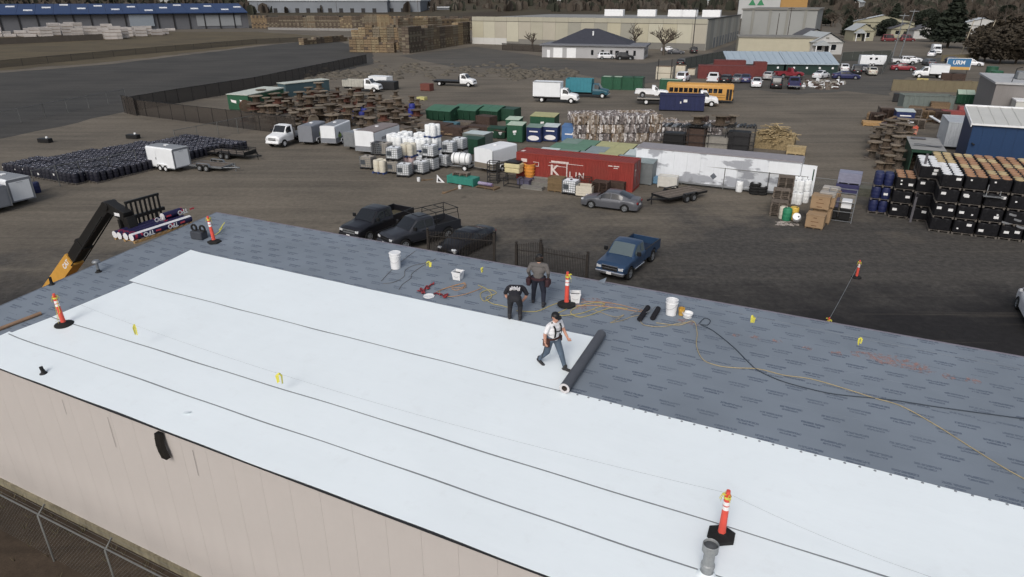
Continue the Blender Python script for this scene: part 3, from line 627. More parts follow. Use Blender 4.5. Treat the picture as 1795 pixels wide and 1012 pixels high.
for x in (-.2,.25):M().lathe([(.13+.045*math.cos(k*.7854),.045*math.sin(k*.7854)) for k in range(9)],18,(x,0,.46),'y').build('loop',RUB,t)
tt=M().tube(smooth_path([RW(372,414,.02),RW(383,408,.05),RW(390,398,.1),RW(384,404,.2),RW(394,390,.25)],5),.02,5,flat=.4);tag(tt.build('hanging_tape',YEL),'yellow tape curl right of the far left orange post','tape')
MK=mat('chalk_orange',lin(178,132,120),.9,0,.25,6)
mk=MK.node_tree;no=mk.nodes.new('ShaderNodeTexNoise');no.inputs['Scale'].default_value=9;tcn=mk.nodes.new('ShaderNodeTexCoord');mk.links.new(tcn.outputs['Object'],no.inputs['Vector'])
mr=mk.nodes.new('ShaderNodeMapRange');mr.inputs[1].default_value=.44;mr.inputs[2].default_value=.66;mr.inputs[4].default_value=.55;mk.links.new(no.outputs['Fac'],mr.inputs[0]);mk.links.new(mr.outputs[0],mk.nodes['Principled BSDF'].inputs['Alpha'])
for px,py,rx,ry in [(1560,632,1.0,.3),(1048,530,.7,.25),(1200,564,.5,.14),(1363,598,.16,.14),(1325,592,.18,.14),(1415,611,.14,.12),(1465,619,.16,.14),(1662,660,.18,.16),(1705,668,.18,.16),(1620,650,.3,.2),(1290,588,.12,.1),(1000,536,.6,.3)]:
	c=R(px,py);n=18;pts=[]
	for i in range(n):
		a=2*math.pi*i/n;k=random.uniform(.7,1.15);u,v=c.x+rx*k*math.cos(a),c.y+ry*k*math.sin(a);pts.append((u,v,roofz(v)+.004))
	M().add(pts,[tuple(range(n))]).build('chalk_mark',MK,bld)
# ---------------------------------------------------------------- pallet of membrane rolls on the telehandler
def L2W(u,v,z):c,s=math.cos(YB),math.sin(YB);return Vector((c*u-s*v,s*u+c*v,z))
PZ=6.16
t=thing('roll_pallet','long wooden pallet held on the lift forks at the roof corner','pallet',L2W(-26.45,18.18,PZ),YB)
for k in range(3):M().box(-.66+k*.61,-.56+k*.61,-1.47,1.47,0,.09).build('runner',WOODN,t)
for k in range(11):M().box(-.68,.68,-1.47+k*.28,-1.36+k*.28,.09,.112).build('board',WOODN,t)
def wrap_mat():
	m=mat('roll_wrap',lin(36,32,72),.4,0,.12,6);n=m.node_tree;N=n.nodes;Lk=n.links;b=N['Principled BSDF']
	src=b.inputs['Base Color'].links[0].from_socket;tc=N.new('ShaderNodeTexCoord');nz=N.new('ShaderNodeTexNoise');nz.inputs['Scale'].default_value=2.6;nz.inputs['Detail'].default_value=2;Lk.new(tc.outputs['Object'],nz.inputs['Vector'])
	mr=N.new('ShaderNodeMapRange');mr.inputs[1].default_value=.68;mr.inputs[2].default_value=.70;Lk.new(nz.outputs['Fac'],mr.inputs[0])
	mx=N.new('ShaderNodeMix');mx.data_type='RGBA';Lk.new(mr.outputs[0],mx.inputs[0]);Lk.new(src,mx.inputs[6]);mx.inputs[7].default_value=(.35,.03,.06,1);Lk.new(mx.outputs[2],b.inputs['Base Color']);return m
WRAP=wrap_mat();ENDW=mat('roll_end',(.68,.68,.70),.5,0,.1,8);TXT=mat('print_white',(.75,.75,.76),.5);TXTR=mat('print_red',(.55,.06,.08),.5)
def mem_roll(label,x,z,dv,lng,wh=(200,201)):
	q=L2W(-26.45+x,18.18+dv,PZ+z);t=thing('membrane_roll',label,'roll',q,YB,'wrapped membrane rolls');r=.155;h=lng/2;n=24
	bd=M();vs=[]
	for yy in (-h,h):
		for i in range(n):a=2*math.pi*i/n;vs.append((r*math.cos(a),yy,r+r*math.sin(a)))
	for i in range(n):
		a=math.degrees(2*math.pi*(i+.5)/n);bd.m(1 if wh[0]<a<wh[1] else 0);bd.add([vs[i],vs[(i+1)%n],vs[n+(i+1)%n],vs[n+i]],[(0,3,2,1)],True)
	bd.m(1).add(vs[:n],[tuple(range(n))]);bd.add(vs[n:],[tuple(range(n-1,-1,-1))]);bd.build('wrap',[WRAP,ENDW],t)
	for yy in (-.75,.45):lettering('lettering','TPO',.27,TXT,t,(r*math.cos(.0)+.004,yy,r+.0),Euler((math.radians(90),math.radians(180),math.radians(90)),'XYZ'),.008)
	for yy in (-.28,.95):M().box(r+.0,r+.006,yy-.12,yy+.12,r-.035,r+.035).build('red_mark',TXTR,t)
	return t
mem_roll('navy and white wrapped roll at the near side of the pallet',.50,.112,0,2.95,(45,110));mem_roll('navy wrapped roll in the middle of the pallet bottom layer',.17,.112,-.05,2.9);mem_roll('navy wrapped roll third from the roof side of the pallet',-.16,.112,-.1,2.9)
mem_roll('navy wrapped roll beside the lift carriage',-.49,.112,-.08,2.9)
mem_roll('shorter wrapped roll lying on top of the others, far end',-.02,.112+.29,1.0,1.0)
for q,(x,z,dv) in enumerate([(.50,.155,-1.476)]):pass
tv=17.45;TH=thing('telehandler','yellow and black telehandler lifting a pallet to the roof corner','telehandler',L2W(-32.0,tv,0),YB)
CATY=mat('machine_yellow',lin(206,150,36),.4,0,.08,3);BMB=mat('boom_black',(.018,.017,.016),.45,.1,.2,3)
def bar(mm,p,q,w_,h):
	dx,dz=q[0]-p[0],q[1]-p[1];L_=math.hypot(dx,dz);nx,nz=-dz/L_*h/2,dx/L_*h/2
	mm.prism([(p[0]-nx,p[1]-nz),(q[0]-nx,q[1]-nz),(q[0]+nx,q[1]+nz),(p[0]+nx,p[1]+nz)],-w_/2,w_/2)
o0=32.0
pv,pb,pm,pe,pt=(-34.9+o0,1.75),(-31.75+o0,4.28),(-31.0+o0,4.88),(-28.05+o0,7.38),(-26.98+o0,7.0)
s=M();bar(s,pv,pb,.56,.66);bm_=s.build('boom_base',CATY,TH,bevel=.02)
lettering('lettering','CAT',.34,TXT,bm_,((pv[0]+2.8),-.285,4.1-.12),Euler((math.radians(90),math.radians(-40),0)),.01)
s=M();bar(s,(pb[0]-.1,pb[1]-.08),pe,.40,.46);bar(s,(pb[0]+.95,pb[1]+.81),(pb[0]+1.12,pb[1]+.95),.52,.60);bar(s,(pb[0]+.1,pb[1]+.08),(pb[0]+.95,pb[1]+.81),.46,.54);s.build('boom_extension',BMB,TH,bevel=.015)
s=M();s.tube([(pb[0]+.1,-.3,pb[1]-.28),(pe[0]-.3,-.3,pe[1]-.5)],.03,6);s.tube([(pb[0]+.1,.3,pb[1]-.28),(pe[0]-.3,.3,pe[1]-.5)],.03,6);s.build('hydraulic_hose',RUB,TH)
s=M();bar(s,(pe[0]-.05,pe[1]+.0),pt,.42,.44);bar(s,pt,(pt[0]+.12,pt[1]-.7),.40,.34);s.cyl((pe[0],-.27,pe[1]),(pe[0],.27,pe[1]),.2,.2,14);s.build('gooseneck',BMB,TH,bevel=.015)
M().box(pt[0]-.55,pt[0]-.22,-.222,-.212,pt[1]+.02,pt[1]+.16).build('decal',TXT,TH)
s=M();cx=-27.22+o0;y0,y1=.2,1.75
for yy in [y0+k*(y1-y0)/7 for k in range(8)]:s.box(cx-.04,cx+.02,yy-.035,yy+.035,6.25,7.55)
s.box(cx-.05,cx+.05,y0-.05,y1+.05,7.48,7.58);s.box(cx-.08,cx+.05,y0-.2,y1+.2,6.75,6.9);s.box(cx-.08,cx+.05,y0-.2,y1+.2,6.15,6.35);s.box(cx-.08,cx+.06,-.3,y0+.2,6.3,6.9);s.build('carriage',BMB,TH)
s=M()
for yy in (y0+.25,y1-.25):s.box(cx-.02,cx+1.25,yy-.06,yy+.06,6.09,6.14);s.box(cx-.02,cx+.06,yy-.06,yy+.06,6.09,6.75)
s.build('fork',DKM,TH)
s=M();s.prism([(-3.2,.6),(2.0,.6),(2.2,1.0),(1.2,1.25),(-3.2,1.5)],-.75,.75);s.build('chassis',CATY,TH,bevel=.04)
s=M();s.prism([(-1.2,1.2),(.7,1.2),(.5,2.2),(-1.0,2.25)],.32,1.1);s.build('cab',GLS,TH,bevel=.04)
wme=M().lathe([(.0001,-.2),(.34,-.2),(.60,-.22),(.66,-.12),(.66,.12),(.60,.22),(.34,.2),(.0001,.2)],22,axis='y').mesh('wheel',RUB)
for x in (-2.3,1.3):
	for y in (-.95,.95):link('wheel',wme,TH,(x,y,.66))
# ---------------------------------------------------------------- people
SKIN=mat('skin',lin(196,142,118),.6,0,.08,8);SHIRTW=mat('shirt_white',(.74,.74,.76),.85,0,.06,6,bump=.3);SHIRTG=mat('shirt_grey',lin(98,94,92),.9,0,.1,6,bump=.3);SHIRTB=mat('shirt_black',(.018,.018,.024),.9,0,.2,6,bump=.3)
JEAN=mat('jeans_blue',lin(82,98,116),.9,0,.18,5,bump=.3);JEAND=mat('jeans_dark',lin(34,38,52),.9,0,.2,5,bump=.3);PANTB=mat('trousers_black',(.02,.02,.024),.9,0,.2,5,bump=.3);BOOT=mat('boots',(.03,.03,.033),.7,0,.2,8);HAIR=mat('hair_dark',(.02,.014,.010),.8,0,.2,20);LEATH=mat('tool_leather',lin(70,44,40),.8,0,.25,8)
def body(parent,caps,mats,voxel=.0125,name='body'):
	"one continuous figure: tapered limbs fused into a single skin"
	m_=M()
	for a,b,r0,r1,mi in caps:
		a,b=Vector(a),Vector(b);d=b-a;n=12
		if d.length<1e-4:m_.ball(a,r0,12,8);continue
		dn=d.normalized();u=dn.orthogonal().normalized();w2=dn.cross(u);rings=[]
		prof=[(-r0,.02),(-r0*.8,.6*r0),(-r0*.4,.92*r0),(0,r0)]+[(d.length,r1),(d.length+r1*.4,.92*r1),(d.length+r1*.8,.6*r1),(d.length+r1,.02)]
		for h,r in prof:rings+=[a+dn*h+(u*math.cos(2*math.pi*i/n)+w2*math.sin(2*math.pi*i/n))*max(r,.002) for i in range(n)]
		k=len(prof);m_.add(rings,[(q*n+i,q*n+(i+1)%n,(q+1)*n+(i+1)%n,(q+1)*n+i) for q in range(k-1) for i in range(n)]+[tuple(range(n-1,-1,-1)),tuple(range((k-1)*n,k*n))])
	me=m_.mesh('raw',mats[0]);o=bpy.data.objects.new('raw',me);C.objects.link(o)
	md=o.modifiers.new('r','REMESH');md.mode='VOXEL';md.voxel_size=voxel;md.use_smooth_shade=True
	sm=o.modifiers.new('s','SMOOTH');sm.factor=.5;sm.iterations=4
	dg=bpy.context.evaluated_depsgraph_get();out=bpy.data.meshes.new_from_object(o.evaluated_get(dg));bpy.data.objects.remove(o)
	out.materials.clear()
	for q in mats:out.materials.append(q)
	nv=len(out.polygons);cen=np.empty(nv*3,np.float32);out.polygons.foreach_get('center',cen);cen=cen.reshape(-1,3);best=np.full(nv,1e9);mi_=np.zeros(nv,np.int32)
	for a,b,r0,r1,mi in caps:
		a=np.array(a);b=np.array(b);d=b-a;L2=max(1e-9,d@d);tt_=np.clip(((cen-a)@d)/L2,0,1);dist=np.linalg.norm(cen-(a+tt_[:,None]*d),axis=1)-(r0+(r1-r0)*tt_);k=dist<best;best[k]=dist[k];mi_[k]=mi
	out.polygons.foreach_set('material_index',mi_);out.polygons.foreach_set('use_smooth',[True]*nv);out.update()
	return link(name,out,parent)
def hand(caps,wrist,fwd,side,mi,curl=.5):
	"palm, four unequal bent fingers and a thumb leaving the side of the palm"
	w_=Vector(wrist);f=Vector(fwd).normalized();s=Vector(side).normalized();n=f.cross(s).normalized()
	pc=w_+f*.085
	for k in (-.024,0,.024):caps.append((tuple(w_+f*.015+s*k*.8),tuple(pc+s*k),.019,.018,mi))
	for k,(o,L_) in enumerate([(-.034,.066),(-.012,.078),(.012,.074),(.034,.058)]):
		a=pc+s*o;b=a+(f*math.cos(curl)+n*math.sin(curl))*L_*.55;c=b+(f*math.cos(curl*2.4)+n*math.sin(curl*2.4))*L_*.5
		caps.append((tuple(a),tuple(b),.0115,.0105,mi));caps.append((tuple(b),tuple(c),.0105,.0095,mi))
	a=w_+f*.03-s*.03;b=a+(f*.7-s*.6+n*.3)*.045;c=b+(f*.9+n*.4)*.035;caps.append((tuple(a),tuple(b),.014,.012,mi));caps.append((tuple(b),tuple(c),.012,.011,mi))
def head(caps,c,fwd,mi,up=(0,0,1)):
	c=Vector(c);f=Vector(fwd).normalized();u=Vector(up).normalized();s=f.cross(u).normalized()
	caps+=[(tuple(c+u*.03-f*.015),tuple(c+u*.035+f*.01),.092,.088,mi),(tuple(c-u*.04+f*.02),tuple(c-u*.075+f*.045),.07,.048,mi)]
	caps.append((tuple(c+f*.092-u*.01),tuple(c+f*.112-u*.035),.012,.015,mi))
	for q in (-1,1):caps.append((tuple(c+s*q*.088-u*.012),tuple(c+s*q*.09+u*.018),.014,.016,mi))
def face(parent,c,fwd,up=(0,0,1)):
	c=Vector(c);f=Vector(fwd).normalized();u=Vector(up).normalized();s=f.cross(u).normalized();e=M()
	for q in (-1,1):e.ball(c+f*.084+s*q*.034+u*.008,.010,8,6)
	e.build('eye',BLK,parent);m2=M();m2.ball(c+f*.096-u*.062,.018,8,5,(.5,1,.35));m2.build('mouth',mat('lips',lin(150,92,84),.6),parent)
def cap_hat(parent,c,fwd,m_,up=(0,0,1)):
	c=Vector(c);f=Vector(fwd).normalized();u=Vector(up).normalized();s=f.cross(u).normalized();h=M();n=16;vs=[]
	for k in range(7):
		a=k/6*math.pi/2
		for i in range(n):t_=2*math.pi*i/n;vs.append(c+u*(.035+.105*math.sin(a))+(f*(math.cos(t_)*.112)+s*(math.sin(t_)*.105))*max(.02,math.cos(a)))
	h.add(vs,[(k*n+i,k*n+(i+1)%n,k*n+n+(i+1)%n,k*n+n+i) for k in range(6) for i in range(n)],True)
	br=[c+u*.045+f*(.09+.11*math.sin(math.pi*k/8))+s*(.095*math.cos(math.pi*k/8))-u*.02*math.sin(math.pi*k/8) for k in range(9)]
	h.add(br+[q-u*.01 for q in br],[tuple(range(9)),tuple(range(17,8,-1))]+[(k,9+k,10+k,k+1) for k in range(8)]);h.build('cap',m_,parent)
def ribbon(mm,path,normals,w_,th=.008):
	P=[Vector(p) for p in path];vs=[]
	for i,p in enumerate(P):
		d=(P[min(i+1,len(P)-1)]-P[max(i-1,0)]).normalized();n=Vector(normals[i]).normalized();sd_=d.cross(n).normalized()*w_/2
		vs+=[p-sd_,p+sd_,p+sd_+n*th,p-sd_+n*th]
	k=len(P);mm.add(vs,[f for i in range(k-1) for f in ((i*4+3,i*4+2,i*4+6,i*4+7),(i*4,i*4+3,i*4+7,i*4+4),(i*4+2,i*4+1,i*4+5,i*4+6))])
def boots(caps,ankle,fwd,mi):
	a=Vector(ankle);f=Vector(fwd).normalized();caps.append((tuple(a+Vector((0,0,.06))),tuple(a-Vector((0,0,.01))),.058,.056,mi));caps.append((tuple(a-f*.05+Vector((0,0,-.045))),tuple(a+f*.17+Vector((0,0,-.05))),.045,.042,mi))
a,b=RW(951,644),RW(985,644);hd=heading(a,b)-.75;mid=a.lerp(b,.5);zr=mid.z
P1=thing('person','person in white T-shirt, black suspenders, jeans and black cap striding over the white sheet','person',mid,hd);P1.scale=(1.08,1.16,1.0)
S,J,B,K=0,1,2,3;caps=[]
slope=lambda x:0
caps+=[((-.01,-.07,.95),(-.01,.07,.95),.135,.135,1),((0,0,1.0),(.02,0,1.16),.15,.155,0),((.02,-.06,1.2),(.02,.06,1.2),.14,.14,0),((.03,-.12,1.40),(.03,.12,1.40),.095,.095,0),((.02,-.07,1.28),(.02,.07,1.28),.135,.135,0),((.04,0,1.44),(.05,0,1.52),.062,.058,2)]
head(caps,(.065,0,1.62),(1,-.15,-.15),2)
caps+=[((.03,.09,.9),(.20,.10,.50),.105,.078,1),((.20,.10,.50),(.34,.10,.13),.075,.056,1),((-.03,-.09,.9),(-.10,-.10,.50),.105,.078,1),((-.10,-.10,.50),(-.36,-.10,.17),.074,.056,1)]
boots(caps,(.35,.10,.10),(1,0,.18),3);boots(caps,(-.37,-.10,.145),(.9,0,-.42),3)
caps+=[((.03,-.20,1.41),(0,-.255,1.24),.068,.062,0),((0,-.255,1.24),(-.02,-.27,1.14),.052,.048,2),((-.02,-.27,1.14),(0,-.28,.92),.046,.034,2),((.03,.20,1.41),(.06,.25,1.24),.066,.060,0),((.06,.25,1.24),(.10,.27,1.14),.05,.046,2),((.10,.27,1.14),(.24,.26,.97),.044,.034,2)]
hand(caps,(0,-.28,.91),(.05,0,-1),(-1,0,0),2,.9);hand(caps,(.245,.26,.965),(.55,0,-.83),(-.83,0,-.55),2,.5)
body(P1,caps,[SHIRTW,JEAN,SKIN,BOOT]);face(P1,(.065,0,1.62),(1,-.15,-.15));cap_hat(P1,(.065,0,1.635),(1,-.15,-.12),BLK)
hr=M();hr.ball((.035,0,1.625),.098,12,8,(.9,.98,.75));hr.build('hair',HAIR,P1)
sp_=M()
for q in (-1,1):
	ribbon(sp_,[(.155,q*.10,1.06),(.185,q*.10,1.2),(.165,q*.105,1.34),(.06,q*.115,1.495),(-.06,q*.10,1.44),(-.125,q*.05,1.30),(-.135,0,1.2)],[(1,q*.3,0),(1,q*.3,0),(1,q*.2,.4),(.1,0,1),(-1,0,.6),(-1,0,0),(-1,0,0)],.045)
ribbon(sp_,[(.188,.10,1.22),(.20,.0,1.24),(.188,-.10,1.26)],[(1,0,0)]*3,.03);ribbon(sp_,[(-.135,0,1.2),(-.145,0,1.02)],[(-1,0,0)]*2,.045);sp_.build('suspenders',BLK,P1)
bl=M()
for i in range(16):a0,a1=2*math.pi*i/16,2*math.pi*(i+1)/16;f_=lambda t_,z,k:(.158*k*math.cos(t_),.205*k*math.sin(t_),z);bl.add([f_(a0,.97,1),f_(a1,.97,1),f_(a1,1.03,1),f_(a0,1.03,1),f_(a0,.97,1.05),f_(a1,.97,1.05),f_(a1,1.03,1.05),f_(a0,1.03,1.05)],[(4,5,6,7),(3,7,6,2),(0,1,5,4)])
bl.rbox(-.12,.08,-.26,-.17,.76,.98,.02);bl.rbox(-.05,.10,.17,.25,.80,.98,.02);bl.build('tool_belt',LEATH,P1)
hw=P1.matrix_basis@Vector((.02,-.30,.83));brt=thing('pry_bar','thin metal bar hanging from the hand of the man in white','bar',hw,hd);M().tube([(-.03,0,.16),(-.02,0,.10),(.0,-.0,0),(-.10,-.015,-.42)],.012,6).build('shaft',DKM,brt);M().tube([(-.11,.0,.17),(-.03,0,.16),(.0,0,.14)],.012,6).build('hook',DKM,brt)
a,b=RW(935,531),RW(951,537);mid=a.lerp(b,.5);hd=math.radians(64)+YB+math.radians(38)
P2=thing('person','person in grey long-sleeved shirt, dark jeans and cap seen from behind by the orange post','person',mid,hd);P2.scale=(1.12,1.12,1.0);caps=[]
caps+=[((-.01,-.07,.95),(-.01,.07,.95),.14,.14,1),((0,0,1.0),(.02,0,1.16),.155,.16,0),((.02,-.07,1.24),(.02,.07,1.24),.145,.145,0),((.03,-.14,1.41),(.03,.14,1.41),.095,.095,0),((.04,0,1.45),(.06,0,1.53),.062,.058,2)]
head(caps,(.085,0,1.63),(1,.25,-.3),2)
caps+=[((0,.10,.9),(.10,.15,.50),.108,.08,1),((.10,.15,.50),(.10,.17,.13),.076,.058,1),((-.02,-.10,.9),(-.02,-.17,.50),.108,.08,1),((-.02,-.17,.50),(-.14,-.19,.13),.076,.058,1)]
boots(caps,(.10,.17,.10),(1,.1,0),3);boots(caps,(-.14,-.19,.10),(1,-.1,0),3)
caps+=[((.03,-.22,1.42),(-.04,-.30,1.20),.07,.06,0),((-.04,-.30,1.20),(.08,-.28,1.0),.056,.044,0),((.03,.22,1.42),(-.04,.30,1.20),.07,.06,0),((-.04,.30,1.20),(.08,.28,1.0),.056,.044,0)]
hand(caps,(.085,-.28,.985),(.4,.1,-.9),(-.9,0,-.4),2,.7);hand(caps,(.085,.28,.985),(.4,-.1,-.9),(-.9,0,-.4),2,.7)
body(P2,caps,[SHIRTG,JEAND,SKIN,BOOT]);face(P2,(.085,0,1.63),(1,.25,-.3));cap_hat(P2,(.085,0,1.645),(1,.25,-.25),BLK);hr=M();hr.ball((.05,0,1.615),.116,12,8,(.9,.95,.95));hr.build('hair',HAIR,P2)
bl=M()
for i in range(16):a0,a1=2*math.pi*i/16,2*math.pi*(i+1)/16;f_=lambda t_,z,k:(.165*k*math.cos(t_),.215*k*math.sin(t_),z);bl.add([f_(a0,.93,1),f_(a1,.93,1),f_(a1,1.02,1),f_(a0,1.02,1),f_(a0,.93,1.06),f_(a1,.93,1.06),f_(a1,1.02,1.06),f_(a0,1.02,1.06)],[(4,5,6,7),(3,7,6,2),(0,1,5,4)])
for q in (-1,1):bl.rbox(-.12,.12,q*.28-.06,q*.28+.06,.70,.96,.025);bl.rbox(-.05,.10,q*.33-.04,q*.33+.04,.76,.93,.02)
bl.build('tool_belt',mat('belt_maroon',lin(58,34,40),.8,0,.25,8),P2)
a,b=RW(895,559),RW(910,557);mid=a.lerp(b,.5);hd=math.radians(64)+YB+math.radians(46)
P3=thing('person','person bent double in black printed shirt and black trousers at the sheet edge','person',mid,hd);P3.scale=(1.1,1.12,1.0);caps=[]
caps+=[((-.16,-.07,.80),(-.16,.07,.80),.14,.14,1),((-.10,0,.86),(.04,0,.91),.155,.16,0),((.05,-.06,.91),(.20,-.06,.93),.145,.135,0),((.05,.06,.91),(.20,.06,.93),.145,.135,0),((.33,-.16,.92),(.33,.16,.92),.10,.10,0),((.40,0,.90),(.47,0,.84),.062,.058,2)]
head(caps,(.54,0,.75),(.4,0,-.9),2,(.9,0,.4))
caps+=[((-.15,.10,.78),(.04,.14,.44),.108,.08,1),((.04,.14,.44),(-.06,.15,.13),.076,.058,1),((-.15,-.10,.78),(.04,-.15,.44),.108,.08,1),((.04,-.15,.44),(-.10,-.16,.13),.076,.058,1)]
boots(caps,(-.06,.15,.10),(1,.1,0),3);boots(caps,(-.10,-.16,.10),(1,-.1,0),3)
for q in (-1,1):caps+=[((.33,q*.22,.90),(.34,q*.31,.72),.078,.064,0),((.34,q*.31,.71),(.36,q*.28,.58),.05,.046,2),((.36,q*.28,.58),(.46,q*.14,.34),.045,.034,2)];hand(caps,(.465,q*.135,.33),(.2,-q*.2,-1),(-1,0,-.2),2,.6)
body(P3,caps,[SHIRTB,PANTB,SKIN,BOOT]);face(P3,(.54,0,.75),(.4,0,-.9),(.9,0,.4));hr=M();hr.ball((.54,0,.77),.104,12,8);hr.build('hair',HAIR,P3)
lg=M()
tv_=Vector((.98,0,.14));nv_=Vector((-.14,0,.98))
for k in range(8):
	y=.13-k*.037;b0_=Vector((-.05,y,1.035))+tv_*(-.03+.015*(k%3))+nv_*(.022-1.0*y*y);hh=tv_*(.13+.05*(k%2));wv=Vector((0,.013,0))
	lg.hexa([b0_-wv,b0_+wv,b0_+wv-nv_*.03,b0_-wv-nv_*.03,b0_-wv+hh,b0_+wv+hh,b0_+wv+hh-nv_*.03,b0_-wv+hh-nv_*.03])
lg.build('shirt_print',WREF,P3)
# ---------------------------------------------------------------- vehicles
WHEELS={}
def wheel_pair(r,w_,rimm,rk=.62):
	k=(r,w_,rimm.name,rk)
	if k not in WHEELS:
		ty=M().lathe([(r*rk,-w_/2),(r*.93,-w_/2),(r,-w_*.32),(r,w_*.32),(r*.93,w_/2),(r*rk,w_/2)],20,axis='y').mesh('tyre',RUB)
		rm=M();rm.m(0).lathe([(r*rk,-w_*.46),(r*rk*.9,-w_*.40),(r*.5*rk,-w_*.46),(.0001,-w_*.50)][::-1],20,axis='y');rm.lathe([(.0001,w_*.50),(r*.5*rk,w_*.46),(r*rk*.9,w_*.40),(r*rk,w_*.46)][::-1],20,axis='y')
		for sg in (-1,1):
			for q in range(5):a=q*1.2566;rm.m(1).ball((r*rk*.66*math.cos(a),sg*w_*.44,r*rk*.66*math.sin(a)),r*rk*.17,6,4,(1,.35,1))
		WHEELS[k]=(ty,rm.mesh('rim',[rimm,BLK]))
	return WHEELS[k]
def add_wheels(t,axles,track,r,w_,rimm,rk=.62,dual=()):
	ty,rm=wheel_pair(r,w_,rimm,rk)
	for x in axles:
		for s in (-1,1):
			o=link('wheel',ty,t,(x,s*(track/2-w_/2),r));link('rim',rm,o)
			if x in dual:o=link('wheel',ty,t,(x,s*(track/2-w_*1.6),r));link('rim',rm,o)
class Shell:
	"car body lofted from station curves; glass panels are laid on it"
	def __init__(s,zt,zs,ws,wt,base,axles,ra,crown=.03,x0=None,x1=None):
		s.c={k:(np.array([p[0] for p in sorted(v)]),np.array([p[1] for p in sorted(v)])) for k,v in dict(zt=zt,zs=zs,ws=ws,wt=wt).items()}
		s.base,s.ax,s.ra,s.crown=base,axles,ra,crown
		s.x0=x0 if x0 is not None else min(p[0] for p in zt);s.x1=x1 if x1 is not None else max(p[0] for p in zt)
	def g(s,k,x):return float(np.interp(x,*s.c[k]))
	def zb(s,x):
		z=s.base
		for a in s.ax:
			if abs(x-a)<s.ra:z=max(z,math.sqrt(s.ra**2-(x-a)**2)+s.ra*.78)
		return min(z,s.g('zs',x)-.08)
	def sec(s,x):
		zb,zs,zt,ws,wt=s.zb(x),s.g('zs',x),s.g('zt',x),s.g('ws',x),s.g('wt',x);zm=zb+.55*(zs-zb)
		h=[(ws*.965,zb),(ws,zm),(ws*.985,zs-.015),(ws*.965,zs),(wt,zt-.03),(wt*.94,zt),(wt*.45,zt+s.crown*.8),(0,zt+s.crown)]
		return h
	def body(s,m_,t,name='body'):
		xs=set(np.linspace(s.x0,s.x1,26).round(4).tolist())
		for k in s.c:xs |= set(x for x in s.c[k][0].tolist() if s.x0<=x<=s.x1)
		for a in s.ax:
			for q in (-1,-.99,-.9,-.7,-.4,0,.4,.7,.9,.99,1):xs.add(round(a+q*s.ra,4))
		xs=sorted(x for x in xs if s.x0-1e-6<=x<=s.x1+1e-6);mm=M();rows=[]
		for x in xs:h=s.sec(x);rows.append([(x,y,z) for y,z in h]+[(x,-y,z) for y,z in h[-2::-1]])
		n=len(rows[0]);vs=[p for r in rows for p in r]
		mm.add(vs,[(i*n+j,(i+1)*n+j,(i+1)*n+j+1,i*n+j+1) for i in range(len(xs)-1) for j in range(n-1)],True)
		mm.add(rows[0],[tuple(range(n))]);mm.add(rows[-1],[tuple(range(n-1,-1,-1))]);o=mm.build(name,m_,t)
		un=M();b=s.base+.02;un.box(s.x0+.1,s.x1-.1,-s.g('ws',0)*.8,s.g('ws',0)*.8,b-.12,b+.02);un.build('underbody',BLK,t);return o
	def side(s,x0,x1,t,m_,t0=.12,t1=.9,off=.014,name='window'):
		for sg in (-1,1):
			mm=M()
			def f(a,b):
				x=x0+(x1-x0)*a;h=s.sec(x);p,q=h[3],h[4];k=t0+(t1-t0)*b;return (x,sg*(p[0]+(q[0]-p[0])*k+off),p[1]+(q[1]-p[1])*k+.004)
			mm.grid(4,2,f if sg<0 else (lambda a,b:f(1-a,b)));mm.build(name,m_,t)
	def top(s,x0,x1,t,m_,fy=.86,off=.014,name='windshield'):
		mm=M();e=1e-3;sl=(s.g('zt',x1)-s.g('zt',x0))/(x1-x0);nx,nz=-sl,1;L_=math.hypot(nx,nz)
		def f(a,b):
			x=x0+(x1-x0)*a;y=(b*2-1)*fy*s.g('wt',x);z=s.g('zt',x)+s.crown*(1-(y/s.g('wt',x))**2)*.9;return (x+off*nx/L_,y,z+off*nz/L_+.004)
		mm.grid(3,6,f);mm.build(name,m_,t)
def front_bits(t,x,w_,zl,zg,grille_m,lamp=LMP,plate=True,bumper=CHR,bz=.48,bh=.16,lh=.12,lw=.26,gh=.22):
	for s in (-1,1):M().rbox(x-.12,x+.03,s*(w_/2-lw/2-.06)-lw/2,s*(w_/2-lw/2-.06)+lw/2,zl-lh/2,zl+lh/2,.02).build('headlight',lamp,t)
	g_=w_/2-lw-.10
	o=M().box(x-.1,x+.025,-g_,g_,zg-gh/2,zg+gh/2).build('grille',grille_m,t)
	fr_=M();fr_.box(x-.05,x+.04,-g_-.02,g_+.02,zg+gh/2-.02,zg+gh/2+.025);fr_.box(x-.05,x+.045,-g_,g_,zg-.02,zg+.02);fr_.build('trim',bumper,o)
	M().rbox(x-.15,x+.12,-w_/2+.01,w_/2-.01,bz-bh/2,bz+bh/2,.04).build('bumper',bumper,t)
	if plate:M().box(x+.121,x+.13,-.16,.16,bz-.07,bz+.08).build('license_plate',PLT,t)
def mirrors(t,x,y,z,m_=BLK,k=1.0):
	for s in (-1,1):M().rbox(x-.06*k,x+.06*k,s*(y+.13)-.1*k,s*(y+.13)+.1*k,z-.1*k,z+.12*k,.03).build('mirror',m_,t)
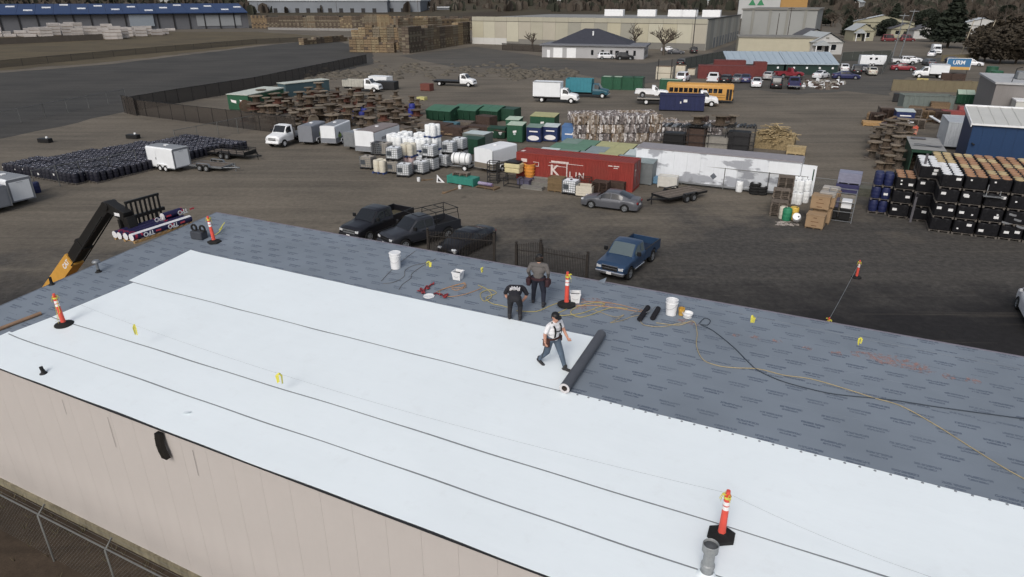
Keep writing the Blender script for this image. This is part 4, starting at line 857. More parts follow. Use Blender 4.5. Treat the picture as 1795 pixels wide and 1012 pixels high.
def pickup(name,label,loc,rz,body_m,L=5.7,W=1.98,H=1.88,cab='crew',bumper=CHR,grille=None,glass=GLS,rimm=None,rack=False,bedfill=None,lift=0.0,group=None,hood_z=1.2,small=False):
	t=thing(name,label,'pickup truck',loc,rz,group);F=L/2;fa,ra_=F-1.0,-F+1.15;r=.40+lift*.3;cb={'crew':-.62,'ext':-.25,'reg':.35}[cab];w2=W/2;rail=1.22+lift
	cow=F-1.42;rf=cow-.72;hz=hood_z+lift;H=H+lift
	sh=Shell(zt=[(cb,H-.06),(cb+.15,H-.01),(rf-.5,H),(rf,H-.05),(cow,hz),(F-.25,hz-.10),(F,hz-.24)],zs=[(cb,rail-.02),(cow-.1,rail-.03),(cow,hz-.05),(F-.25,hz-.16),(F,hz-.30)],ws=[(cb,w2),(F-.5,w2),(F-.1,w2*.95),(F,w2*.9)],wt=[(cb,w2*.80),(rf,w2*.78),(cow,w2*.88),(F-.3,w2*.84),(F,w2*.8)],base=.52+lift,axles=[fa],ra=.50,crown=.035)
	sh.body(body_m,t);sh.top(rf+.03,cow-.02,t,glass,.9)
	if cab=='crew':m_=(cb+rf)/2+.1;sh.side(cb+.12,m_-.05,t,glass);sh.side(m_+.05,cow-.32,t,glass)
	elif cab=='ext':m_=cb+.6;sh.side(cb+.1,m_-.04,t,glass);sh.side(m_+.04,cow-.32,t,glass)
	else:sh.side(cb+.1,cow-.32,t,glass)
	M().box(cb-.018,cb-.004,-w2*.66,w2*.66,rail+.08,H-.14).build('rear_window',glass,t)
	b0,b1=-F,cb-.05;pts=[(b0,.62+lift),(ra_-.52,.58+lift)]+[(ra_+.52*math.cos(math.pi-k*math.pi/8),.40+lift*.8+.50*math.sin(math.pi-k*math.pi/8)+.06) for k in range(9)]+[(ra_+.52,.58+lift),(b1,.55+lift),(b1,rail),(b0,rail)]
	bd=M()
	for s in (-1,1):bd.prism(pts,s*w2-(.0 if s<0 else .07),s*w2+(.07 if s<0 else 0))
	bd.box(b0,b0+.06,-w2+.07,w2-.07,.62+lift,rail-.01);bd.box(b1-.05,b1,-w2+.07,w2-.07,.62+lift,rail-.01);o=bd.build('bed',body_m,t,bevel=.02)
	fl_=M();fl_.box(b0+.06,b1-.05,-w2+.07,w2-.07,.70+lift,.76+lift);
	for s in (-1,1):fl_.box(ra_-.45,ra_+.45,s*(w2-.07)-(.0 if s<0 else .22),s*(w2-.07)+(.22 if s<0 else 0),.76+lift,1.0+lift)
	fl_.build('bed_liner',bedfill or DKM,t)
	cp_=M()
	for s in (-1,1):cp_.box(b0+.02,b1-.02,s*w2-(.005 if s<0 else .075),s*w2+(.075 if s<0 else .005),rail+.002,rail+.02)
	cp_.build('rail_cap',BLK,o)
	M().rbox(b0-.18,b0-.0,-w2+.05,w2-.05,.50+lift,.68+lift,.03).build('rear_bumper',bumper,t)
	for s in (-1,1):M().box(b0-.012,b0+.02,s*(w2-.09)-.07,s*(w2-.09)+.07,.82+lift,1.14+lift).build('taillight',RED_L,t)
	front_bits(t,F-.02,W*.95,hz-.34,hz-.36,grille or BLK,bumper=bumper,bz=.56+lift,bh=.2,lh=.18,lw=.32,gh=.30)
	mirrors(t,cow-.35,w2,rail+.16,BLK,1.2)
	hn=M()
	for s in (-1,1):hn.box((cb+rf)/2+.2,(cb+rf)/2+.4,s*w2-.025,s*w2+.025,rail-.14,rail-.10)
	hn.build('door_handle',BLK,t);rb=M()
	for s in (-1,1):rb.tube([(cb+.1,s*(w2+.0),.46+lift),(fa-.6,s*(w2+.0),.46+lift)],.05,8)
	rb.build('side_step',bumper if bumper is CHR else BLK,t)
	add_wheels(t,[fa,ra_],W-.02,r,.27,rimm or ALU)
	if rack:
		k=M();zr=H+.22
		for s in (-1,1):
			y=s*(w2-.05);k.tube([(b0+.12,y,rail),(b0+.2,y*.9,zr)],.028,6);k.tube([(b1-.1,y,rail),(b1-.15,y*.9,zr)],.028,6);k.tube([(b0+.1,y*.9,zr),(rf-.1,y*.9,zr)],.028,6);k.tube([(b0+.2,y*.9,zr-.3),(b1-.15,y*.9,zr-.3)],.02,6)
		for x in (b0+.15,(b0+b1)/2,b1-.15,rf-.1):k.tube([(x,-w2*.86,zr),(x,w2*.86,zr)],.025,6)
		k.build('ladder_rack',BLK,t)
	return t
def car(name,label,loc,rz,body_m,L=4.75,W=1.84,H=1.45,style='sedan',glass=GLS,rimm=None,group=None,cat='car',dark_front=False):
	t=thing(name,label,cat,loc,rz,group);F=L/2;fa,ra_=F-.95,-F+1.02;w2=W/2;r=.33
	if style=='sedan':
		rw0,rw1,rf,cow=-F+.62,-F+1.62,F-2.05,F-1.28;hz,tz=.95,1.03
		zt=[(-F,.62),(-F+.06,tz-.14),(-F+.15,tz),(rw0,tz+.03),(rw1,H-.04),(rw1+.6,H),(rf,H-.03),(cow,hz),(F-.4,hz-.13),(F-.08,hz-.26),(F,.58)];be=.93
		side=[(rw0+.62,rw1+.55),(rw1+.62,cow-.42)]
	elif style=='suv':
		rw0,rw1,rf,cow=-F+.05,-F+.45,F-1.95,F-1.2;hz=1.08;zt=[(-F,.7),(-F+.03,1.05),(rw0,1.1),(rw1,H-.03),(rw1+.5,H),(rf,H-.03),(cow,hz),(F-.4,hz-.1),(F-.08,hz-.25),(F,.7)];be=1.05
		side=[(rw1+.05,-F+1.3),(-F+1.4,F-2.35),(F-2.27,cow-.35)];r=.37
	elif style=='van':
		rw0,rw1,rf,cow=-F+.02,-F+.12,F-1.55,F-.85;hz=1.15;zt=[(-F,.7),(-F+.02,1.1),(rw1,H-.03),(rw1+.3,H),(rf,H-.03),(cow,hz),(F-.2,hz-.12),(F,.75)];be=1.15
		side=[(rw1+.2,-F+1.4),(-F+1.5,F-2.6),(F-2.3,cow-.3)];r=.36
	sh=Shell(zt=zt,zs=[(-F,.55),(-F+.1,be-.12),(-F+.5,be),(cow,be),(F-.4,hz-.18),(F,.50)],ws=[(-F,w2*.82),(-F+.3,w2*.97),(0,w2),(F-.5,w2*.97),(F-.1,w2*.86),(F,w2*.76)],wt=[(-F,w2*.7),(-F+.4,w2*.78),(0,w2*.72 if style=='sedan' else w2*.8),(cow,w2*.82),(F-.3,w2*.74),(F,w2*.64)],base=.24 if style=='sedan' else .32,axles=[fa,ra_],ra=r+.05,crown=.035)
	sh.body(body_m,t);sh.top(rf+.02,cow-.03,t,glass,.9)
	sh.top(rw0+.05,rw1-.03,t,glass,.86,name='rear_window')
	for a,b in side:sh.side(a,b,t,glass)
	for s in (-1,1):
		M().rbox(F-.22,F-.02,s*w2*.62-.16,s*w2*.62+.16,.62,.74,.03).build('headlight',LMP,t);M().rbox(-F-.01,-F+.12,s*w2*.66-.14,s*w2*.66+.14,.72,.86,.03).build('taillight',RED_L,t)
	M().box(F-.06,F+.012,-w2*.42,w2*.42,.42,.60).build('grille',BLK,t);M().box(F+.0,F+.03,-.16,.16,.34,.44).build('license_plate',PLT,t);M().box(-F-.02,-F+.03,-.16,.16,.56,.68).build('license_plate',PLT,t)
	M().rbox(-F-.03,-F+.2,-w2*.8,w2*.8,.34,.56,.05).build('rear_bumper',body_m,t);mirrors(t,cow-.42,w2*.9,be+.06,body_m,.8)
	add_wheels(t,[fa,ra_],W-.04,r,.22,rimm or ALU);return t
def truck(name,label,loc,rz,cab_m,L=7.5,W=2.3,kind='flatbed',bed_m=None,H=2.35,cat='truck',group=None,box_h=3.2,hood=True,glass=GLS,rimm=None,bed_z=1.0):
	"medium truck: bonnet and cab in front, then a bed, box, hopper or tank behind"
	t=thing(name,label,cat,loc,rz,group);F=L/2;fa,ra_=F-.95,-F+1.5;w2=W/2;cb=F-2.75;cow=F-1.25;rf=cow-.55
	sh=Shell(zt=[(cb,H-.05),(cb+.2,H),(rf,H-.05),(cow,1.55),(F-.2,1.38),(F,1.15)],zs=[(cb,1.45),(cow,1.45),(F-.2,1.22),(F,1.02)],ws=[(cb,w2*.92),(cow,w2*.94),(F-.2,w2*.9),(F,w2*.84)],wt=[(cb,w2*.8),(rf,w2*.78),(cow,w2*.8),(F,w2*.7)],base=.62,axles=[fa],ra=.52,crown=.04)
	sh.body(cab_m,t,'cab');sh.top(rf+.03,cow-.03,t,glass,.9);sh.side(cb+.35,cow-.28,t,glass)
	front_bits(t,F-.02,W*.84,1.0,1.02,BLK,bumper=cab_m if cab_m is W_ else CHR,bz=.62,bh=.2,lh=.16,lw=.28,gh=.28);mirrors(t,cow-.3,w2*.92,1.75,BLK,1.3)
	M().box(-F,cow,-.42,.42,.55,.78).build('frame',BLK,t)
	bm=bed_m or DKM;b0,b1=-F,cb-.12
	if kind=='flatbed':
		k=M();k.box(b0,b1,-w2,w2,bed_z-.12,bed_z);
		for x in np.arange(b0+.3,b1,.55):k.box(x-.04,x+.04,-w2-.01,w2+.01,bed_z-.17,bed_z-.121)
		k.box(b1-.06,b1,-w2,w2,bed_z,bed_z+.95);k.build('flat_deck',bm,t)
	elif kind=='box':
		k=M().rbox(b0,b1+.1,-w2,w2,.95,box_h,.05);o=k.build('cargo_box',bm,t);tr_=M();tr_.box(b0-.012,b1+.112,-w2-.012,-w2+.03,box_h-.10,box_h+.012);tr_.box(b0-.012,b1+.112,w2-.03,w2+.012,box_h-.10,box_h+.012);tr_.box(b0-.012,b0+.03,-w2+.03,w2-.03,box_h-.1,box_h+.012);tr_.build('roof_trim',ALU,o)
		M().box(b0,b1,-w2-.004,w2+.004,.80,.945).build('skirt',DKM,t)
	elif kind=='hopper':
		k=M();w3=w2
		for s in (-1,1):k.box(b0,b1,s*w3-(.0 if s<0 else .08),s*w3+(.08 if s<0 else 0),.95,box_h)
		k.box(b0,b0+.08,-w3+.08,w3-.08,.95,box_h);k.box(b1-.08,b1,-w3+.08,w3-.08,.95,box_h);k.box(b0+.08,b1-.08,-w3+.08,w3-.08,.95,1.05)
		for x in np.linspace(b0+.2,b1-.2,8):
			for s in (-1,1):k.box(x-.04,x+.04,s*w3-(.05 if s<0 else-.0),s*w3+(.0 if s<0 else .05),.95,box_h)
		k.build('hopper',bm,t,bevel=.0)
	add_wheels(t,[fa],W*.93,.46,.27,rimm or W_,.55);add_wheels(t,[ra_],W*.93,.46,.27,rimm or W_,.55,dual=(ra_,));return t
def cargo_trailer(label,loc,rz,L=4.3,W=2.1,H=2.3,body_m=None,roof_m=None,lower=None,door_side=-1,logo=None,rear_panel=True,rear_m=None,round_top=.14,group='enclosed cargo trailers',vnose=False,ladder=False):
	"box trailer on its wheels; local +x is the tongue end"
	t=thing('cargo_trailer',label,'trailer',loc,rz,group);bm_=body_m or TRL;z0=.42;w2=W/2;r=round_top;x0,x1=-L/2,L/2
	nose=.35 if vnose else 0
	s=M();rings=[];prof=[(w2,z0),(w2,H-r)]+[(w2-r+r*math.cos(a),H-r+r*math.sin(a)) for a in (.4,.8,1.2)]+[(w2-r,H),(w2*.5,H+.03),(0,H+.04)]
	full=prof+[(-y,z) for y,z in prof[-2::-1]]
	for x in (x0,x0+.02,x1-.02,x1):rings.append([(x,y,z) for y,z in full])
	n=len(full);mi0=[]
	s.add([p for q in rings for p in q],[(i*n+j,(i+1)*n+j,(i+1)*n+j+1,i*n+j+1) for i in range(3) for j in (list(range(1))+list(range(n-2,n-1)))])
	s.m(1).add([p for q in rings for p in q],[(i*n+j,(i+1)*n+j,(i+1)*n+j+1,i*n+j+1) for i in range(3) for j in list(range(1,5))+list(range(n-6,n-2))],True)
	s.m(2).add([p for q in rings for p in q],[(i*n+j,(i+1)*n+j,(i+1)*n+j+1,i*n+j+1) for i in range(3) for j in range(5,n-6)],True)
	s.m(0).add(rings[0],[tuple(range(n))]);s.add(rings[-1],[tuple(range(n-1,-1,-1))]);s.add([(x0,-w2,z0),(x1,-w2,z0),(x1,w2,z0),(x0,w2,z0)],[(0,1,2,3)])
	s.build('body',[bm_,bm_ if roof_m is None or roof_m is W_ else roof_m,roof_m or mat('trailer_roof_grey',lin(132,136,142),.6,0,.08,1)],t)
	if rear_m:M().prism([(-w2,z0),(w2,z0),(w2,H-r),(w2-.06,H-.05),(-w2+.06,H-.05),(-w2,H-r)],0,.02).build('rear_frame',rear_m,t,(x0-.001,0,0),math.pi/2)
	if vnose:M().slab([(x1,-w2+.02),(x1+.7,-.15),(x1+.7,.15),(x1,w2-.02)],z0,H-.1).build('nose',bm_,t)
	e=M()
	for x in (x0,x1):
		for y in (-w2,w2):e.box(x-.025,x+.025,y-.025,y+.025,z0,H-r)
	e.box(x0,x1,-w2-.012,-w2+.01,z0-.06,z0+.03);e.box(x0,x1,w2-.01,w2+.012,z0-.06,z0+.03);e.build('corner_trim',ALU,t)
	if lower:M().box(x0-.014,x1+.014,-w2-.014,w2+.014,z0+.02,z0+.55).build('stone_guard',lower,t)
	if rear_panel:o=M().box(x0-.035,x0-.004,-w2+.16,w2-.16,z0+.10,H-r-.12).build('ramp_door',bm_,t);M().tube([(x0-.05,-.25,H-r-.2),(x0-.05,.25,H-r-.2)],.012,6).build('door_bar',ALU,o)
	o=M().box(x1-1.35,x1-.65,door_side*(w2+.012)-.008,door_side*(w2+.012)+.008,z0+.12,H-r-.15).build('side_door',bm_,t);M().box(x1-1.30,x1-1.25,door_side*(w2+.03)-.012,door_side*(w2+.03)+.012,z0+.7,z0+.95).build('handle',BLK,o)
	M().rbox(-.18,.18,-.18,.18,H+.03,H+.14,.03).build('roof_vent',W_,t)
	fd=M();ax=[-.12-.38,-.12+.38] if L>3.4 else [-.12]
	for s_ in (-1,1):fd.prism([(ax[0]-.42,.42),(ax[0]-.28,.74),(ax[-1]+.28,.74),(ax[-1]+.42,.42),(ax[-1]+.38,.42),(ax[-1]+.26,.70),(ax[0]-.26,.70),(ax[0]-.38,.42)],s_*w2-(.1 if s_<0 else-.002),s_*w2+(-.002 if s_<0 else .1))
	fd.build('fender',W_,t);add_wheels(t,ax,W+.1,.31,.2,W_,.55)
	tg=M();tg.tube([(x1,-.55,z0-.02),(x1+1.1,0,z0-.02)],.04,6);tg.tube([(x1,.55,z0-.02),(x1+1.1,0,z0-.02)],.04,6);tg.tube([(x1+.75,0,0),(x1+.75,0,.75)],.03,6);tg.rbox(x1+1.0,x1+1.25,-.05,.05,z0-.06,z0+.04,.02);tg.build('tongue',BLK,t)
	if logo:
		sg,xx=logo;lg_=M();y=sg*(w2+.010);c0=[(xx+.45*math.cos(a)*(1+.15*math.sin(3*a)),z0+.55+.5*math.sin(a)*(1 if math.sin(a)>0 else .9)) for a in [k*2*math.pi/14 for k in range(14)]]
		lg_.m(0).prism(c0,y-.004,y+.004);lg_.m(1).prism([(xx-.1+.2*math.cos(k*.785),z0+1.0+.16*math.sin(k*.785)) for k in range(8)],y-.007,y+.007);lg_.build('green_emblem',[mat('emblem_green',lin(120,150,52),.5),mat('emblem_dark',lin(48,52,60),.5)],t)
	return t
def flat_trailer(label,loc,rz,L=4.2,W=2.0,deck=WOODG,frame=BLK,rails=0.0,z=.62,axles=2,group='open flat trailers',ramp=False,gap=True):
	t=thing('flat_trailer',label,'trailer',loc,rz,group);x0,x1,w2=-L/2,L/2,W/2
	n=9
	for k in range(n):a=-w2+.05+k*(W-.1)/n;M().box(x0+.03,x1-.03,a+.006,a+(W-.1)/n-.006,z-.04,z).build('deck_plank',deck,t)
	f=M()
	for y in (-w2,w2):f.box(x0,x1,y-.05 if y>0 else y,y if y>0 else y+.05,z-.16,z+.02)
	f.box(x0,x0+.05,-w2,w2,z-.16,z+.02);f.box(x1-.05,x1,-w2,w2,z-.16,z+.02)
	for x in np.linspace(x0+.5,x1-.5,6):f.box(x-.03,x+.03,-w2,w2,z-.14,z-.05)
	f.tube([(x1,-w2*.7,z-.1),(x1+1.2,0,z-.14)],.05,6);f.tube([(x1,w2*.7,z-.1),(x1+1.2,0,z-.14)],.05,6);f.tube([(x1+.9,0,.02),(x1+.9,0,.85)],.04,6);f.rbox(x1+1.1,x1+1.4,-.06,.06,z-.22,z-.08,.02)
	f.build('frame',frame,t)
	if rails:
		r_=M()
		for y in (-w2+.02,w2-.02):
			r_.box(x0,x1,y-.02,y+.02,z+rails-.05,z+rails);r_.box(x0,x1,y-.02,y+.02,z+rails*.5-.02,z+rails*.5+.02)
			for x in np.linspace(x0+.03,x1-.03,6):r_.box(x-.025,x+.025,y-.025,y+.025,z,z+rails)
		r_.box(x1-.05,x1,-w2,w2,z,z+rails*.6);r_.build('side_rail',frame,t)
	ax={1:[-.1],2:[-.5,.3],3:[-.9,-.1,.7]}[axles]
	fd=M()
	for s in (-1,1):y=s*(w2+.13);fd.prism([(ax[0]-.45,.5),(ax[0]-.3,.80),(ax[-1]+.3,.80),(ax[-1]+.45,.5),(ax[-1]+.41,.5),(ax[-1]+.28,.77),(ax[0]-.28,.77),(ax[0]-.41,.5)],y-.12,y+.12)
	fd.build('fender',frame,t);add_wheels(t,ax,W+.48,.34,.2,ALU if frame is not BLK else GALV,.55);return t
# --- near the roof
vh=math.radians(54)
def at2(px,py,z=0):return G(px,py,z)
fw=lambda hd,d:Vector((math.cos(hd)*d,math.sin(hd)*d,0))
rt_=lambda hd,d:Vector((math.sin(hd)*d,-math.cos(hd)*d,0))
PB=paint('black_truck',(26,26,32));PD=paint('charcoal_truck',(46,48,54));PBL=paint('blue_truck',(36,62,92));PG=paint('grey_sedan',(84,86,92))
def by_wheels(pf,pr,wf_x,wr_x,W,near_right):
	"pose from the ground pixels of the near-side front and rear wheels"
	a,b=G(*pf),G(*pr);hd=heading(b,a);d=(a-b).length;k=(wf_x+wr_x)/2
	c=a.lerp(b,.5)-fw(hd,k);off=(W/2)*(-1 if near_right else 1);return c+rt_(hd,off),hd,d
def pick_at(pf,pr,**kw):
	L=kw.get('L',5.7);W=kw.get('W',1.98);c,hd,d=by_wheels(pf,pr,L/2-1.0,-L/2+1.15,W,kw.pop('near_right',False));print(kw['label'][:30],'wheelbase',round(d,2),'vs',round(L-2.15,2),'heading',round(math.degrees(hd),1));return pickup(loc=c,rz=hd,**kw)
pick_at((1105,491),(1144,459.6),name='pickup_truck',label='dark blue extended-cab pickup with chrome bumper facing the roof',body_m=PBL,cab='ext',L=5.7,W=1.95,glass=GLB,bumper=CHR,grille=BLK,lift=.05,bedfill=mat('bed_blue',lin(30,44,66),.7))
pick_at((722,438),(777,423),name='pickup_truck',label='dusty charcoal crew-cab pickup with a black ladder rack',body_m=PD,cab='crew',L=5.7,W=1.95,rack=True,bumper=PD,lift=.05)
pick_at((652,425),(708,402),name='pickup_truck',label='black crew-cab pickup with silver grille and junk in its bed',body_m=PB,cab='crew',L=5.8,W=2.0,bumper=BLK,grille=GALV,lift=.12,bedfill=mat('bed_junk',lin(84,78,60),.9,0,.5,6))
c,hd,d=by_wheels((818,451),(858,431),1.42,-1.35,1.84,False);car('sports_car','low black sports car behind the iron gate',c,hd,paint('black_car',(20,20,27)),L=4.75,W=1.88,H=1.34,rimm=DKM)
c,hd,d=by_wheels((1037,366),(1092,373),1.42,-1.35,1.84,False);print('sedan',d,math.degrees(hd));car('sedan','grey four-door sedan parked in front of the red container',c,hd,PG,L=4.75,W=1.84,H=1.46,rimm=GALV)
# ---------------------------------------------------------------- yard: containers, trailers, totes, reels, bales
YU=Vector((math.cos(YA),math.sin(YA),0));YV=Vector((-math.sin(YA),math.cos(YA),0))
HU,HV=YA,YA+math.pi/2
def box_frame(px0,px1,z=0.0):
	"left and right pixel of a front edge at height z -> left corner on the ground, angle, length"
	a,b=G(*px0,z),G(*px1,z);return Vector((a.x,a.y,0)),heading(a,b),(b-a).length
def corrugated(mm,x0,x1,y,z0,z1,d=.035,p=.28):
	"trapezoid ribs on a wall facing -y"
	x=x0;pts=[]
	while x<x1-1e-6:
		pts+=[(x,y),(min(x1,x+p*.3),y),(min(x1,x+p*.45),y+d),(min(x1,x+p*.8),y+d)];x+=p
	pts.append((x1,y));n=len(pts);mm.add([(a,b,z0) for a,b in pts]+[(a,b,z1) for a,b in pts],[(i,i+1,n+i+1,n+i) for i in range(n-1)])
def container(name,label,loc,rz,L,W,H,m_,cat='container',group=None,doors='right',roof_m=None,base=0.0):
	t=thing(name,label,cat,loc,rz,group);s=M()
	corrugated(s,.12,L-.12,.02,base+.18,H-.12);q=len(s.v);corrugated(s,.12,L-.12,.02,base+.18,H-.12);s.xf((L,W,0),math.pi,q)
	for xx,rot in (((0 if doors=='right' else L),1),):
		q=len(s.v);corrugated(s,.12,W-.12,.02,base+.18,H-.12);s.xf((0,W,0),-math.pi/2,q) if doors=='right' else s.xf((L,0,0),math.pi/2,q)
	s.build('side_wall',m_,t);f=M()
	for x in (0,L-.12):
		for y in (0,W-.12):f.box(x,x+.12,y,y+.12,base,H)
	for y in (0,W-.1):f.box(.12,L-.12,y,y+.1,base,base+.18);f.box(.12,L-.12,y,y+.1,H-.12,H)
	for x in (0,L-.1):f.box(x,x+.1,.12,W-.12,base,base+.18);f.box(x,x+.1,.12,W-.12,H-.12,H)
	f.build('frame',m_,t);r=M();n=int(L/.3)
	for k in range(n):r.box(.12+k*(L-.24)/n+.02,.12+(k+1)*(L-.24)/n-.08,.12,W-.12,H-.06,H-.035)
	r.box(.1,L-.1,.1,W-.1,H-.1,H-.06);r.build('roof',roof_m or m_,t)
	x=L-.03 if doors=='right' else .03;sg=1 if doors=='right' else-1
	for k in (0,1):
		o=M().box(min(x,x-sg*.05),max(x,x-sg*.05),.13+k*(W-.26)/2+.01,.13+(k+1)*(W-.26)/2-.01,base+.2,H-.13).build('door',m_,t);b_=M()
		for yy in (.3,.75):b_.tube([(x+sg*.03,.13+k*(W-.26)/2+yy,base+.22),(x+sg*.03,.13+k*(W-.26)/2+yy,H-.15)],.02,6)
		b_.build('lock_rod',GALV,o)
	return t
KR=mat('container_red',lin(146,46,36),.6,0,.14,.8,streak=.14,var_col=lin(136,50,40));KW=mat('faded_letter',lin(214,196,190),.7,0,.2,4)
a,ang,Lc=box_frame((905,266.5),(1112,286.6),2.6)
kc=container('shipping_container','long red shipping container with faded white letters behind the grey sedan',a,ang,Lc,2.35,2.6,KR)
def on_front(name,txt,size,x,z,bold=.015):return lettering(name,txt,size,KW,kc,(x,-.006,z),Euler((math.radians(90),0,0)),bold)
on_front('lettering','K',1.30,3.85,1.22,.03);on_front('lettering','L',.74,5.45,.98);on_front('lettering','I',.74,5.95,.98);on_front('lettering','N',.74,6.45,.98)
for x0,x1,z0,z1 in [(3.5,5.2,1.98,2.12),(3.3,6.6,1.92,1.96),(5.0,5.1,.3,1.98),(3.2,5.0,1.62,1.66),(.5,1.1,1.75,2.05),(1.7,2.3,1.80,1.84),(2.25,2.3,1.45,1.84),(1.7,2.3,1.44,1.49),(8.9,9.3,2.12,2.2),(9.4,9.9,2.12,2.2),(9.4,9.8,1.96,2.02)]:M().box(x0,x1,-.008,.012,z0,z1).build('paint_mark',KW,kc)
for y0,z0,z1 in [(.5,1.3,1.9),(.7,1.75,1.9),(.9,1.2,1.5)]:M().box(Lc-.028,Lc-.02,y0,y0+.18,z0,z1).build('paint_mark',KW,kc)
M().box(.15,.5,.6,1.2,2.57,2.575).build('roof_patch',KW,kc)
def patch_mat():
	m=mat('trailer_patch',lin(220,225,231),.6,0,.05,1,streak=.06);n=m.node_tree;N=n.nodes;Lk=n.links;b=N['Principled BSDF'];src=b.inputs['Base Color'].links[0].from_socket
	tc=N.new('ShaderNodeTexCoord');mp=N.new('ShaderNodeMapping');mp.inputs['Scale'].default_value=(.35,1,.75);Lk.new(tc.outputs['Object'],mp.inputs[0])
	nz=N.new('ShaderNodeTexNoise');nz.inputs['Scale'].default_value=1.0;nz.inputs['Detail'].default_value=6;Lk.new(mp.outputs[0],nz.inputs['Vector'])
	mr=N.new('ShaderNodeMapRange');mr.inputs[1].default_value=.515;mr.inputs[2].default_value=.555;Lk.new(nz.outputs['Fac'],mr.inputs[0])
	mx=N.new('ShaderNodeMix');mx.data_type='RGBA';Lk.new(mr.outputs[0],mx.inputs[0]);Lk.new(src,mx.inputs[6]);mx.inputs[7].default_value=(*lin(160,164,172),1)
	n2=N.new('ShaderNodeTexNoise');n2.inputs['Scale'].default_value=1.6;n2.inputs['Detail'].default_value=7;Lk.new(tc.outputs['Object'],n2.inputs['Vector'])
	sx=N.new('ShaderNodeSeparateXYZ');Lk.new(tc.outputs['Object'],sx.inputs[0])
	m2=N.new('ShaderNodeMapRange');m2.inputs[1].default_value=1.5;m2.inputs[2].default_value=.2;m2.inputs[3].default_value=-.25;m2.inputs[4].default_value=.16;Lk.new(sx.outputs[2],m2.inputs[0])
	ad=N.new('ShaderNodeMath');ad.operation='ADD';Lk.new(n2.outputs['Fac'],ad.inputs[0]);Lk.new(m2.outputs[0],ad.inputs[1])
	m3=N.new('ShaderNodeMapRange');m3.inputs[1].default_value=.58;m3.inputs[2].default_value=.72;m3.inputs[4].default_value=.6;Lk.new(ad.outputs[0],m3.inputs[0])
	m4=N.new('ShaderNodeMix');m4.data_type='RGBA';Lk.new(m3.outputs[0],m4.inputs[0]);Lk.new(mx.outputs[2],m4.inputs[6]);m4.inputs[7].default_value=(*lin(92,92,94),1);Lk.new(m4.outputs[2],b.inputs['Base Color']);return m
PATCH=patch_mat();TROOF=mat('trailer_roof',lin(140,136,140),.6,0,.1,2)
a,ang,Lt=box_frame((1116,256.5),(1407,283),3.15)
t=thing('semi_trailer','long white storage trailer with grey paint patches behind the chain-link','trailer',a,ang);s=M();np_=12
for k in range(np_):M().box(k*Lt/np_+.006,(k+1)*Lt/np_-.006,0,.04,.25,3.0).build('side_panel',PATCH,t)
s.box(0,Lt,.04,2.45,.25,3.0);s.build('body',TRL,t);M().box(-.03,Lt+.03,-.03,2.48,3.0,3.10).build('roof',TROOF,t);f=M();f.box(-.02,Lt+.02,-.025,0,.18,.34);f.box(Lt,Lt+.06,-.02,.1,.2,3.0);f.box(Lt,Lt+.06,2.35,2.47,.2,3.0);f.build('edge_rail',ALU,t)
M().prism([(6.9,1.1),(7.2,1.4),(7.5,1.1),(7.2,.8)],-.012,.0).build('placard',mat('placard_grey',lin(96,102,112),.6),t);M().box(Lt-2.6,Lt-.12,-.014,-.002,1.6,2.9).build('fresh_patch',TRL,t)
o=M();o.box(0,1.15,-.04,0,.3,2.9);o.build('door',TRL,t,(Lt+.06,0,0),math.radians(-5));o=M().box(.9,1.0,-.06,-.04,1.6,2.6).build('hinge',DGRN2,t,(Lt+.06,0,0),math.radians(-5))
for x in (Lt-2.8,Lt-4.0,2.2):ty,rm=wheel_pair(.48,.28,W_,.55);o=link('wheel',ty,t,(x,.3,.48));link('rim',rm,o)
CHL=mat('chain_link',lin(112,116,120),.6,.3,.1,5)
nn_=CHL.node_tree;nn_.nodes['Principled BSDF'].inputs['Alpha'].default_value=.16
def chain_fence(label,pts,h=1.8,step=3.0,zr=True,mesh_m=None,post_m=None,group=None,name='chain_link_fence'):
	t=thing(name,label,'fence',pts[0],0,group);o=pts[0];pm=post_m or FENCE
	for a,b in zip(pts,pts[1:]):
		d=b-a;n=max(1,round(d.length/step));a0=a-o;b0=b-o
		M().tube([a0+Vector((0,0,h)),b0+Vector((0,0,h))],.03,6).build('top_rail',pm,t)
		for k in range(n+1):
			p=a0.lerp(b0,k/n);M().cyl((p.x,p.y,0),(p.x,p.y,h+.06),.04,.04,8).build('post',pm,t)
		for k in range(n):
			p,q=a0.lerp(b0,k/n),a0.lerp(b0,(k+1)/n);M().add([(p.x,p.y,.05),(q.x,q.y,.05),(q.x,q.y,h-.03),(p.x,p.y,h-.03)],[(0,1,2,3)]).build('mesh_panel',mesh_m or CHL,t)
	return t
fz=1.9;chain_fence('chain-link fence in front of the white storage trailer',[G(1128,281,fz).xy.to_3d(),G(1349,303.5,fz).xy.to_3d(),G(1560,325,fz).xy.to_3d()],fz,3.3)
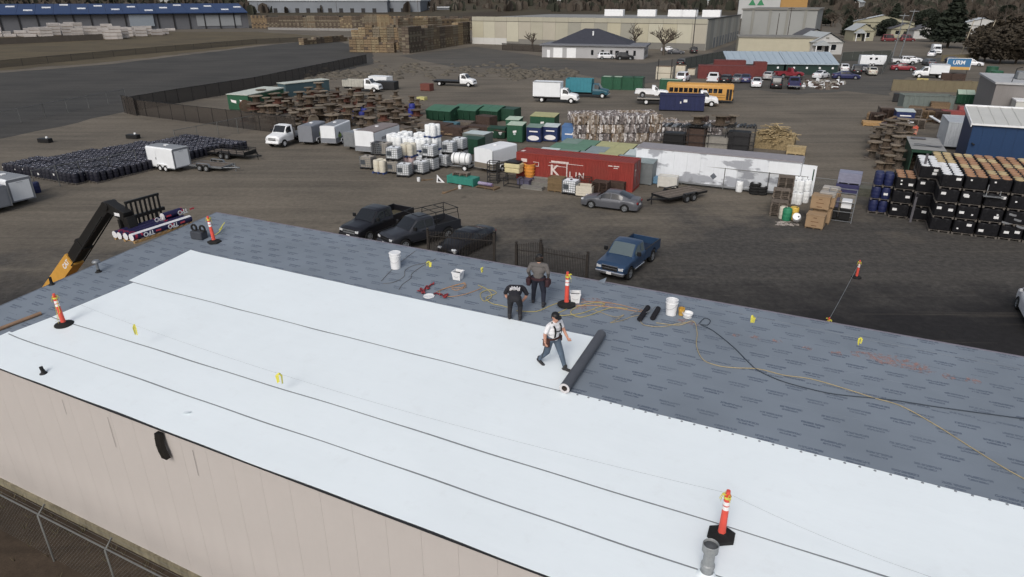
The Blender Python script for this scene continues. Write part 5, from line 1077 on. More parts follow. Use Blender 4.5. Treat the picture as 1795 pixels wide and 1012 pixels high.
def bin_box(name,label,loc,rz,w_,d,h,m_,lid_m,cat='bin',group=None,slope=.12,logo=None,pockets=True):
	t=thing(name,label,cat,loc,rz,group);s=M();x0,x1=-w_/2,w_/2
	s.hexa([(x0,0,.08),(x1,0,.08),(x1,d,.08),(x0,d,.08),(x0,0,h),(x1,0,h),(x1,d,h+slope),(x0,d,h+slope)])
	for k in (.33,.66):s.box(x0+w_*k-.03,x0+w_*k+.03,-.03,0,.1,h-.05)
	s.build('tub',m_,t);l=M();l.hexa([(x0-.04,-.05,h+.004),(x1+.04,-.05,h+.004),(x1+.04,d+.03,h+slope+.004),(x0-.04,d+.03,h+slope+.004),(x0-.04,-.05,h+.05),(x1+.04,-.05,h+.05),(x1+.04,d+.03,h+slope+.06),(x0-.04,d+.03,h+slope+.06)]);l.build('lid',lid_m,t)
	b=M()
	for q in (x0+.15,x1-.27):b.box(q,q+.12,.05,d-.05,0,.08)
	b.build('skid',DKM,t)
	if logo:logo(t,w_,h)
	return t
LG={k:mat('lid_'+k,lin(*c),.55,0,.12,1.5,streak=.06) for k,c in dict(green=(88,128,104),grey=(128,142,144),yellow=(168,166,112),pale=(186,198,198),sage=(112,136,124)).items()}
cols=[['pale','sage','grey','yellow','grey','grey'],['green','green','grey','yellow','pale','yellow'],['sage','green','yellow','yellow','pale','yellow']]
ca=Vector((a.x,a.y,0));base0=kc.location
for r in range(3):
	for k in range(6):
		c=base0+YU*(.6+k*1.95+r*.25+random.uniform(-.1,.1))+YV*(3.1+r*2.5)+YU*1.0
		nm=['left','second','third','fourth','fifth','right'][k]
		bin_box('steel_bin',f'steel bin with {cols[r][k]} lid, {["front row nearest red container", "middle row behind red container", "back row behind red container"][r]}, {nm} end' if k in (0,5) else f'steel bin with {cols[r][k]} lid, {nm} from left, {["front", "middle", "back"][r]} row behind red container',c,YA,1.8,1.95,2.0+.04*r,DGRN2 if cols[r][k] in ('green','sage') else mat('bin_grey',lin(110,116,118),.6,0,.15,2),LG[cols[r][k]],group='lidded steel bins behind the container')
def oval_logo(col_oval,bar=True):
	def f(t,w_,h):
		o=M().prism([(w_*.40*math.cos(k*math.pi/8),h*.30+h*.17*math.sin(k*math.pi/8)) for k in range(16)],-.034,-.03+.0);o.build('oval_emblem',col_oval,t)
		if bar:M().box(-w_*.3,w_*.3,-.036,-.031,h*.70,h*.78).build('emblem_bar',col_oval,t)
	return f
def badge_logo(t,w_,h):
	M().prism([(-.22,h*.68),(.22,h*.72),(.24,h*.60),(-.2,h*.56)],-.036,-.031).build('emblem',WREF,t);M().prism([(.16*math.cos(k*.785),h*.5+.12*math.sin(k*.785)) for k in range(8)],-.036,-.031).build('round_emblem',LG['pale'],t)
BLU=mat('bin_blue',lin(74,116,168),.5,0,.1,2);BLUD=mat('bin_dark_blue',lin(30,46,92),.5,0,.1,2);LIDP=mat('lid_pale_green',lin(170,188,168),.6,0,.1,2)
def dbin(label,px,py,w_,d,h,m_,lid,logo,rz=0.0):return bin_box('donation_bin',label,G(px,py),YA+rz+.12,w_,d,h,m_,lid,'donation bin','donation bins',.15,logo)
dbin('green donation bin with pale lid, tallest of the green pair',902,250,1.9,1.6,2.0,DGRN,LIDP,badge_logo);dbin('green donation bin behind the taller green one, lid tilted',898,241,1.7,1.6,2.1,DGRN,LIDP,None)
dbin('dark blue donation bin with white oval, left of the pair',935,250,1.75,1.5,1.75,BLUD,LG['sage'],oval_logo(WREF));dbin('dark blue donation bin with white oval, right of the pair',964,249,1.75,1.5,1.75,BLUD,LG['pale'],oval_logo(WREF))
dbin('bright blue donation bin with white swoosh',997,249,1.8,1.5,1.75,BLU,BLU,lambda t,w_,h:(M().box(-.5,.5,-.036,-.031,h*.48,h*.56).build('emblem_bar',WREF,t),M().prism([(.3,h*.56),(.55,h*.70),(.58,h*.55)],-.036,-.031).build('emblem',WREF,t)))
dbin('navy donation bin at the right end beside the bales',1030,245,2.6,2.2,1.9,NAVY,NAVY,oval_logo(LG['pale'],False));dbin('large green donation bin with a bent pale lid behind the blue pair',950,233,3.2,2.4,2.0,DGRN,LG['yellow'],badge_logo);dbin('small green bin left of the tall green pair',862,243,1.1,1.0,1.2,DGRN2,DGRN2,badge_logo);dbin('small green bin touching the tall green pair',877,244,1.1,1.0,1.2,DGRN2,DGRN2,badge_logo)
def trailer_v(label,pl,pr,L,H,tongue_far=True,**kw):
	"trailer lying along the V axis; pl, pr are the pixels of its near bottom edge"
	a,b=G(*pl),G(*pr);W=(b-a).length;ang=heading(a,b);mid=a.lerp(b,.5);vv_=Vector((-math.sin(ang),math.cos(ang),0));return cargo_trailer(label,mid+vv_*L/2,ang+math.pi/2 if tongue_far else ang-math.pi/2,L=L,W=W,H=H,**kw)
GT=mat('trailer_grey',lin(122,126,134),.5,0,.06,1.5)
trailer_v('grey enclosed trailer with green emblem beside the white flatbed truck',(525.5,255),(549,256),3.6,2.25,body_m=GT,roof_m=GT,logo=(-1,.5),door_side=1,rear_panel=False)
trailer_v('white enclosed trailer with grey lower guard and green emblem',(564,257),(590,258),4.4,2.35,lower=GT,logo=(-1,-1.0),door_side=1,rear_panel=False)
trailer_v('small bare aluminium trailer wedged between two white trailers',(604,263),(623,265),2.6,2.0,body_m=ALU,roof_m=ALU,door_side=1)
ct=trailer_v('large white enclosed trailer with tan roof and black letters beside the totes',(624,271),(658,274),5.5,2.6,roof_m=mat('roof_tan',lin(128,118,116),.7,0,.1,2),lower=mat('guard_grey',lin(130,134,140),.5),door_side=1,rear_panel=False)
a_,b_=G(624,271),G(658,274);hw_=(b_-a_).length/2+.012
lt=M()
for k in range(4):x=-.2-k*.32;lt.box(x,x+.07,-hw_-.006,-hw_,1.5,1.8);lt.box(x+.15,x+.21,-hw_-.006,-hw_,1.5,1.8);lt.box(x,x+.2,-hw_-.006,-hw_,(1.76 if k%2 else 1.5),(1.8 if k%2 else 1.55))
lt.build('lettering',BLK,ct)
trailer_v('white insulated trailer with brown lower guard left of the red container',(832,300),(864,306),3.9,2.35,lower=mat('guard_tan',lin(120,112,100),.6),door_side=1,rear_panel=False,roof_m=W_)
def trailer_u(label,near,L,W,H,**kw):
	c=G(*near);return cargo_trailer(label,c-YU*(L/2)*1.0+YV*W/2,YA+math.pi,L=L,W=W,H=H,**kw)
trailer_u('white enclosed tandem trailer with side door standing alone left of the flat trailers',(309,304),3.75,1.9,2.35,door_side=1,rear_m=GT)
trailer_u('white enclosed trailer with green emblem cut by the left picture edge',(24,365),3.9,1.9,2.3,door_side=1,logo=(1,-1.3),rear_m=GT);trailer_u('grey enclosed trailer at the left picture edge, lowest in view',(-20,380),3.9,1.9,2.1,door_side=1,body_m=GT)
c=G(372,297);flat_trailer('empty flat trailer with grey wooden deck right of the white trailer',c,YA+.12,L=4.0,W=1.8,frame=GALV,z=.55)
c=G(408,276);flat_trailer('black utility trailer with low rails behind the flat trailer',c,YA+.08,L=5.0,W=1.9,deck=WOODG,rails=.45,z=.62)
c=G(1190,349);flat_trailer('black gooseneck flat trailer right of the grey sedan',c,YA+math.radians(180+58),L=4.6,W=2.0,deck=WOODG,z=.62,ramp=True)
truck('flatbed_truck','white flatbed truck facing the camera beside the grey trailer',G(480,257)+YV*2.4+YU*.4,YA-math.pi/2+.10,W_,L=6.6,W=2.1,kind='flatbed',bed_m=mat('deck_grey',lin(92,94,98),.7,.2,.2,3),bed_z=1.0)
IB_IN=mat('tote_bottle',lin(228,232,236),.55,0,.06,3,obj_var=.08);IB_TAN=mat('tote_tan',lin(166,158,146),.6,0,.1,3);IB_BLK=mat('tote_black',(.03,.03,.033),.6)
def tote_proto(m_,tag_=True):
	t=thing('ibc_tote','proto','tote',(0,0,-50),0,'caged liquid totes');M().rbox(-.54,.54,-.46,.46,.17,1.12,.07).build('bottle',m_,t);c=M()
	for x in np.linspace(-.56,.56,7):
		for y in (-.49,.49):c.box(x-.011,x+.011,y-.011,y+.011,.15,1.12)
	for y in np.linspace(-.35,.35,5):
		for x in (-.575,.575):c.box(x-.011,x+.011,y-.011,y+.011,.15,1.12)
	for z in np.linspace(.2,1.12,6):
		for y in (-.505,.505):c.box(-.585,.585,y-.011,y+.011,z-.013,z+.013)
		for x in (-.59,.59):c.box(x-.011,x+.011,-.5,.5,z-.013,z+.013)
	c.build('cage',GALV,t);p_=M()
	for x in (-.5,0,.5):p_.box(x-.09,x+.09,-.5,.5,.0,.12)
	p_.box(-.6,.6,-.5,.5,.12,.16);p_.build('pallet',BLK,t);M().lathe([(.0001,.05),(.10,.05),(.11,0)],12,(0,0,1.12)).build('cap',BLK,t)
	if tag_:M().box(-.45,-.02,-.525,-.518,.45,.85).build('label_plate',mat('plate_grey_dark',lin(70,76,82),.5),t)
	return t
TP={'w':tote_proto(IB_IN),'t':tote_proto(IB_TAN),'b':tote_proto(IB_BLK,False)};first={k:True for k in TP}
def tote(kind,label,px,py,lvl=0,rz=0.0):
	p=G(px,py)+YV*.5;p.z=lvl*1.29;r=YA+rz
	if first[kind]:o=TP[kind];o.location=p;o.rotation_euler=(0,0,r);o['label']=label;o.scale=(1.1,)*3;first[kind]=False
	else:dup(TP[kind],p,r,label,scale=(1.1,)*3)
tote('w','caged white tote at the very front of the cluster',705,311,0,.2);tote('w','caged white tote with plate, second from the front on the right',734,306,0,-.1)
tote('t','tan caged tote at the left end of the cluster',641,297,0,.1);tote('t','tan caged tote supporting a white one near the front',688,305,0,.1);tote('w','white caged tote with black label stacked on the tan one',688,305,1,.15)
tote('w','caged tote under another, right of the cluster middle',752,300,0,-.05);tote('w','caged tote stacked on top, right of the cluster middle',751,300,1,.05)
tote('w','caged tote beside the water tank trailer, lower one',774,294,0,0);tote('w','caged tote with bluish bottle on the lower one by the tank',785,293,1,.05)
tote('w','caged tote behind the water tank trailer, lower one',804,286,0,.1);tote('w','caged tote topping the pair behind the water tank trailer',803,286,1,0)
tote('w','caged tote peeking out behind the front ones',728,297,0,.3);tote('b','black tote stacked at the left rear of the cluster',662,295,1,.05);tote('t','grey tote next to the black one, upper level',672,296,1,.05)
tote('w','white caged tote standing in front of the red container',997,342,0,-.05)
DRW=mat('drum_white',lin(234,237,238),.5,0,.05,3,obj_var=.04);DRC=mat('drum_cream',lin(206,200,182),.5,0,.06,3);DRP=mat('drum_pink',lin(186,160,158),.5,0,.1,3);PBLU=mat('pallet_blue',lin(52,74,128),.6)
def drum_prof(r,h):return [(.0001,0),(r*.92,0),(r*.97,.03),(r,.10),(r,h*.33),(r*1.02,h*.35),(r,h*.37),(r,h*.63),(r*1.02,h*.65),(r,h*.67),(r,h-.1),(r*.95,h-.03),(r*.85,h),(r*.8,h-.015),(.0001,h-.015)]
def pal(mm,w_,d,h=.14):
	for k in (-1,0,1):mm.box(k*(w_/2-.06)-.05,k*(w_/2-.06)+.05,-d/2,d/2,0,h-.03)
	for k in range(6):y=-d/2+k*(d-.12)/5;mm.box(-w_/2,w_/2,y,y+.12,h-.028,h)
	return mm
BP={}
def bundle_proto(key,dm,pm,r=.285,h=.98,bung=None,n=14):
	t=thing('drum_pallet','proto','drum pallet',(0,0,-50));pal(M(),1.18,1.18).build('pallet',pm,t);dme=M().lathe(drum_prof(r,h),n).mesh('drum',dm)
	for x in (-.295,.295):
		for y in (-.295,.295):
			o=link('drum',dme,t,(x,y,.142))
			if bung:link('bung',bung,o,(.0,0,h))
	BP[key]=[t,True]
def bundle(key,label,loc,rz,group=None):
	t,f=BP[key]
	if f:t.location=loc;t.rotation_euler=(0,0,rz);t['label']=label;BP[key][1]=False;o=t
	else:o=dup(t,loc,rz,label)
	if group:o['group']=group
	return o
bundle_proto('white',DRW,PBLU);bundle_proto('cream',DRC,PBLU);bundle_proto('pink',DRP,PBLU)
def bun(key,label,px,py,lvl=0,rz=0.0):p=G(px,py)+YV*.55;p.z=lvl*1.30;o=bundle(key,label,p,YA+rz,'pallets of white plastic drums');o.scale=(1.15,1.15,1.15)
bun('cream','cream drum pallet on a blue base at the front left of the cluster',664,305);bun('pink','pinkish drum pallet under a cream one, middle of the cluster',714,299,0,.1);bun('cream','cream drum pallet with brown cross marks on top of the pinkish one',713,299,1,.1)
for i,(px,py,lv,d_) in enumerate([(758,286,0,'bottom of the tall three-high drum stack'),(757,286,1,'middle of the tall three-high drum stack'),(756,286,2,'top of the tall three-high drum stack'),(738,289,0,'lower one left of the tall stack'),(738,289,1,'upper one left of the tall stack'),(716,287,0,'lower one behind the cream pair'),(716,287,1,'upper one behind the cream pair'),(695,284,0,'lower one behind the black tote'),(695,284,1,'upper one behind the black tote'),(688,279,1,'farthest left of the upper white drums'),(708,275,1,'rear cream-tinged upper row'),(735,277,1,'rear row left of the tall stack')]):bun('white',f'white drum pallet, {d_}',px,py,lv,random.uniform(-.1,.1))
c=G(806,299)+YV*.4;t=thing('water_tank_trailer','white horizontal water tank on a small trailer right of the totes','trailer',c,YA+.1)
M().lathe([(.0001,-1.0),(.42,-.97),(.55,-.85),(.57,-.3),(.59,-.28),(.57,-.26),(.57,.26),(.59,.28),(.57,.3),(.55,.85),(.42,.97),(.0001,1.0)],22,(0,0,1.12),'x').build('tank',DRW,t);s=M()
for x in (-.6,0,.6):s.lathe([(.585,-.03),(.60,-.03),(.60,.03),(.585,.03)],22,(x,0,1.12),'x')
s.build('strap',GALV,t);s=M();s.box(-1.1,1.2,-.55,-.47,.42,.52);s.box(-1.1,1.2,.47,.55,.42,.52);s.box(-1.1,-1.0,-.55,.55,.42,.52);s.box(1.1,1.2,-.55,.55,.42,.52);s.tube([(-1.1,-.5,.46),(-2.1,0,.42)],.04,6);s.tube([(-1.1,.5,.46),(-2.1,0,.42)],.04,6);s.box(.1,1.15,-.82,-.56,.70,.73);s.box(.1,1.15,.56,.82,.70,.73);s.build('frame',GALV,t);add_wheels(t,[.65],1.6,.33,.2,W_,.55)
def crate(name,label,px,py,w_,d,h,m_,rz=0.0,cat='crate',lvl=0.0,group=None,boards=4,open_top=False,lid=None):
	p=G(px,py)+YV*d/2;p.z=lvl;t=thing(name,label,cat,p,YA+rz,group);bh=(h-.1)/boards;proto={}
	for s in (-1,1):
		for k in range(boards):
			z0=.1+k*bh;M().box(-w_/2,w_/2,s*d/2-.012,s*d/2+.012,z0+.008,z0+bh-.008).build('board',m_,t);M().box(s*w_/2-.012,s*w_/2+.012,-d/2+.013,d/2-.013,z0+.008,z0+bh-.008).build('board',m_,t)
	i=M();i.box(-w_/2+.02,w_/2-.02,-d/2+.02,d/2-.02,.08,(h-.02) if not open_top else .2)
	for k in (-1,0,1):i.box(k*(w_/2-.06)-.05,k*(w_/2-.06)+.05,-d/2,d/2,0,.08)
	i.build('core',lid or m_,t);return t
def pallet_stack(label,px,py,n,w_=1.2,d=1.0,m_=None,rz=0.0,group='stacks of wooden pallets',lvl=0.0):
	p=G(px,py)+YV*d/2;p.z=lvl;t=thing('pallet_stack',label,'pallet stack',p,YA+rz,group);me=pal(M(),w_,d,.14).mesh('pallet',m_ or WOODG)
	for k in range(n):link('pallet',me,t,(random.uniform(-.03,.03),random.uniform(-.03,.03),k*.143),random.uniform(-.03,.03))
	return t
TEAL=mat('crate_teal',lin(36,132,116),.6,0,.12,3);GRYB=mat('box_grey',lin(136,132,124),.7,0,.15,3);STL=mat('rusty_steel',lin(74,58,50),.8,.1,.3,4);TANB=mat('carton_tan',lin(168,132,88),.8,0,.1,4);PURP=mat('bin_purple_grey',lin(84,82,104),.6,0,.1,3)
crate('teal_crate','long low teal wooden crate with loose boards on top',807,325,2.9,1.1,.75,TEAL,-.1,boards=3);pallet_stack('two loose pallets lying on the teal crate',806,323,2,1.5,.8,WOODG,.05,lvl=.76)
p=G(772,320);t=thing('plywood_triangle','white triangular plywood piece left of the teal crate','panel',p,YA+.3);M().prism([(-.35,0),(.4,0),(-.3,.72)],-.03,.03).build('panel',W_,t);M().prism([(-.22,.08),(.12,.08),(-.2,.42)],-.034,.034).build('cut_out',DKM,t)
def plank(label,p0,p1,w_=.2,h=.06,m_=None,z=0.0,cat='plank'):
	a,b=G(*p0,z),G(*p1,z);d=b-a;t=thing('plank',label,cat,a,heading(a,b),'loose planks in the yard');M().box(0,d.length,-w_/2,w_/2,.003,h).build('board',m_ or WOOD,t);M().box(.2,.3,-w_/2-.1,w_/2+.1,h+.001,h+.06).build('cleat',m_ or WOOD,t);return t
plank('long plank on the dirt below the teal crate',(776,340),(812,327),.24);plank('short plank with a white pot at its left end',(738,317),(759,315),.25)
def pot(label,px,py,r=.17,h=.35,m_=None,z=0.0,name='bucket'):
	t=thing(name,label,'bucket',G(px,py)+Vector((0,0,z)),0,'small buckets in the yard');M().lathe([(.0001,0),(r*.85,0),(r,h),(r*.9,h),(r*.8,.05),(.0001,.05)],14).build('pail',m_ or BW,t);M().tube([(-r,0,h*.95),(-r*.7,-.04,h*1.3),(r*.7,-.04,h*1.3),(r,0,h*.95)],.012,5).build('handle',GALV,t)
pot('white pot beside the short plank',734,318);pot('white bucket on the long plank below the teal crate',806,331,.16,.3)
t=crate('low_pallet','low wooden pallet carrying a small wrapped roll',851,332,2.0,1.0,.14,WOOD,-.12,boards=1,cat='pallet');p=G(851,330)+Vector((0,.2,.16));t=thing('wrapped_roll','short white and purple wrapped roll on a low pallet','roll',p,YA-.12);M().cyl((-.75,0,.17),(.75,0,.17),.16,.16,16).build('roll',mat('roll_purple',lin(150,140,168),.5,0,.3,3,var_col=lin(84,60,110)),t);M().cyl((-.76,0,.17),(.76,0,.17),.06,.06,10).build('core',TANB,t)
def steel_frame(label,px,py,w_,d,h,rz=0.0,shelves=2,name='metal_rack',m_=None,cat='frame',group='steel frames and racks'):
	t=thing(name,label,cat,G(px,py)+YV*d/2,YA+rz,group);m_=m_ or DKM;s=M()
	for x in (-w_/2,w_/2):
		for y in (-d/2,d/2):M().box(x-.03,x+.03,y-.03,y+.03,0,h).build('leg',m_,t)
	for k in range(shelves+1):
		z=.1+(h-.13)*k/shelves
		for y in (-d/2,d/2):s.box(-w_/2,w_/2,y-.022,y+.022,z-.025,z+.025)
		for x in (-w_/2,w_/2):s.box(x-.022,x+.022,-d/2,d/2,z-.0245,z+.0245)
	s.build('rails',m_,t);return t
steel_frame('tall steel stair frame in front of the white insulated trailer',862,322,.95,.8,2.0,.2,4);steel_frame('lower steel handrail frame right of the stair frame',877,318,.9,.8,1.7,.25,3);steel_frame('low steel table frame below the cream tank',897,329,1.6,.9,.9,0,1)
p=G(896,322)+YV*.6;p.z=.95;t=thing('plastic_tank','cream plastic tank with black lid on the low steel frame','tank',p,YA);s=M();s.rbox(-.75,.75,-.5,.5,0,.42,.06);s.rbox(-.78,.78,-.52,.52,.44,.85,.06);s.build('tank',mat('tank_cream',lin(206,194,144),.5,0,.08,3),t);M().rbox(-.7,.7,-.5,.5,.86,1.05,.08).build('lid',BLK,t)
p=G(925,320)+YV*.4;t=thing('orange_bin_stack','stack of tapered orange bins beside the cream tank','bins',p,YA+.1)
for k in range(4):M().lathe([(.40+.02*k,0),(.46+.02*k,.26),(.50+.02*k,.27),(.50+.02*k,.33),(.44,.33)],10,(0,0,.45+k*.30)).build('bin',mat('bin_orange',lin(226,148,30),.5,0,.06,3),t)
M().rbox(-.5,.5,-.45,.45,0,.45,.05).build('base_tub',PURP,t)
p=G(917,326)+YV*.3;t=thing('plastic_tub','grey purple tub behind the low steel frame','tub',p,YA);M().rbox(-.6,.6,-.4,.4,0,.6,.06).build('tub',PURP,t);M().rbox(-.66,.66,-.46,.46,.55,.62,.02).build('rim',PURP,t)
for i,(px,py,w_,n) in enumerate([(930,333,2.2,2),(944,327,2.3,3),(948,321,2.4,4)]):
	p=G(px,py)+YV*.4;t=thing('concrete_slab_stack',['lowest flat grey slabs left of the brown crate','middle flat grey slabs left of the brown crate','rear flat grey slabs against the red container'][i],'slabs',p,YA,'stacked grey slabs')
	for k in range(n):M().box(-w_/2+.1*k,w_/2-.05*k,-.35,.35,k*.13,k*.13+.11).build('slab',mat('slab_grey',lin(124,122,116),.9,0,.15,4,obj_var=.15),t)
crate('wooden_crate','brown slatted wooden crate in front of the red container',972,337,1.35,1.1,1.25,mat('crate_brown',lin(120,98,66),.85,0,.2,4,obj_var=.15),0,boards=7)
crate('plastic_bin','low white plastic bin with open top near the sedan',1022,346,1.4,1.1,.95,mat('bin_cream',lin(206,198,180),.6,0,.08,4),.05,boards=4,open_top=True,lid=DKM,cat='bin')
pallet_stack('dark pallet stack between the cream bin and the grey boxes',1049,346,9,1.4,1.1,STL);crate('steel_box','grey box on brown crates near the right end of the red container',1078,326,1.5,1.2,.85,GRYB,0,lvl=.95,cat='box',boards=2);crate('wooden_crate','brown crate under the grey box',1078,338,1.5,1.2,.93,STL,0,boards=4)
steel_frame('rusty rack standing before the letters of the red container',1046,327,1.55,.9,2.1,0,4,m_=STL);pallet_stack('rusty steel trays on the rack',1046,329,6,1.3,.8,STL,lvl=1.0);steel_frame('low rusty rack beneath the white letters',1020,333,1.3,.7,1.1,0,3,m_=STL)
pallet_stack('brown pallets leaning at the container corner',1095,333,8,1.0,1.0,STL,.1)
p=G(1160,322)+YV*.9;t=thing('leaning_board','white board leaning behind a white box near the flat trailer','panel',p,YA-.08);M().hexa([(-1.2,0,.1),(1.3,0,0),(1.3,.05,0),(-1.2,.05,.1),(-1.25,.35,1.5),(1.25,.35,1.25),(1.25,.4,1.25),(-1.25,.4,1.5)]).build('board',W_,t);M().box(-.05,.05,.4,.75,0,.9).build('prop',WOOD,t)
crate('white_box','white slatted box in front of the leaning board',1168,330,1.7,1.0,1.05,mat('box_white',lin(200,198,190),.6,0,.08,3),.05,boards=3,cat='box');crate('blue_box','pale blue box at the right end of the red container',1143,323,1.1,.8,.65,mat('box_blue',lin(96,140,172),.6,0,.08,3),0,boards=2,cat='box')
def drum(label,px,py,m_,r=.29,h=.9,z=0.0,tip=None,group='single drums in the yard'):
	t=thing('plastic_drum',label,'drum',G(px,py)+Vector((0,0,z)),random.random()*6,group);o=M().lathe(drum_prof(r,h),16).build('shell',m_,t);M().lathe([(.06,0),(.06,.03),(.0001,.03)],8,(r*.5,0,h-.015)).build('bung',BLK,t)
	if tip:t.rotation_euler=(tip[0],0,tip[1]);t.location.z+=r
	return t
drum('white drum standing by the chain-link fence',1295,336,DRW,.30,.95);
for i,(px,py) in enumerate([(1322,340),(1334,341)]):
	t=thing('tyre_stack',['pair of black tyres stacked beside the white drum','second black tyre stack by the chain-link fence'][i],'tyres',G(px,py),0,'stacked tyres')
	for k in range(4-i):M().lathe([(.26,.0),(.42,-.02),(.48,.06),(.48,.16),(.42,.24),(.26,.22)],18,(random.uniform(-.04,.04),0,k*.25)).build('tyre',RUB,t)
for i,(px,py,n) in enumerate([(1362,380,8),(1364,371,12),(1370,363,17)]):pallet_stack(['front','middle','rear'][i]+' of the three dark pallet stacks beside the white drums',px,py,n,1.25,1.1,WOODG,.05)
wdr=[(1386,357,0),(1398,358,0),(1410,355,0),(1386,349,1),(1398,350,1),(1410,348,1),(1393,343,1),(1407,341,1),(1400,337,1),(1393,352,0)]
for i,(px,py,lv) in enumerate(wdr):drum(f'white plastic drum, {["lower", "upper"][lv]} tier, {ORD[i]} in the heap beside pallet stacks',px,py+(0 if not lv else 6),DRW,.31,.95,lv*.97,group='white drums heaped beside the pallet stacks')
drum('green drum with yellow edge in the front of the white drums',1378,386,mat('drum_green',lin(28,132,92),.5),.34,.95);drum('yellow drum beside the green one',1390,384,mat('drum_yellow',lin(214,176,40),.5),.33,.95);drum('pale yellow drum left of the green one',1371,383,DRC,.3,.95);drum('white drum tipped over in front of the yellow one',1396,391,DRW,.30,.95,0,(math.radians(62),-.5))
tr2=M()
for k in range(60):p=G(random.uniform(1362,1398),random.uniform(389,396));a=random.uniform(0,3.1);l=random.uniform(.05,.2);tr2.box(p.x-l,p.x+l,p.y-.03,p.y+.03,.004,.02+random.random()*.03,a)
tag(tr2.build('litter',mat('litter_pale',lin(170,160,152),.8,0,.2,5)),'scraps of pale litter below the green drum','litter',None,'stuff')
HIVE=mat('carton_hive',lin(156,128,94),.75,0,.08,3)
def carton(label,px,py,w_,d,h,z=0.0,rz=0.0,sacks=False):
	p=G(px,py)+YV*d/2;p.z=z;t=thing('carton',label,'carton',p,YA+rz,'large tan cartons');M().rbox(-w_/2,w_/2,-d/2,d/2,.1,h,.02).build('box',HIVE,t);pal(M(),w_*.98,d*.98,.1).build('pallet',WOOD,t);pr_=M()
	for k,(ww,zz) in enumerate([(.12,.78),(.26,.5),(.18,.22)]):pr_.box(-ww,ww,-d/2-.006,-d/2+.002,h*zz,h*zz+.05)
	pr_.build('printed_mark',mat('print_brown',lin(110,76,50),.8),t);M().box(-w_/2-.02,w_/2+.02,-d/2-.02,d/2+.02,h-.06,h+.012).build('lid',HIVE,t)
	if sacks:
		for k in range(3):M().rbox(-w_*.45,w_*.45,-d*.42,d*.42,h+.02+k*.11,h+.12+k*.11,.045).build('sack',mat('sack_grey',lin(164,158,150),.85,0,.12,5,obj_var=.1),t)
carton('tan carton standing lowest in front of the carton row',1427,402,1.25,1.1,1.05,0,-.12);carton('tan carton stacked on the front carton row',1432,393,1.3,1.1,1.05,1.07,-.12)
for i,(px,py) in enumerate([(1438,392),(1444,381),(1449,371),(1454,362)]):carton(f'tan carton in the row running back, {ORD[i + 1]} from front',px,py,1.3,1.15,1.1,0,-.1,i>0);
for i,(px,py) in enumerate([(1442,390),(1447,380)]):carton(['upper tan carton with grey sacks behind the front stack','rear upper tan carton with grey sacks'][i],px,py,1.25,1.1,.8,1.12,-.1,True)
cg=steel_frame('tall galvanised cage rack holding black boxes',1468,389,1.9,1.3,2.3,-.05,3,'cage_rack',GALV,'rack');bx_=M()
for x in (-.5,.4):M().rbox(x-.38,x+.38,-.5,.5,.15,1.0,.03).build('box',BLK,cg)
for x,m_ in ((-.5,PURP),(.4,W_)):M().rbox(x-.36,x+.36,-.5,.5,1.05,1.6,.03).build('box',m_,cg)
crate('purple_bin','violet plastic bin stacked behind the cage rack, lower',1480,358,1.7,1.3,.8,mat('bin_violet',lin(58,58,98),.5,0,.1,3),-.05,boards=3,cat='bin',lvl=.85);crate('purple_bin','pale violet plastic bin on top behind the cage rack',1481,358,1.7,1.3,.9,mat('bin_lilac',lin(132,134,156),.5,0,.1,3),-.05,boards=4,cat='bin',lvl=1.68);crate('grey_crate','grey crate beneath the violet bins',1480,358,1.7,1.3,.82,GRYB,-.05,boards=3)
p=G(1520,345)+YV*.5;t=thing('panel_stack','low stack of greenish panels between cage rack and drum wall','panels',p,YA)
for k in range(6):M().box(-1.1+.05*k,1.1-.04*k,-.6,.6,k*.12,k*.12+.09).build('panel',mat('panel_sage',lin(102,102,86),.8,0,.15,3,obj_var=.2),t)
# ---------------------------------------------------------------- drum pallets, cable reels, bales, the right-hand side
DBL=mat('drum_black',(.008,.008,.010),.55,0,.3,4,spec=.2);DNV=mat('drum_navy',lin(30,31,44),.5,0,.2,4);DBLUE=mat('drum_blue',lin(34,42,84),.5,0,.15,4);PGREY=mat('pallet_grey',lin(96,90,84),.9,0,.2,4)
LBL=mat('paper_label',(.72,.72,.72),.7,0,.05,6);LIDW=mat('lid_white',(.72,.73,.74),.45);LIDO=mat('lid_orange',lin(164,118,78),.5,0,.12,3,obj_var=.12);LIDT=mat('lid_tan',lin(184,160,110),.5,0,.12,3,obj_var=.12)
def bung_mesh(m_):
	s=M();s.m(0).lathe([(.05,-.015),(.05,.012),(.0001,.012)],6,(.14,0,0));s.lathe([(.04,-.015),(.04,.01),(.0001,.01)],6,(-.14,.03,0));return s.mesh('bung',m_)
def lid_mesh(m_):return M().lathe([(.262,-.05),(.266,.0),(.25,.02),(.22,.01),(.0001,.012)],14).mesh('lid',m_)
bundle_proto('black',DBL,PGREY,.288,.90,None,12);bundle_proto('navyfield',DNV,PGREY,.288,.90,bung_mesh(mat('bung_white',(.34,.34,.40),.5,0,.5,9,obj_var=.6)),10);bundle_proto('blue',DBLUE,PGREY,.288,.90,None,12)
bundle_proto('lidw',DBL,PGREY,.288,.88,lid_mesh(LIDW),12);bundle_proto('lido',DBL,PGREY,.288,.88,lid_mesh(LIDO),12);bundle_proto('lidt',DBL,PGREY,.288,.88,lid_mesh(LIDT),12)
wrp=M().rbox(-.575,.575,-.575,.575,.15,.99,.05).mesh('wrap',DBL)
for k_ in ('black','lidw','lido','lidt'):link('wrap',wrp,BP[k_][0])
lbl_me=M().box(-.13,.13,-.006,.006,-.09,.09).mesh('paper_label',LBL);lbl_s=M().box(-.05,.05,-.006,.006,-.05,.05).mesh('paper_label',LBL)
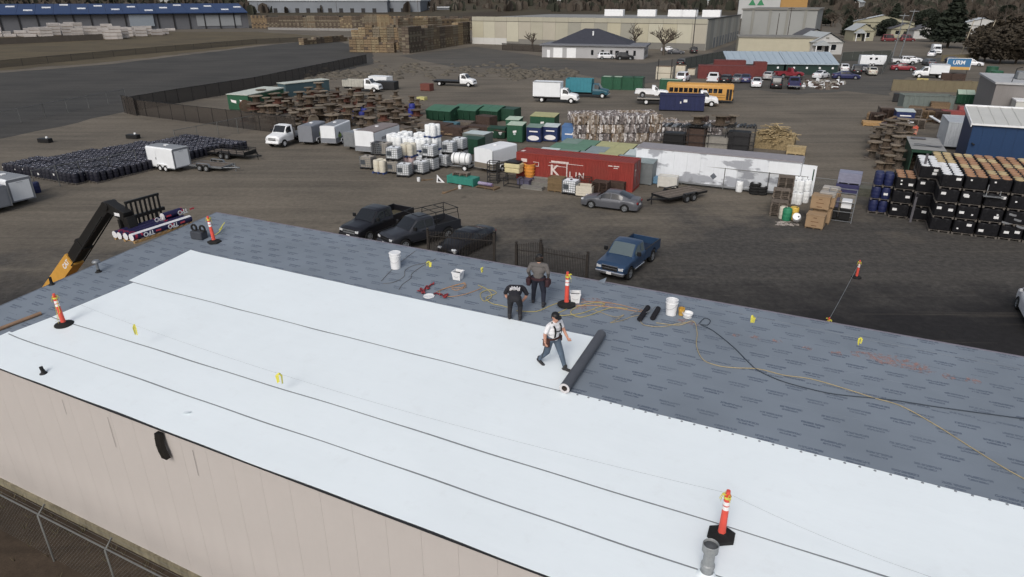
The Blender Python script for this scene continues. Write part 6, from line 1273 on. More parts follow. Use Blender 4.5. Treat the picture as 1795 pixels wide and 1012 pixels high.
def add_labels(o,k):
	for q in range(k):
		link('paper_label',lbl_me if random.random()<.65 else lbl_s,o,(random.choice((-.295,.295))+random.uniform(-.05,.05),-.592,random.uniform(.45,.85)))
c0,c1,c2,c3=G(22,292),G(148,322),G(450,268),G(235,244);cnt=0
A0=G(143,325);fd_=[]
nrow=10;fs_=M()
for i in range(-13,30):
	for j in range(0,20):
		p=A0+YU*(i*1.24-1.0)+YV*(j*1.24+.3)
		u_,v_=(p-A0).dot(YU),(p-A0).dot(YV)
		if u_<-12.0+.27*v_ or u_>.2+.08*v_ or v_<.2 or v_>18.6:continue
		fd_.append((p,f'black drum pallet of the left field, {ORD[j]} row back, {ORD[1 - i]} from its right edge' if 0<=1-i<20 else f'black drum pallet of the left field, {ORD[j]} row back, {ORD[i]} column past the near corner'))
fd_.sort(key=lambda q:q[0].y);print('drum field pallets',len(fd_))
for i,(p,lbl_) in enumerate(fd_):
	if i<240:
		o=bundle('navyfield',lbl_,p,YA+random.gauss(0,.09),'pallets of black drums in the left field');o.scale=(1,1,random.uniform(.9,1.03))
		if i<60 and random.random()<.4:add_labels(o,1)
	else:
		for x in (-.295,.295):
			for y in (-.295,.295):fs_.lathe([(.28,.1),(.285,1.0),(.25,1.04),(.0001,1.03)],8,(p.x+x,p.y+y,0));fs_.box(p.x+x-.05,p.x+x+.05,p.y+y,p.y+y+.05,1.03,1.06)
if fs_.v:tag(fs_.build('drum_mass',DNV),'farthest black drums of the left field, merging into one dark mass','drums',None,'stuff')
cf=[G(32,318,1.0),G(143,296,1.9),G(250,267,1.9)]
chain_fence('chain-link enclosure in front of the black drum field',[Vector((p.x,p.y,0)) for p in (G(65,337),G(145,319),G(196,309),G(243,297))],1.9,2.6);chain_fence('far chain-link run behind the drum field',[Vector((p.x,p.y,0)) for p in (G(-60,235,0),G(80,206,0),G(222,177,0))],1.9,4)
chain_fence('chain-link run from the drum field toward the brown screen fence',[Vector((p.x,p.y,0)) for p in (G(310,258),G(450,228))],1.9,3)
drum('blue drum beside the trailer at the left picture edge',65,338,DBLUE,.34,.95);
for px,py,lb in [(80,250,'small black toolbox-like crate alone on the dirt, left'),(234,243,'small black box at the far edge of the drum field')]:
	p=G(px,py);t=thing('black_box',lb,'box',p,YA+.2);M().rbox(-.8,.8,-.35,.35,0,.5,.05).build('box',BLK,t);M().ball((.45,-.1,.62),.14,10,6).build('white_object',W_,t)
def lay(p0,nx,nd,nz,kinds_top,label,step=1.43,hz=1.07,front_lab=1,skip=None,rz=0.0,cut=None,kind='black'):
	for k in range(nz):
		for d in range(nd):
			for i in range(nx):
				if k<nz-1 and d>0 and i not in (0,):continue
				if skip and (i,d,k) in skip:continue
				p=p0+YU*(i*step)+YV*(d*step);p=Vector((p.x+random.uniform(-.03,.03),p.y+random.uniform(-.03,.03),k*hz))
				key=kinds_top(i,d) if k==nz-1 else kind
				lv=['lowest','second','third','top'][k] if nz==4 else ['lowest','middle','top'][k] if nz==3 else ['lower','upper'][k]
				o=bundle(key,f'{label}, {lv} tier, {ORD[i]} column'+(f', {ORD[d]} row back' if d else ''),p,YA+random.uniform(-.02,.02),'drum pallets stacked in a wall')
				o.scale=(1.14,1.14,1.02)
				if d==0 and random.random()<.75:add_labels(o,random.choice((1,1,2)))
w0=G(1628,405)+YU*.62+YV*.6
def kt(i,d):return 'lidw' if (i==0 and d<3) else ('lidt' if (i+d)%3==0 or (i==0) else 'lido')
lay(w0,6,6,4,kt,'black drum pallet, big wall')
w1=G(1592,386)+YU*.62+YV*.6;lay(w1,1,3,4,lambda i,d:'lidw','white-lidded black drum pallet left of big wall',kind='black')
w2_=G(1557,380)+YU*.62+YV*.6;lay(w2_,1,2,3,lambda i,d:'lido','orange-lidded drum pallet beside blue drums')
w3_=G(1521,373)+YU*.62+YV*.6;lay(w3_,1,1,3,lambda i,d:'blue','blue drum pallet left of all',kind='blue')
p=w0+YU*2.6+YV*-.2;t=thing('grey_tray','grey steel tray set into the front of the drum wall','tray',Vector((p.x,p.y,3.0)),YA);M().box(-.6,.6,-.75,.2,0,.05).build('tray',GALV,t)
for x in (-.4,.4):M().box(x-.03,x+.03,-.45,-.40,.05,.8).build('upright',GALV,t)
t=thing('leaning_beam','long grey steel beam leaning against the drum pallets','beam',Vector((w1.x-.72,w1.y-.3,0)),YA);BG_=mat('beam_grey',lin(80,78,84),.7)
for nm,(x0,x1,y0,y1) in (('web',(-.07,.07,-.6,-.55)),('flange',(-.09,-.07,-.66,-.49))):M().hexa([(x0,y0,0),(x1,y0,0),(x1,y1,0),(x0,y1,0),(x0+.2,y0+1.4,5.0),(x1+.2,y0+1.4,5.0),(x1+.2,y1+1.4,5.0),(x0+.2,y1+1.4,5.0)]).build(nm,BG_,t)
wf_=M()
for k in range(5):q=w0+YU*(3.7+random.uniform(-.3,1.0))+YV*-.68;z=1.0+random.random()*.9;wf_.grid(4,2,lambda a,b:(q.x+a*.9,q.y-a*.38-.05*math.sin(a*6),z+b*.14-.35*a*(1-a)))
tag(wf_.build('wrap_film',mat('film_grey',lin(120,122,126),.4)),'torn grey stretch film hanging on the drum wall front','film')
BB=mat('wall_blue',lin(24,58,98),.5,.05,.06,.7,streak=.06);BR=mat('roof_white_metal',lin(196,196,190),.5,.1,.05,.6,streak=.05)
ez=4.7;rzr=5.5;e0=G(1707,217,ez);bb=thing('blue_shed','blue metal building with white metal roof at the right picture edge','building',Vector((e0.x,e0.y,0)),YA);bl_len=16;bd_=6.0
for k in range(int(bl_len/.9)):M().box(k*.9+.004,(k+1)*.9-.004,0,.05,0,ez).build('wall_panel',BB,bb)
s=M();s.add([(0,.05,0),(0,bd_,0),(0,bd_,rzr),(0,.05,ez),(.1,.05,0),(.1,bd_,0),(.1,bd_,rzr),(.1,.05,ez)],[(0,3,2,1),(4,5,6,7),(0,1,5,4),(1,2,6,5),(2,3,7,6),(3,0,4,7)]);s.build('end_wall',BB,bb)
for k in range(int(bl_len/1.0)):
	s=M();x0,x1=-.15+k,.85+k-.02;s.hexa([(x0,-.2,ez-.02),(x1,-.2,ez-.02),(x1,bd_,rzr),(x0,bd_,rzr),(x0,-.2,ez+.06),(x1,-.2,ez+.06),(x1,bd_,rzr+.08),(x0,bd_,rzr+.08)]);s.hexa([(x1-.05,-.2,ez+.06),(x1,-.2,ez+.06),(x1,bd_,rzr+.08),(x1-.05,bd_,rzr+.08),(x1-.05,-.2,ez+.11),(x1,-.2,ez+.11),(x1,bd_,rzr+.13),(x1-.05,bd_,rzr+.13)]);s.build('roof_panel',BR,bb)
M().box(-.2,bl_len,-.27,-.205,ez-.1,ez+.07).build('eave_trim',W_,bb);M().hexa([(-.24,-.27,ez-.25),(-.16,-.27,ez-.25),(-.16,bd_,rzr-.2),(-.24,bd_,rzr-.2),(-.24,-.27,ez+.12),(-.16,-.27,ez+.12),(-.16,bd_,rzr+.14),(-.24,bd_,rzr+.14)]).build('rake_trim',W_,bb);M().hexa([(-.2,bd_,rzr-.3),(bl_len,bd_,rzr-.3),(bl_len,bd_+.3,rzr-.3),(-.2,bd_+.3,rzr-.3),(-.2,bd_,rzr+.2),(bl_len,bd_,rzr+.2),(bl_len,bd_+.3,rzr+.2),(-.2,bd_+.3,rzr+.2)]).build('ridge_cap',W_,bb)
M().cyl((.25,-.1,2.9),(.45,-.3,2.75),.05,.09,10).build('wall_lamp',DKM,bb)
e1=G(1742,166,3.6);gb=thing('grey_workshop','low grey building with white roof gear behind the blue building','building',Vector((e1.x,e1.y,0)),YA);GW=mat('wall_grey',lin(128,124,122),.7,0,.06,1,streak=.1)
s=M();s.box(0,20,0,14,0,5.0);s.build('wall',GW,gb);M().box(-.2,20,-.2,14.2,5.0,5.25).build('roof',mat('roof_pale',lin(172,174,176),.7,0,.12,1),gb);M().box(2.2,20,-3.2,-.25,0,3.2).build('annex',BR,gb);M().box(2.1,20,-3.3,-.2,3.2,3.35).build('annex_roof',W_,gb)
for x in (3,6):M().rbox(x,x+2.0,5,7,5.26,6.3,.1).build('roof_unit',GALV,gb)
M().tube([(1.8,1.0,5.2),(2.0,1.0,7.0),(2.6,1.0,7.2)],.06,6).build('roof_pipe',DKM,gb)
TARP=mat('tarp_grey',lin(142,142,140),.8,0,.12,1.5,bump=.3)
p=G(1600,262,2.5);gcn=thing('green_container','open-fronted green container with a grey tarp roof and a dark sheet on it','container',Vector((p.x,p.y,0)),YA+.02);Wd,Dp,Hh=2.7,6.2,2.5
for nm,bx in (('side_wall',(0,.08,0,Dp)),('side_wall',(Wd-.08,Wd,0,Dp)),('rear_wall',(.08,Wd-.08,Dp-.08,Dp))):M().box(*bx,0,Hh).build(nm,DGRN2,gcn)
M().box(-.06,Wd+.06,-.1,.05,Hh-.25,Hh+.0).build('lintel',DGRN2,gcn);M().grid(8,12,lambda a,b:(-.1+a*(Wd+.2),-.1+b*(Dp+.1),Hh+.04+.10*math.sin(b*9)*math.sin(a*3)+.12*b)).build('tarp_roof',TARP,gcn);M().grid(6,2,lambda a,b:(.2+a*2.3,1.3+b*.5-a*.4,Hh+.25+.05*math.sin(a*7))).build('dark_sheet',mat('sheet_dark',lin(84,84,88),.7),gcn);M().box(.2,1.5,4.6,5.3,Hh+.26,Hh+.32).build('grey_sheet',mat('sheet_mid',lin(104,104,110),.7),gcn);M().box(.09,Wd-.09,.2,Dp-.1,0,.06).build('floor',DKM,gcn)
p=G(1652,262,0);wc=container('white_container','white container with one dark letter beside the blue building',Vector((p.x,p.y,.35)) ,YA+.02,2.5,6.0,2.7,mat('cont_white',lin(176,182,188),.6,0,.08,1,streak=.12),doors='right');lettering('lettering','T',1.1,BLK,wc,(2.0,-.01,1.55),Euler((math.radians(90),0,0)),.01);
ws=M();ws.box(.2,2.3,.2,5.6,-.34,-.002);ws.build('chassis',BLK,wc)
RW1=mat('reel_wood',lin(94,80,66),.9,0,.3,4,obj_var=.35,bump=.3);RW2=mat('reel_top',lin(116,104,88),.9,0,.3,3,obj_var=.35,bump=.3);RW3=mat('reel_red',lin(92,56,44),.9,0,.3,3,obj_var=.3)
REEL=[]
def reel_proto(r,h,core,mats_):
	t=thing('cable_reel','proto','cable reel',(0,0,-50));fl_=M();n=16
	fl_.lathe([(.0001,0),(r,0),(r,.07),(.08,.07),(.08,.062),(.0001,.062)],n,smooth=False);me=fl_.mesh('flange',mats_[0]);link('flange',me,t,(0,0,0));link('flange',fl_.mesh('flange',mats_[1]),t,(0,0,h-.07))
	cr=M();k=10
	for i in range(k):a=2*math.pi*i/k;cr.box(core*math.cos(a)-.05,core*math.cos(a)+.05,core*math.sin(a)-.05,core*math.sin(a)+.05,.07,h-.07,a)
	cr.cyl((0,0,.07),(0,0,h-.07),core*.92,core*.92,10,False);cr.build('core',mats_[0],t);REEL.append([t,h,True])
for r,h,c,mm in [(.95,.85,.45,(RW1,RW2)),(.75,.75,.38,(RW1,RW1)),(1.15,1.0,.55,(RW1,RW2)),(.6,.7,.3,(RW1,RW2)),(1.0,.8,.5,(RW3,RW1)),(.85,.9,.35,(WOODG,RW2))]:reel_proto(r,h,c,mm)
def reel(k,label,loc,grp,tip=False):
	t,h,f=REEL[k]
	if f:t.location=loc;t.rotation_euler=(0,0,random.random()*6);t['label']=label;REEL[k][2]=False;o=t
	else:o=dup(t,loc,random.random()*6,label)
	o['group']=grp;k_=random.uniform(.72,1.0);o.scale=(k_,k_,1)
	if tip:o.rotation_euler=(math.radians(90),0,random.random()*6);o.location.z+=[.95,.75,1.15,.6,1.0,.85][k]
	return o
def inside(px,py,poly):
	c=False;n=len(poly)
	for i in range(n):
		(x0,y0),(x1,y1)=poly[i],poly[i-1]
		if (y0>py) != (y1>py) and px<(x1-x0)*(py-y0)/(y1-y0)+x0:c=not c
	return c
rp=[(430,214),(432,196),(462,186),(500,176),(560,168),(610,168),(668,176),(700,186),(735,200),(745,222),(735,236),(700,243),(640,236),(560,232),(500,228),(455,224)]
spots=[];tries=0
while len(spots)<125 and tries<30000:
	tries+=1;px,py=random.uniform(425,745),random.uniform(160,243)
	if not inside(px,py,rp):continue
	p=G(px,py)
	if all((p-q).length>1.75 for q,_ in spots):spots.append((p,px))
for i,(p,px) in enumerate(spots):
	z=0
	for k in range(random.choice((1,1,2,2,2,3))):
		q=random.randrange(6);reel(q,'weathered wooden cable reel in the dense heap behind the white trailers',p+Vector((random.uniform(-.15,.15),random.uniform(-.15,.15),z)),'cable reels in the middle heap',k==0 and random.random()<.07);z+=REEL[q][1]+.004
for i,(px,py) in enumerate([(632,205),(624,212),(636,214),(640,208),(722,212),(723,203)]):drum(f'blue drum, {ORD[i]} of those standing among the reels',px,py,mat('drum_royal',lin(44,54,140),.5),.45,1.1,.3 if i<4 else .6,group='blue drums among the reels')
for i,(px,py,n) in enumerate([(1532,262,3),(1548,268,4),(1560,260,3),(1575,262,4),(1537,250,2),(1528,277,2),(1545,284,3),(1562,280,3),(1578,277,3),(1552,296,2),(1572,294,2),(1590,252,2),(1540,296,1),(1526,265,2),(1568,271,4),(1584,268,4),(1585,284,3),(1556,250,3),(1572,250,3),(1543,240,2),(1560,292,3),(1594,296,2),(1530,252,2)]):
	z=0;p=G(px,py)
	for k in range(n):q=random.choice((0,1,3,3,5,5));reel(q,'weathered wooden cable reel piled left of the green container',p+Vector((random.uniform(-.2,.2),random.uniform(-.2,.2),z)),'cable reels at the right');z+=REEL[q][1]+.004
BALE=[]
def bale_mat(name,ca,cb,cc):
	m=bpy.data.materials.new(name);m.use_nodes=True;n=m.node_tree;N=n.nodes;Lk=n.links;b=N['Principled BSDF'];b.inputs['Roughness'].default_value=.9;b.inputs['Specular IOR Level'].default_value=.1
	tc=N.new('ShaderNodeTexCoord');oi=N.new('ShaderNodeObjectInfo');mp=N.new('ShaderNodeMapping');mp.inputs['Scale'].default_value=(9,9,2.2);Lk.new(tc.outputs['Object'],mp.inputs[0])
	v=N.new('ShaderNodeVectorMath');v.operation='ADD';Lk.new(mp.outputs[0],v.inputs[0]);cx=N.new('ShaderNodeCombineXYZ');mu=N.new('ShaderNodeMath');mu.operation='MULTIPLY';mu.inputs[1].default_value=50;Lk.new(oi.outputs['Random'],mu.inputs[0]);Lk.new(mu.outputs[0],cx.inputs[0]);Lk.new(cx.outputs[0],v.inputs[1])
	t=N.new('ShaderNodeTexVoronoi');t.inputs['Scale'].default_value=.55;Lk.new(v.outputs[0],t.inputs['Vector']);sp=N.new('ShaderNodeSeparateColor');Lk.new(t.outputs['Color'],sp.inputs[0])
	cr=N.new('ShaderNodeValToRGB');e=cr.color_ramp;e.elements[0].color=(*ca,1);e.elements[1].color=(*cb,1);e.elements[1].position=.7;x=e.elements.new(.93);x.color=(*cc,1);x=e.elements.new(.3);x.color=tuple(q*.55 for q in ca)+(1,);Lk.new(sp.outputs[0],cr.inputs[0]);Lk.new(cr.outputs[0],b.inputs['Base Color'])
	bp=N.new('ShaderNodeBump');bp.inputs['Strength'].default_value=1;bp.inputs['Distance'].default_value=.12;Lk.new(t.outputs['Distance'],bp.inputs['Height']);Lk.new(bp.outputs[0],b.inputs['Normal']);return m
BALM=[bale_mat('baled_card',lin(132,112,92),lin(160,148,134),lin(214,208,204)),bale_mat('baled_mixed',lin(112,104,102),lin(150,140,136),lin(222,220,220))]
def bale_mesh(seed,m_):
	r=np.random.RandomState(seed);bm=bmesh.new();bmesh.ops.create_cube(bm,size=1);bmesh.ops.subdivide_edges(bm,edges=bm.edges,cuts=5,use_grid_fill=True)
	for v in bm.verts:
		q=v.co;l=max(abs(q.x),abs(q.y),abs(q.z));k=(q.x**6+q.y**6+q.z**6)**(1/6.) ;q *= (l/k)**.4;v.co=Vector((q.x*1.5,q.y*1.1,(q.z+.5)*1.02))+Vector(r.uniform(-.06,.06,3))
		if abs(v.co.x%.5-.25)>.21:v.co.y *= .95;v.co.z=.5+(v.co.z-.5)*.96
		v.co.z=max(0,v.co.z)
	me=bpy.data.meshes.new('bale');bm.to_mesh(me);bm.free();me.materials.append(m_);return me
BM_=[bale_mesh(i,BALM[i%2]) for i in range(6)];strap_me=M()
for x in (-.5,-.17,.17,.5):strap_me.box(x-.012,x+.012,-.56,-.555,.02,1.0)
strap_me=strap_me.mesh('strap',GALV)
b0_=G(1006,251);b1_=G(1278,246);bdir=(b1_-b0_).normalized();bang=heading(b0_,b1_);bn=Vector((-bdir.y,bdir.x,0));nb=int((b1_-b0_).length/1.52);ib=0
for d in range(4):
	for i in range(nb):
		hts=3 if i<nb-5 else 2
		if d>1 and i>nb-4:continue
		for k in range(hts):
			if d>0 and k<hts-1:continue
			p=b0_+bdir*(i*1.52+.7)+bn*(d*1.14+.6)+Vector((0,0,k*1.03));p+=Vector((random.uniform(-.05,.05),random.uniform(-.1,.1),0))
			t=thing('bale',f'waste paper bale, {ORD[i]} from left, {["bottom", "middle", "top"][k + 3 - hts]} tier'+(f', {ORD[d]} row back' if d else '')+', bale wall','bale',p,bang+random.uniform(-.05,.05),'bales of waste paper');link('block',random.choice(BM_),t);link('strap',strap_me,t);ib+=1
for i,(px,py) in enumerate([(1225,214),(1270,214)]):pallet_stack(['wooden skid on top of the bale wall, left one','wooden skid on top of the bale wall, right one'][i],px,py+30,4,1.5,1.1,STL,lvl=2.1)
c=G(1352,264);WOODY=mat('straw_wood',lin(158,138,98),.85,0,.25,5,obj_var=.3)
heap=thing('timber_heap','jumbled heap of pale new timber slats behind the white storage trailer','timber heap',c,0);slat_me=[M().box(-q/2,q/2,-.09,.09,0,.05).mesh('slat',WOODY) for q in (1.1,1.5,1.9)]
for i in range(230):
	r=random.random()**.5;a=random.uniform(0,6.28);h=2.9*(1-.5*r)*random.random()**.5;p=YU*(2.0*r*math.cos(a))+YV*(2.6+2.2*r*math.sin(a))
	link('slat',random.choice(slat_me),heap,(p.x,p.y,h),None,Euler((random.uniform(-.15,.15),random.uniform(-.2,.2),YA+random.choice((0,1.57))+random.gauss(0,.25))))
s=M()
for k in range(5):
	for j in range(5):q=YU*(-1.6+k*.85)+YV*(1.0+j*.85);s.box(q.x-.42,q.x+.42,q.y-.42,q.y+.42,0,1.1+1.0*(1-abs(k-2)/3)*(1-abs(j-2)/4),YA)
s.build('timber_core',mat('timber_mass',lin(140,122,86),.9,0,.4,7,bump=.8),heap)['kind']='stuff'
crate('timber_crate','pale new wooden crate at the right end of the white storage trailer',1394,272,1.9,1.0,.9,WOODY,0,boards=3)
for i,(px,py,w_,h) in enumerate([(1180,262,3.0,2.5),(1218,265,2.6,2.7),(1255,268,3.0,2.8),(1292,270,3.0,2.9)]):
	f=steel_frame(f'black steel rack piled behind the white storage trailer, {ORD[i]} from left',px,py,w_,1.8,h,random.uniform(-.1,.1),3,m_=DKM)
	for k in range(9):M().box(-w_/2+k*w_/9,-w_/2+k*w_/9+.24,-.9,.9,h-.1+.05*(k%3),h+.05+.07*(k%3)).build('bar',random.choice((DKM,BLK,BLK,GALV)),f)
	M().rbox(-w_*.45,w_*.35,-.7,.8,.3,h*(.7,.9,.6,.8)[i],.1).build('load',(BLK,STL,GRYB,DKM)[i],f)
for i,(px,py) in enumerate([(1222,268),(1262,270),(1284,268)]):reel((0,2,5)[i],['left','middle','right'][i]+' one of three cable reels lying on the black racks',G(px,py)+Vector((0,1.3,3.0)),'reels on the black racks')
for i,(px,py,w_,d,h,m_,lb) in enumerate([(1540,212,3.0,2.0,.9,WOOD,'brown timber crate at the left of the right-hand junk row'),(1560,204,3.2,2.0,1.2,WOODG,'weathered crate behind the brown timber crate'),(1612,204,3.0,2.0,1.2,WOOD,'brown crate in front of the grey roll-off bin'),(1640,211,2.6,1.6,1.4,STL,'rusty crate right of the donation bin junk'),(1645,200,2.4,1.6,1.6,WOOD,'tan crate with a tilted board'),(1668,216,2.8,1.4,1.6,mat('box_red',lin(140,62,58),.6,0,.12,3),'faded red box beside the blue building'),(1690,214,2.0,1.4,2.0,mat('box_red2',lin(150,66,66),.6,0,.12,3),'taller faded red box touching the blue building'),(1530,222,2.6,2.0,.5,WOODN,'low pale timber pile at the left end of the junk row')]):crate('junk_crate',lb,px,py,w_,d,h,m_,random.uniform(-.15,.15),boards=3)
dbin('blue and white donation bin lying among the right-hand junk',1583,222,2.2,1.8,1.9,BLUD,LG['pale'],oval_logo(WREF));crate('red_crate','orange red crate below the donation bin in the right junk row',1594,236,1.5,1.2,1.0,mat('box_orange',lin(206,84,54),.6,0,.12,3,var_col=lin(190,150,130)),.1,boards=3);crate('brown_box','brown tarp-covered pallet load left of the orange crate',1566,240,3.0,1.8,1.5,mat('box_mauve',lin(104,84,80),.8,0,.15,2),.05,boards=2)
for k in range(9):plank(f'loose board sticking out of the right-hand junk, {ORD[k]} from left',(1535+k*16,205+(k*7)%14),(1552+k*16,201+(k*5)%16),.3,.12,random.choice((WOOD,WOODG,W_)),random.uniform(.6,1.8))
# ---------------------------------------------------------------- back of the yard: fence, trucks, bus, cars
SCR=mat('screen_brown',lin(58,52,47),.9,0,.15,2,streak=.1);SCR.node_tree.nodes['Principled BSDF'].inputs['Alpha'].default_value=.80
FB=lambda*pp:[Vector((p.x,p.y,0)) for p in pp]
chain_fence('brown screened fence closing the reel yard toward the drum field',FB(G(223,199.5),G(258,204.6),G(427,226),G(520,238)),2.25,3.0,True,SCR,BLK,name='screen_fence');chain_fence('long brown screened fence running back along the asphalt lot',FB(G(226,198),G(314,181),G(449,157.5),G(643,111.5)),2.25,3.0,True,SCR,BLK,name='screen_fence')
chain_fence('short screened fence panel at the corner nearest the asphalt lot',FB(G(219,198.5),G(240,203.5)),2.6,2.0,True,SCR,BLK,name='screen_fence')
a,b=G(402,193),G(438,195);GRN_ROOF=mat('roof_pale_green',lin(188,194,184),.6,0,.08,1)
gl=thing('green_office_container','long dark green container with white roof at the left end of the reel heap','container',a,heading(a,b));Wd=(b-a).length;M().box(0,Wd,0,9.0,.1,2.3).build('body',DGRN,gl);M().hexa([(-.1,-.1,2.3),(Wd+.1,-.1,2.3),(Wd+.1,9.1,2.3),(-.1,9.1,2.3),(-.1,-.1,2.38),(Wd+.1,-.1,2.38),(Wd+.1,9.1,2.5),(-.1,9.1,2.5)]).build('roof',GRN_ROOF,gl)
for x in (.28,.72):M().prism([(Wd*x-.5,1.6),(Wd*x+.5,1.45),(Wd*x+.45,1.05),(Wd*x-.4,1.2)],-.012,-.002).build('emblem',WREF,gl)
M().box(.05,Wd-.05,.1,8.9,0,.1).build('skid',DKM,gl)
a=G(496,170);gl2=thing('white_roofed_container','pale-roofed container half hidden behind the reels','container',a,YA+math.pi/2-.25);M().box(0,9,-1.2,1.2,0,2.2).build('body',mat('cont_teal',lin(60,84,92),.6),gl2);M().box(-.1,9.1,-1.3,1.3,2.2,2.3).build('roof',GRN_ROOF,gl2)
def dumpster(label,px,py,w_=3.6,d=2.6,h=1.85,m_=None,lid=None,rz=0.0,group='green dumpsters'):
	t=thing('dumpster',label,'dumpster',G(px,py)+YV*d/2,YA+rz,group);m_=m_ or DGRN2;x0,x1=-w_/2,w_/2
	M().hexa([(x0,-d/2+.25,.12),(x1,-d/2+.25,.12),(x1,d/2,.12),(x0,d/2,.12),(x0,-d/2,h*.75),(x1,-d/2,h*.75),(x1,d/2,h),(x0,d/2,h)]).build('tub',m_,t)
	for k in range(5):x=x0+.15+k*(w_-.3)/4;M().box(x-.04,x+.04,-d/2-.03,-d/2+.3,.2,h*.74).build('rib',m_,t)
	for k in (0,1):
		q0,q1=x0+k*w_/2+.02,x0+(k+1)*w_/2-.02;M().grid(3,5,lambda a,b:(q0+(q1-q0)*a,-d/2-.06+b*(d+.1),h*.77+b*(h*.26)+.10*math.sin(b*3.14))).build('lid',lid or mat('lid_leaf',lin(62,108,84),.55,0,.1,2),t)
	for x in (x0-.08,x1):M().box(x,x+.08,-.2,.2,h*.45,h*.65).build('fork_pocket',m_,t)
	return t
dumpster('green dumpster with bright sloping lids, left of the row',768,213,4.0);dumpster('green dumpster with bright sloping lids, middle of the row',812,212,4.0);dumpster('green dumpster with bright sloping lids, right of the row',852,213,3.6)
crate('green_box','plain green box with a white sheet at the right of the dumpsters',886,213,2.6,2.4,1.7,DGRN2,0,boards=2,cat='box');crate('pale_slab','pale tabletop lying on junk below the green dumpsters',810,228,2.4,1.6,1.0,WOODG,.1,boards=2)
crate('grey_bin','grey bin with pale lid right of the caged totes',830,258,2.8,2.2,1.5,mat('bin_sage',lin(104,112,108),.6,0,.1,2),0,boards=2,cat='bin',lid=LG['pale']);crate('green_bin','dark green bin behind the water tank trailer',822,271,2.2,1.8,1.7,DGRN2,0,boards=2,cat='bin');crate('teal_bin','teal drum-like bin in the junk beyond the totes',784,233,2.2,1.6,1.2,mat('bin_teal',lin(60,104,116),.6),.2,boards=2,cat='bin')
for i,(px,py,w_,h,m_) in enumerate([(792,240,3.0,1.2,STL),(770,236,2.4,1.3,STL),(836,236,3.2,1.0,STL),(848,226,2.4,1.6,STL),(700,238,2.4,1.0,WOODG),(672,236,2.6,1.2,STL),(745,232,2.2,1.1,WOODG),(815,241,2.6,.9,WOODG)]):crate('scrap_crate',f'rusty scrap crate in the brown junk band, {ORD[i]} one',px,py,w_,1.6,h,m_,random.uniform(-.3,.3),boards=3,group='scrap crates in the brown junk band')
for i in range(16):
	px=680+i*12.5;py=224+(i*5)%14;plank(f'weathered plank on the brown junk band, {ORD[i]} from left',(px,py),(px+random.uniform(10,20),py+random.uniform(-4,4)),.3,.1,random.choice((WOODG,STL,WOOD,WOODG,GRYB)),random.uniform(.3,1.3))
def tr(px,py):return G(px,py)+YV*1.1
R0=YA+math.radians(13)
truck('stake_truck','white cab stake-bed truck facing right behind the reels',tr(630,162),R0,W_,L=7.0,W=2.2,kind='hopper',bed_m=mat('stake_cream',lin(176,174,164),.7,0,.15,2,streak=.2),box_h=2.1);truck('flatbed_truck','white cab truck with long empty black flatbed far from the fence',tr(792,152),R0-.12,W_,L=8.6,W=2.3,kind='flatbed',bed_m=DKM,bed_z=1.05)
truck('box_truck','white box truck parked left of the teal truck',tr(970,181),R0-.08,W_,L=7.4,W=2.2,kind='box',bed_m=TRL,box_h=3.3,H=2.3);truck('hopper_truck','teal hopper truck with dark cab behind the white box truck',tr(1026,172),R0-.08,mat('cab_teal',lin(34,84,100),.4),L=7.4,W=2.3,kind='hopper',bed_m=mat('hopper_teal',lin(44,132,148),.5,0,.08,2,streak=.1),box_h=3.1)
truck('tow_truck','white cab flatbed tow truck carrying a pickup behind the navy bin',tr(1183,186),R0,W_,L=12.6,W=2.35,kind='flatbed',bed_m=mat('deck_pale',lin(156,152,144),.6,.2,.1,3),bed_z=1.05)
pk=pickup('pickup_truck','white pickup riding on the flatbed tow truck',tr(1138,184)+Vector((0,0,1.06)),R0,W_,L=5.2,W=1.85,cab='reg')
crate('dark_scrap','dark scrap load right of the stake-bed truck',672,158,4.0,2.2,1.5,DKM,.2,boards=2);crate('pale_cover','white tarp-covered load behind the stake-bed truck',662,146,4.4,2.2,1.3,TRL,0,boards=2);crate('rust_box','rusty red steel box alone on the dirt',745,160,2.0,1.5,1.3,mat('rust_red',lin(112,62,52),.8,0,.15,3),0,boards=2,cat='box');crate('yellow_tub','small yellow tub on the dirt beyond the reels',737,176,1.5,1.0,.5,mat('tub_pale_yellow',lin(190,184,110),.6),0,boards=1,cat='tub')
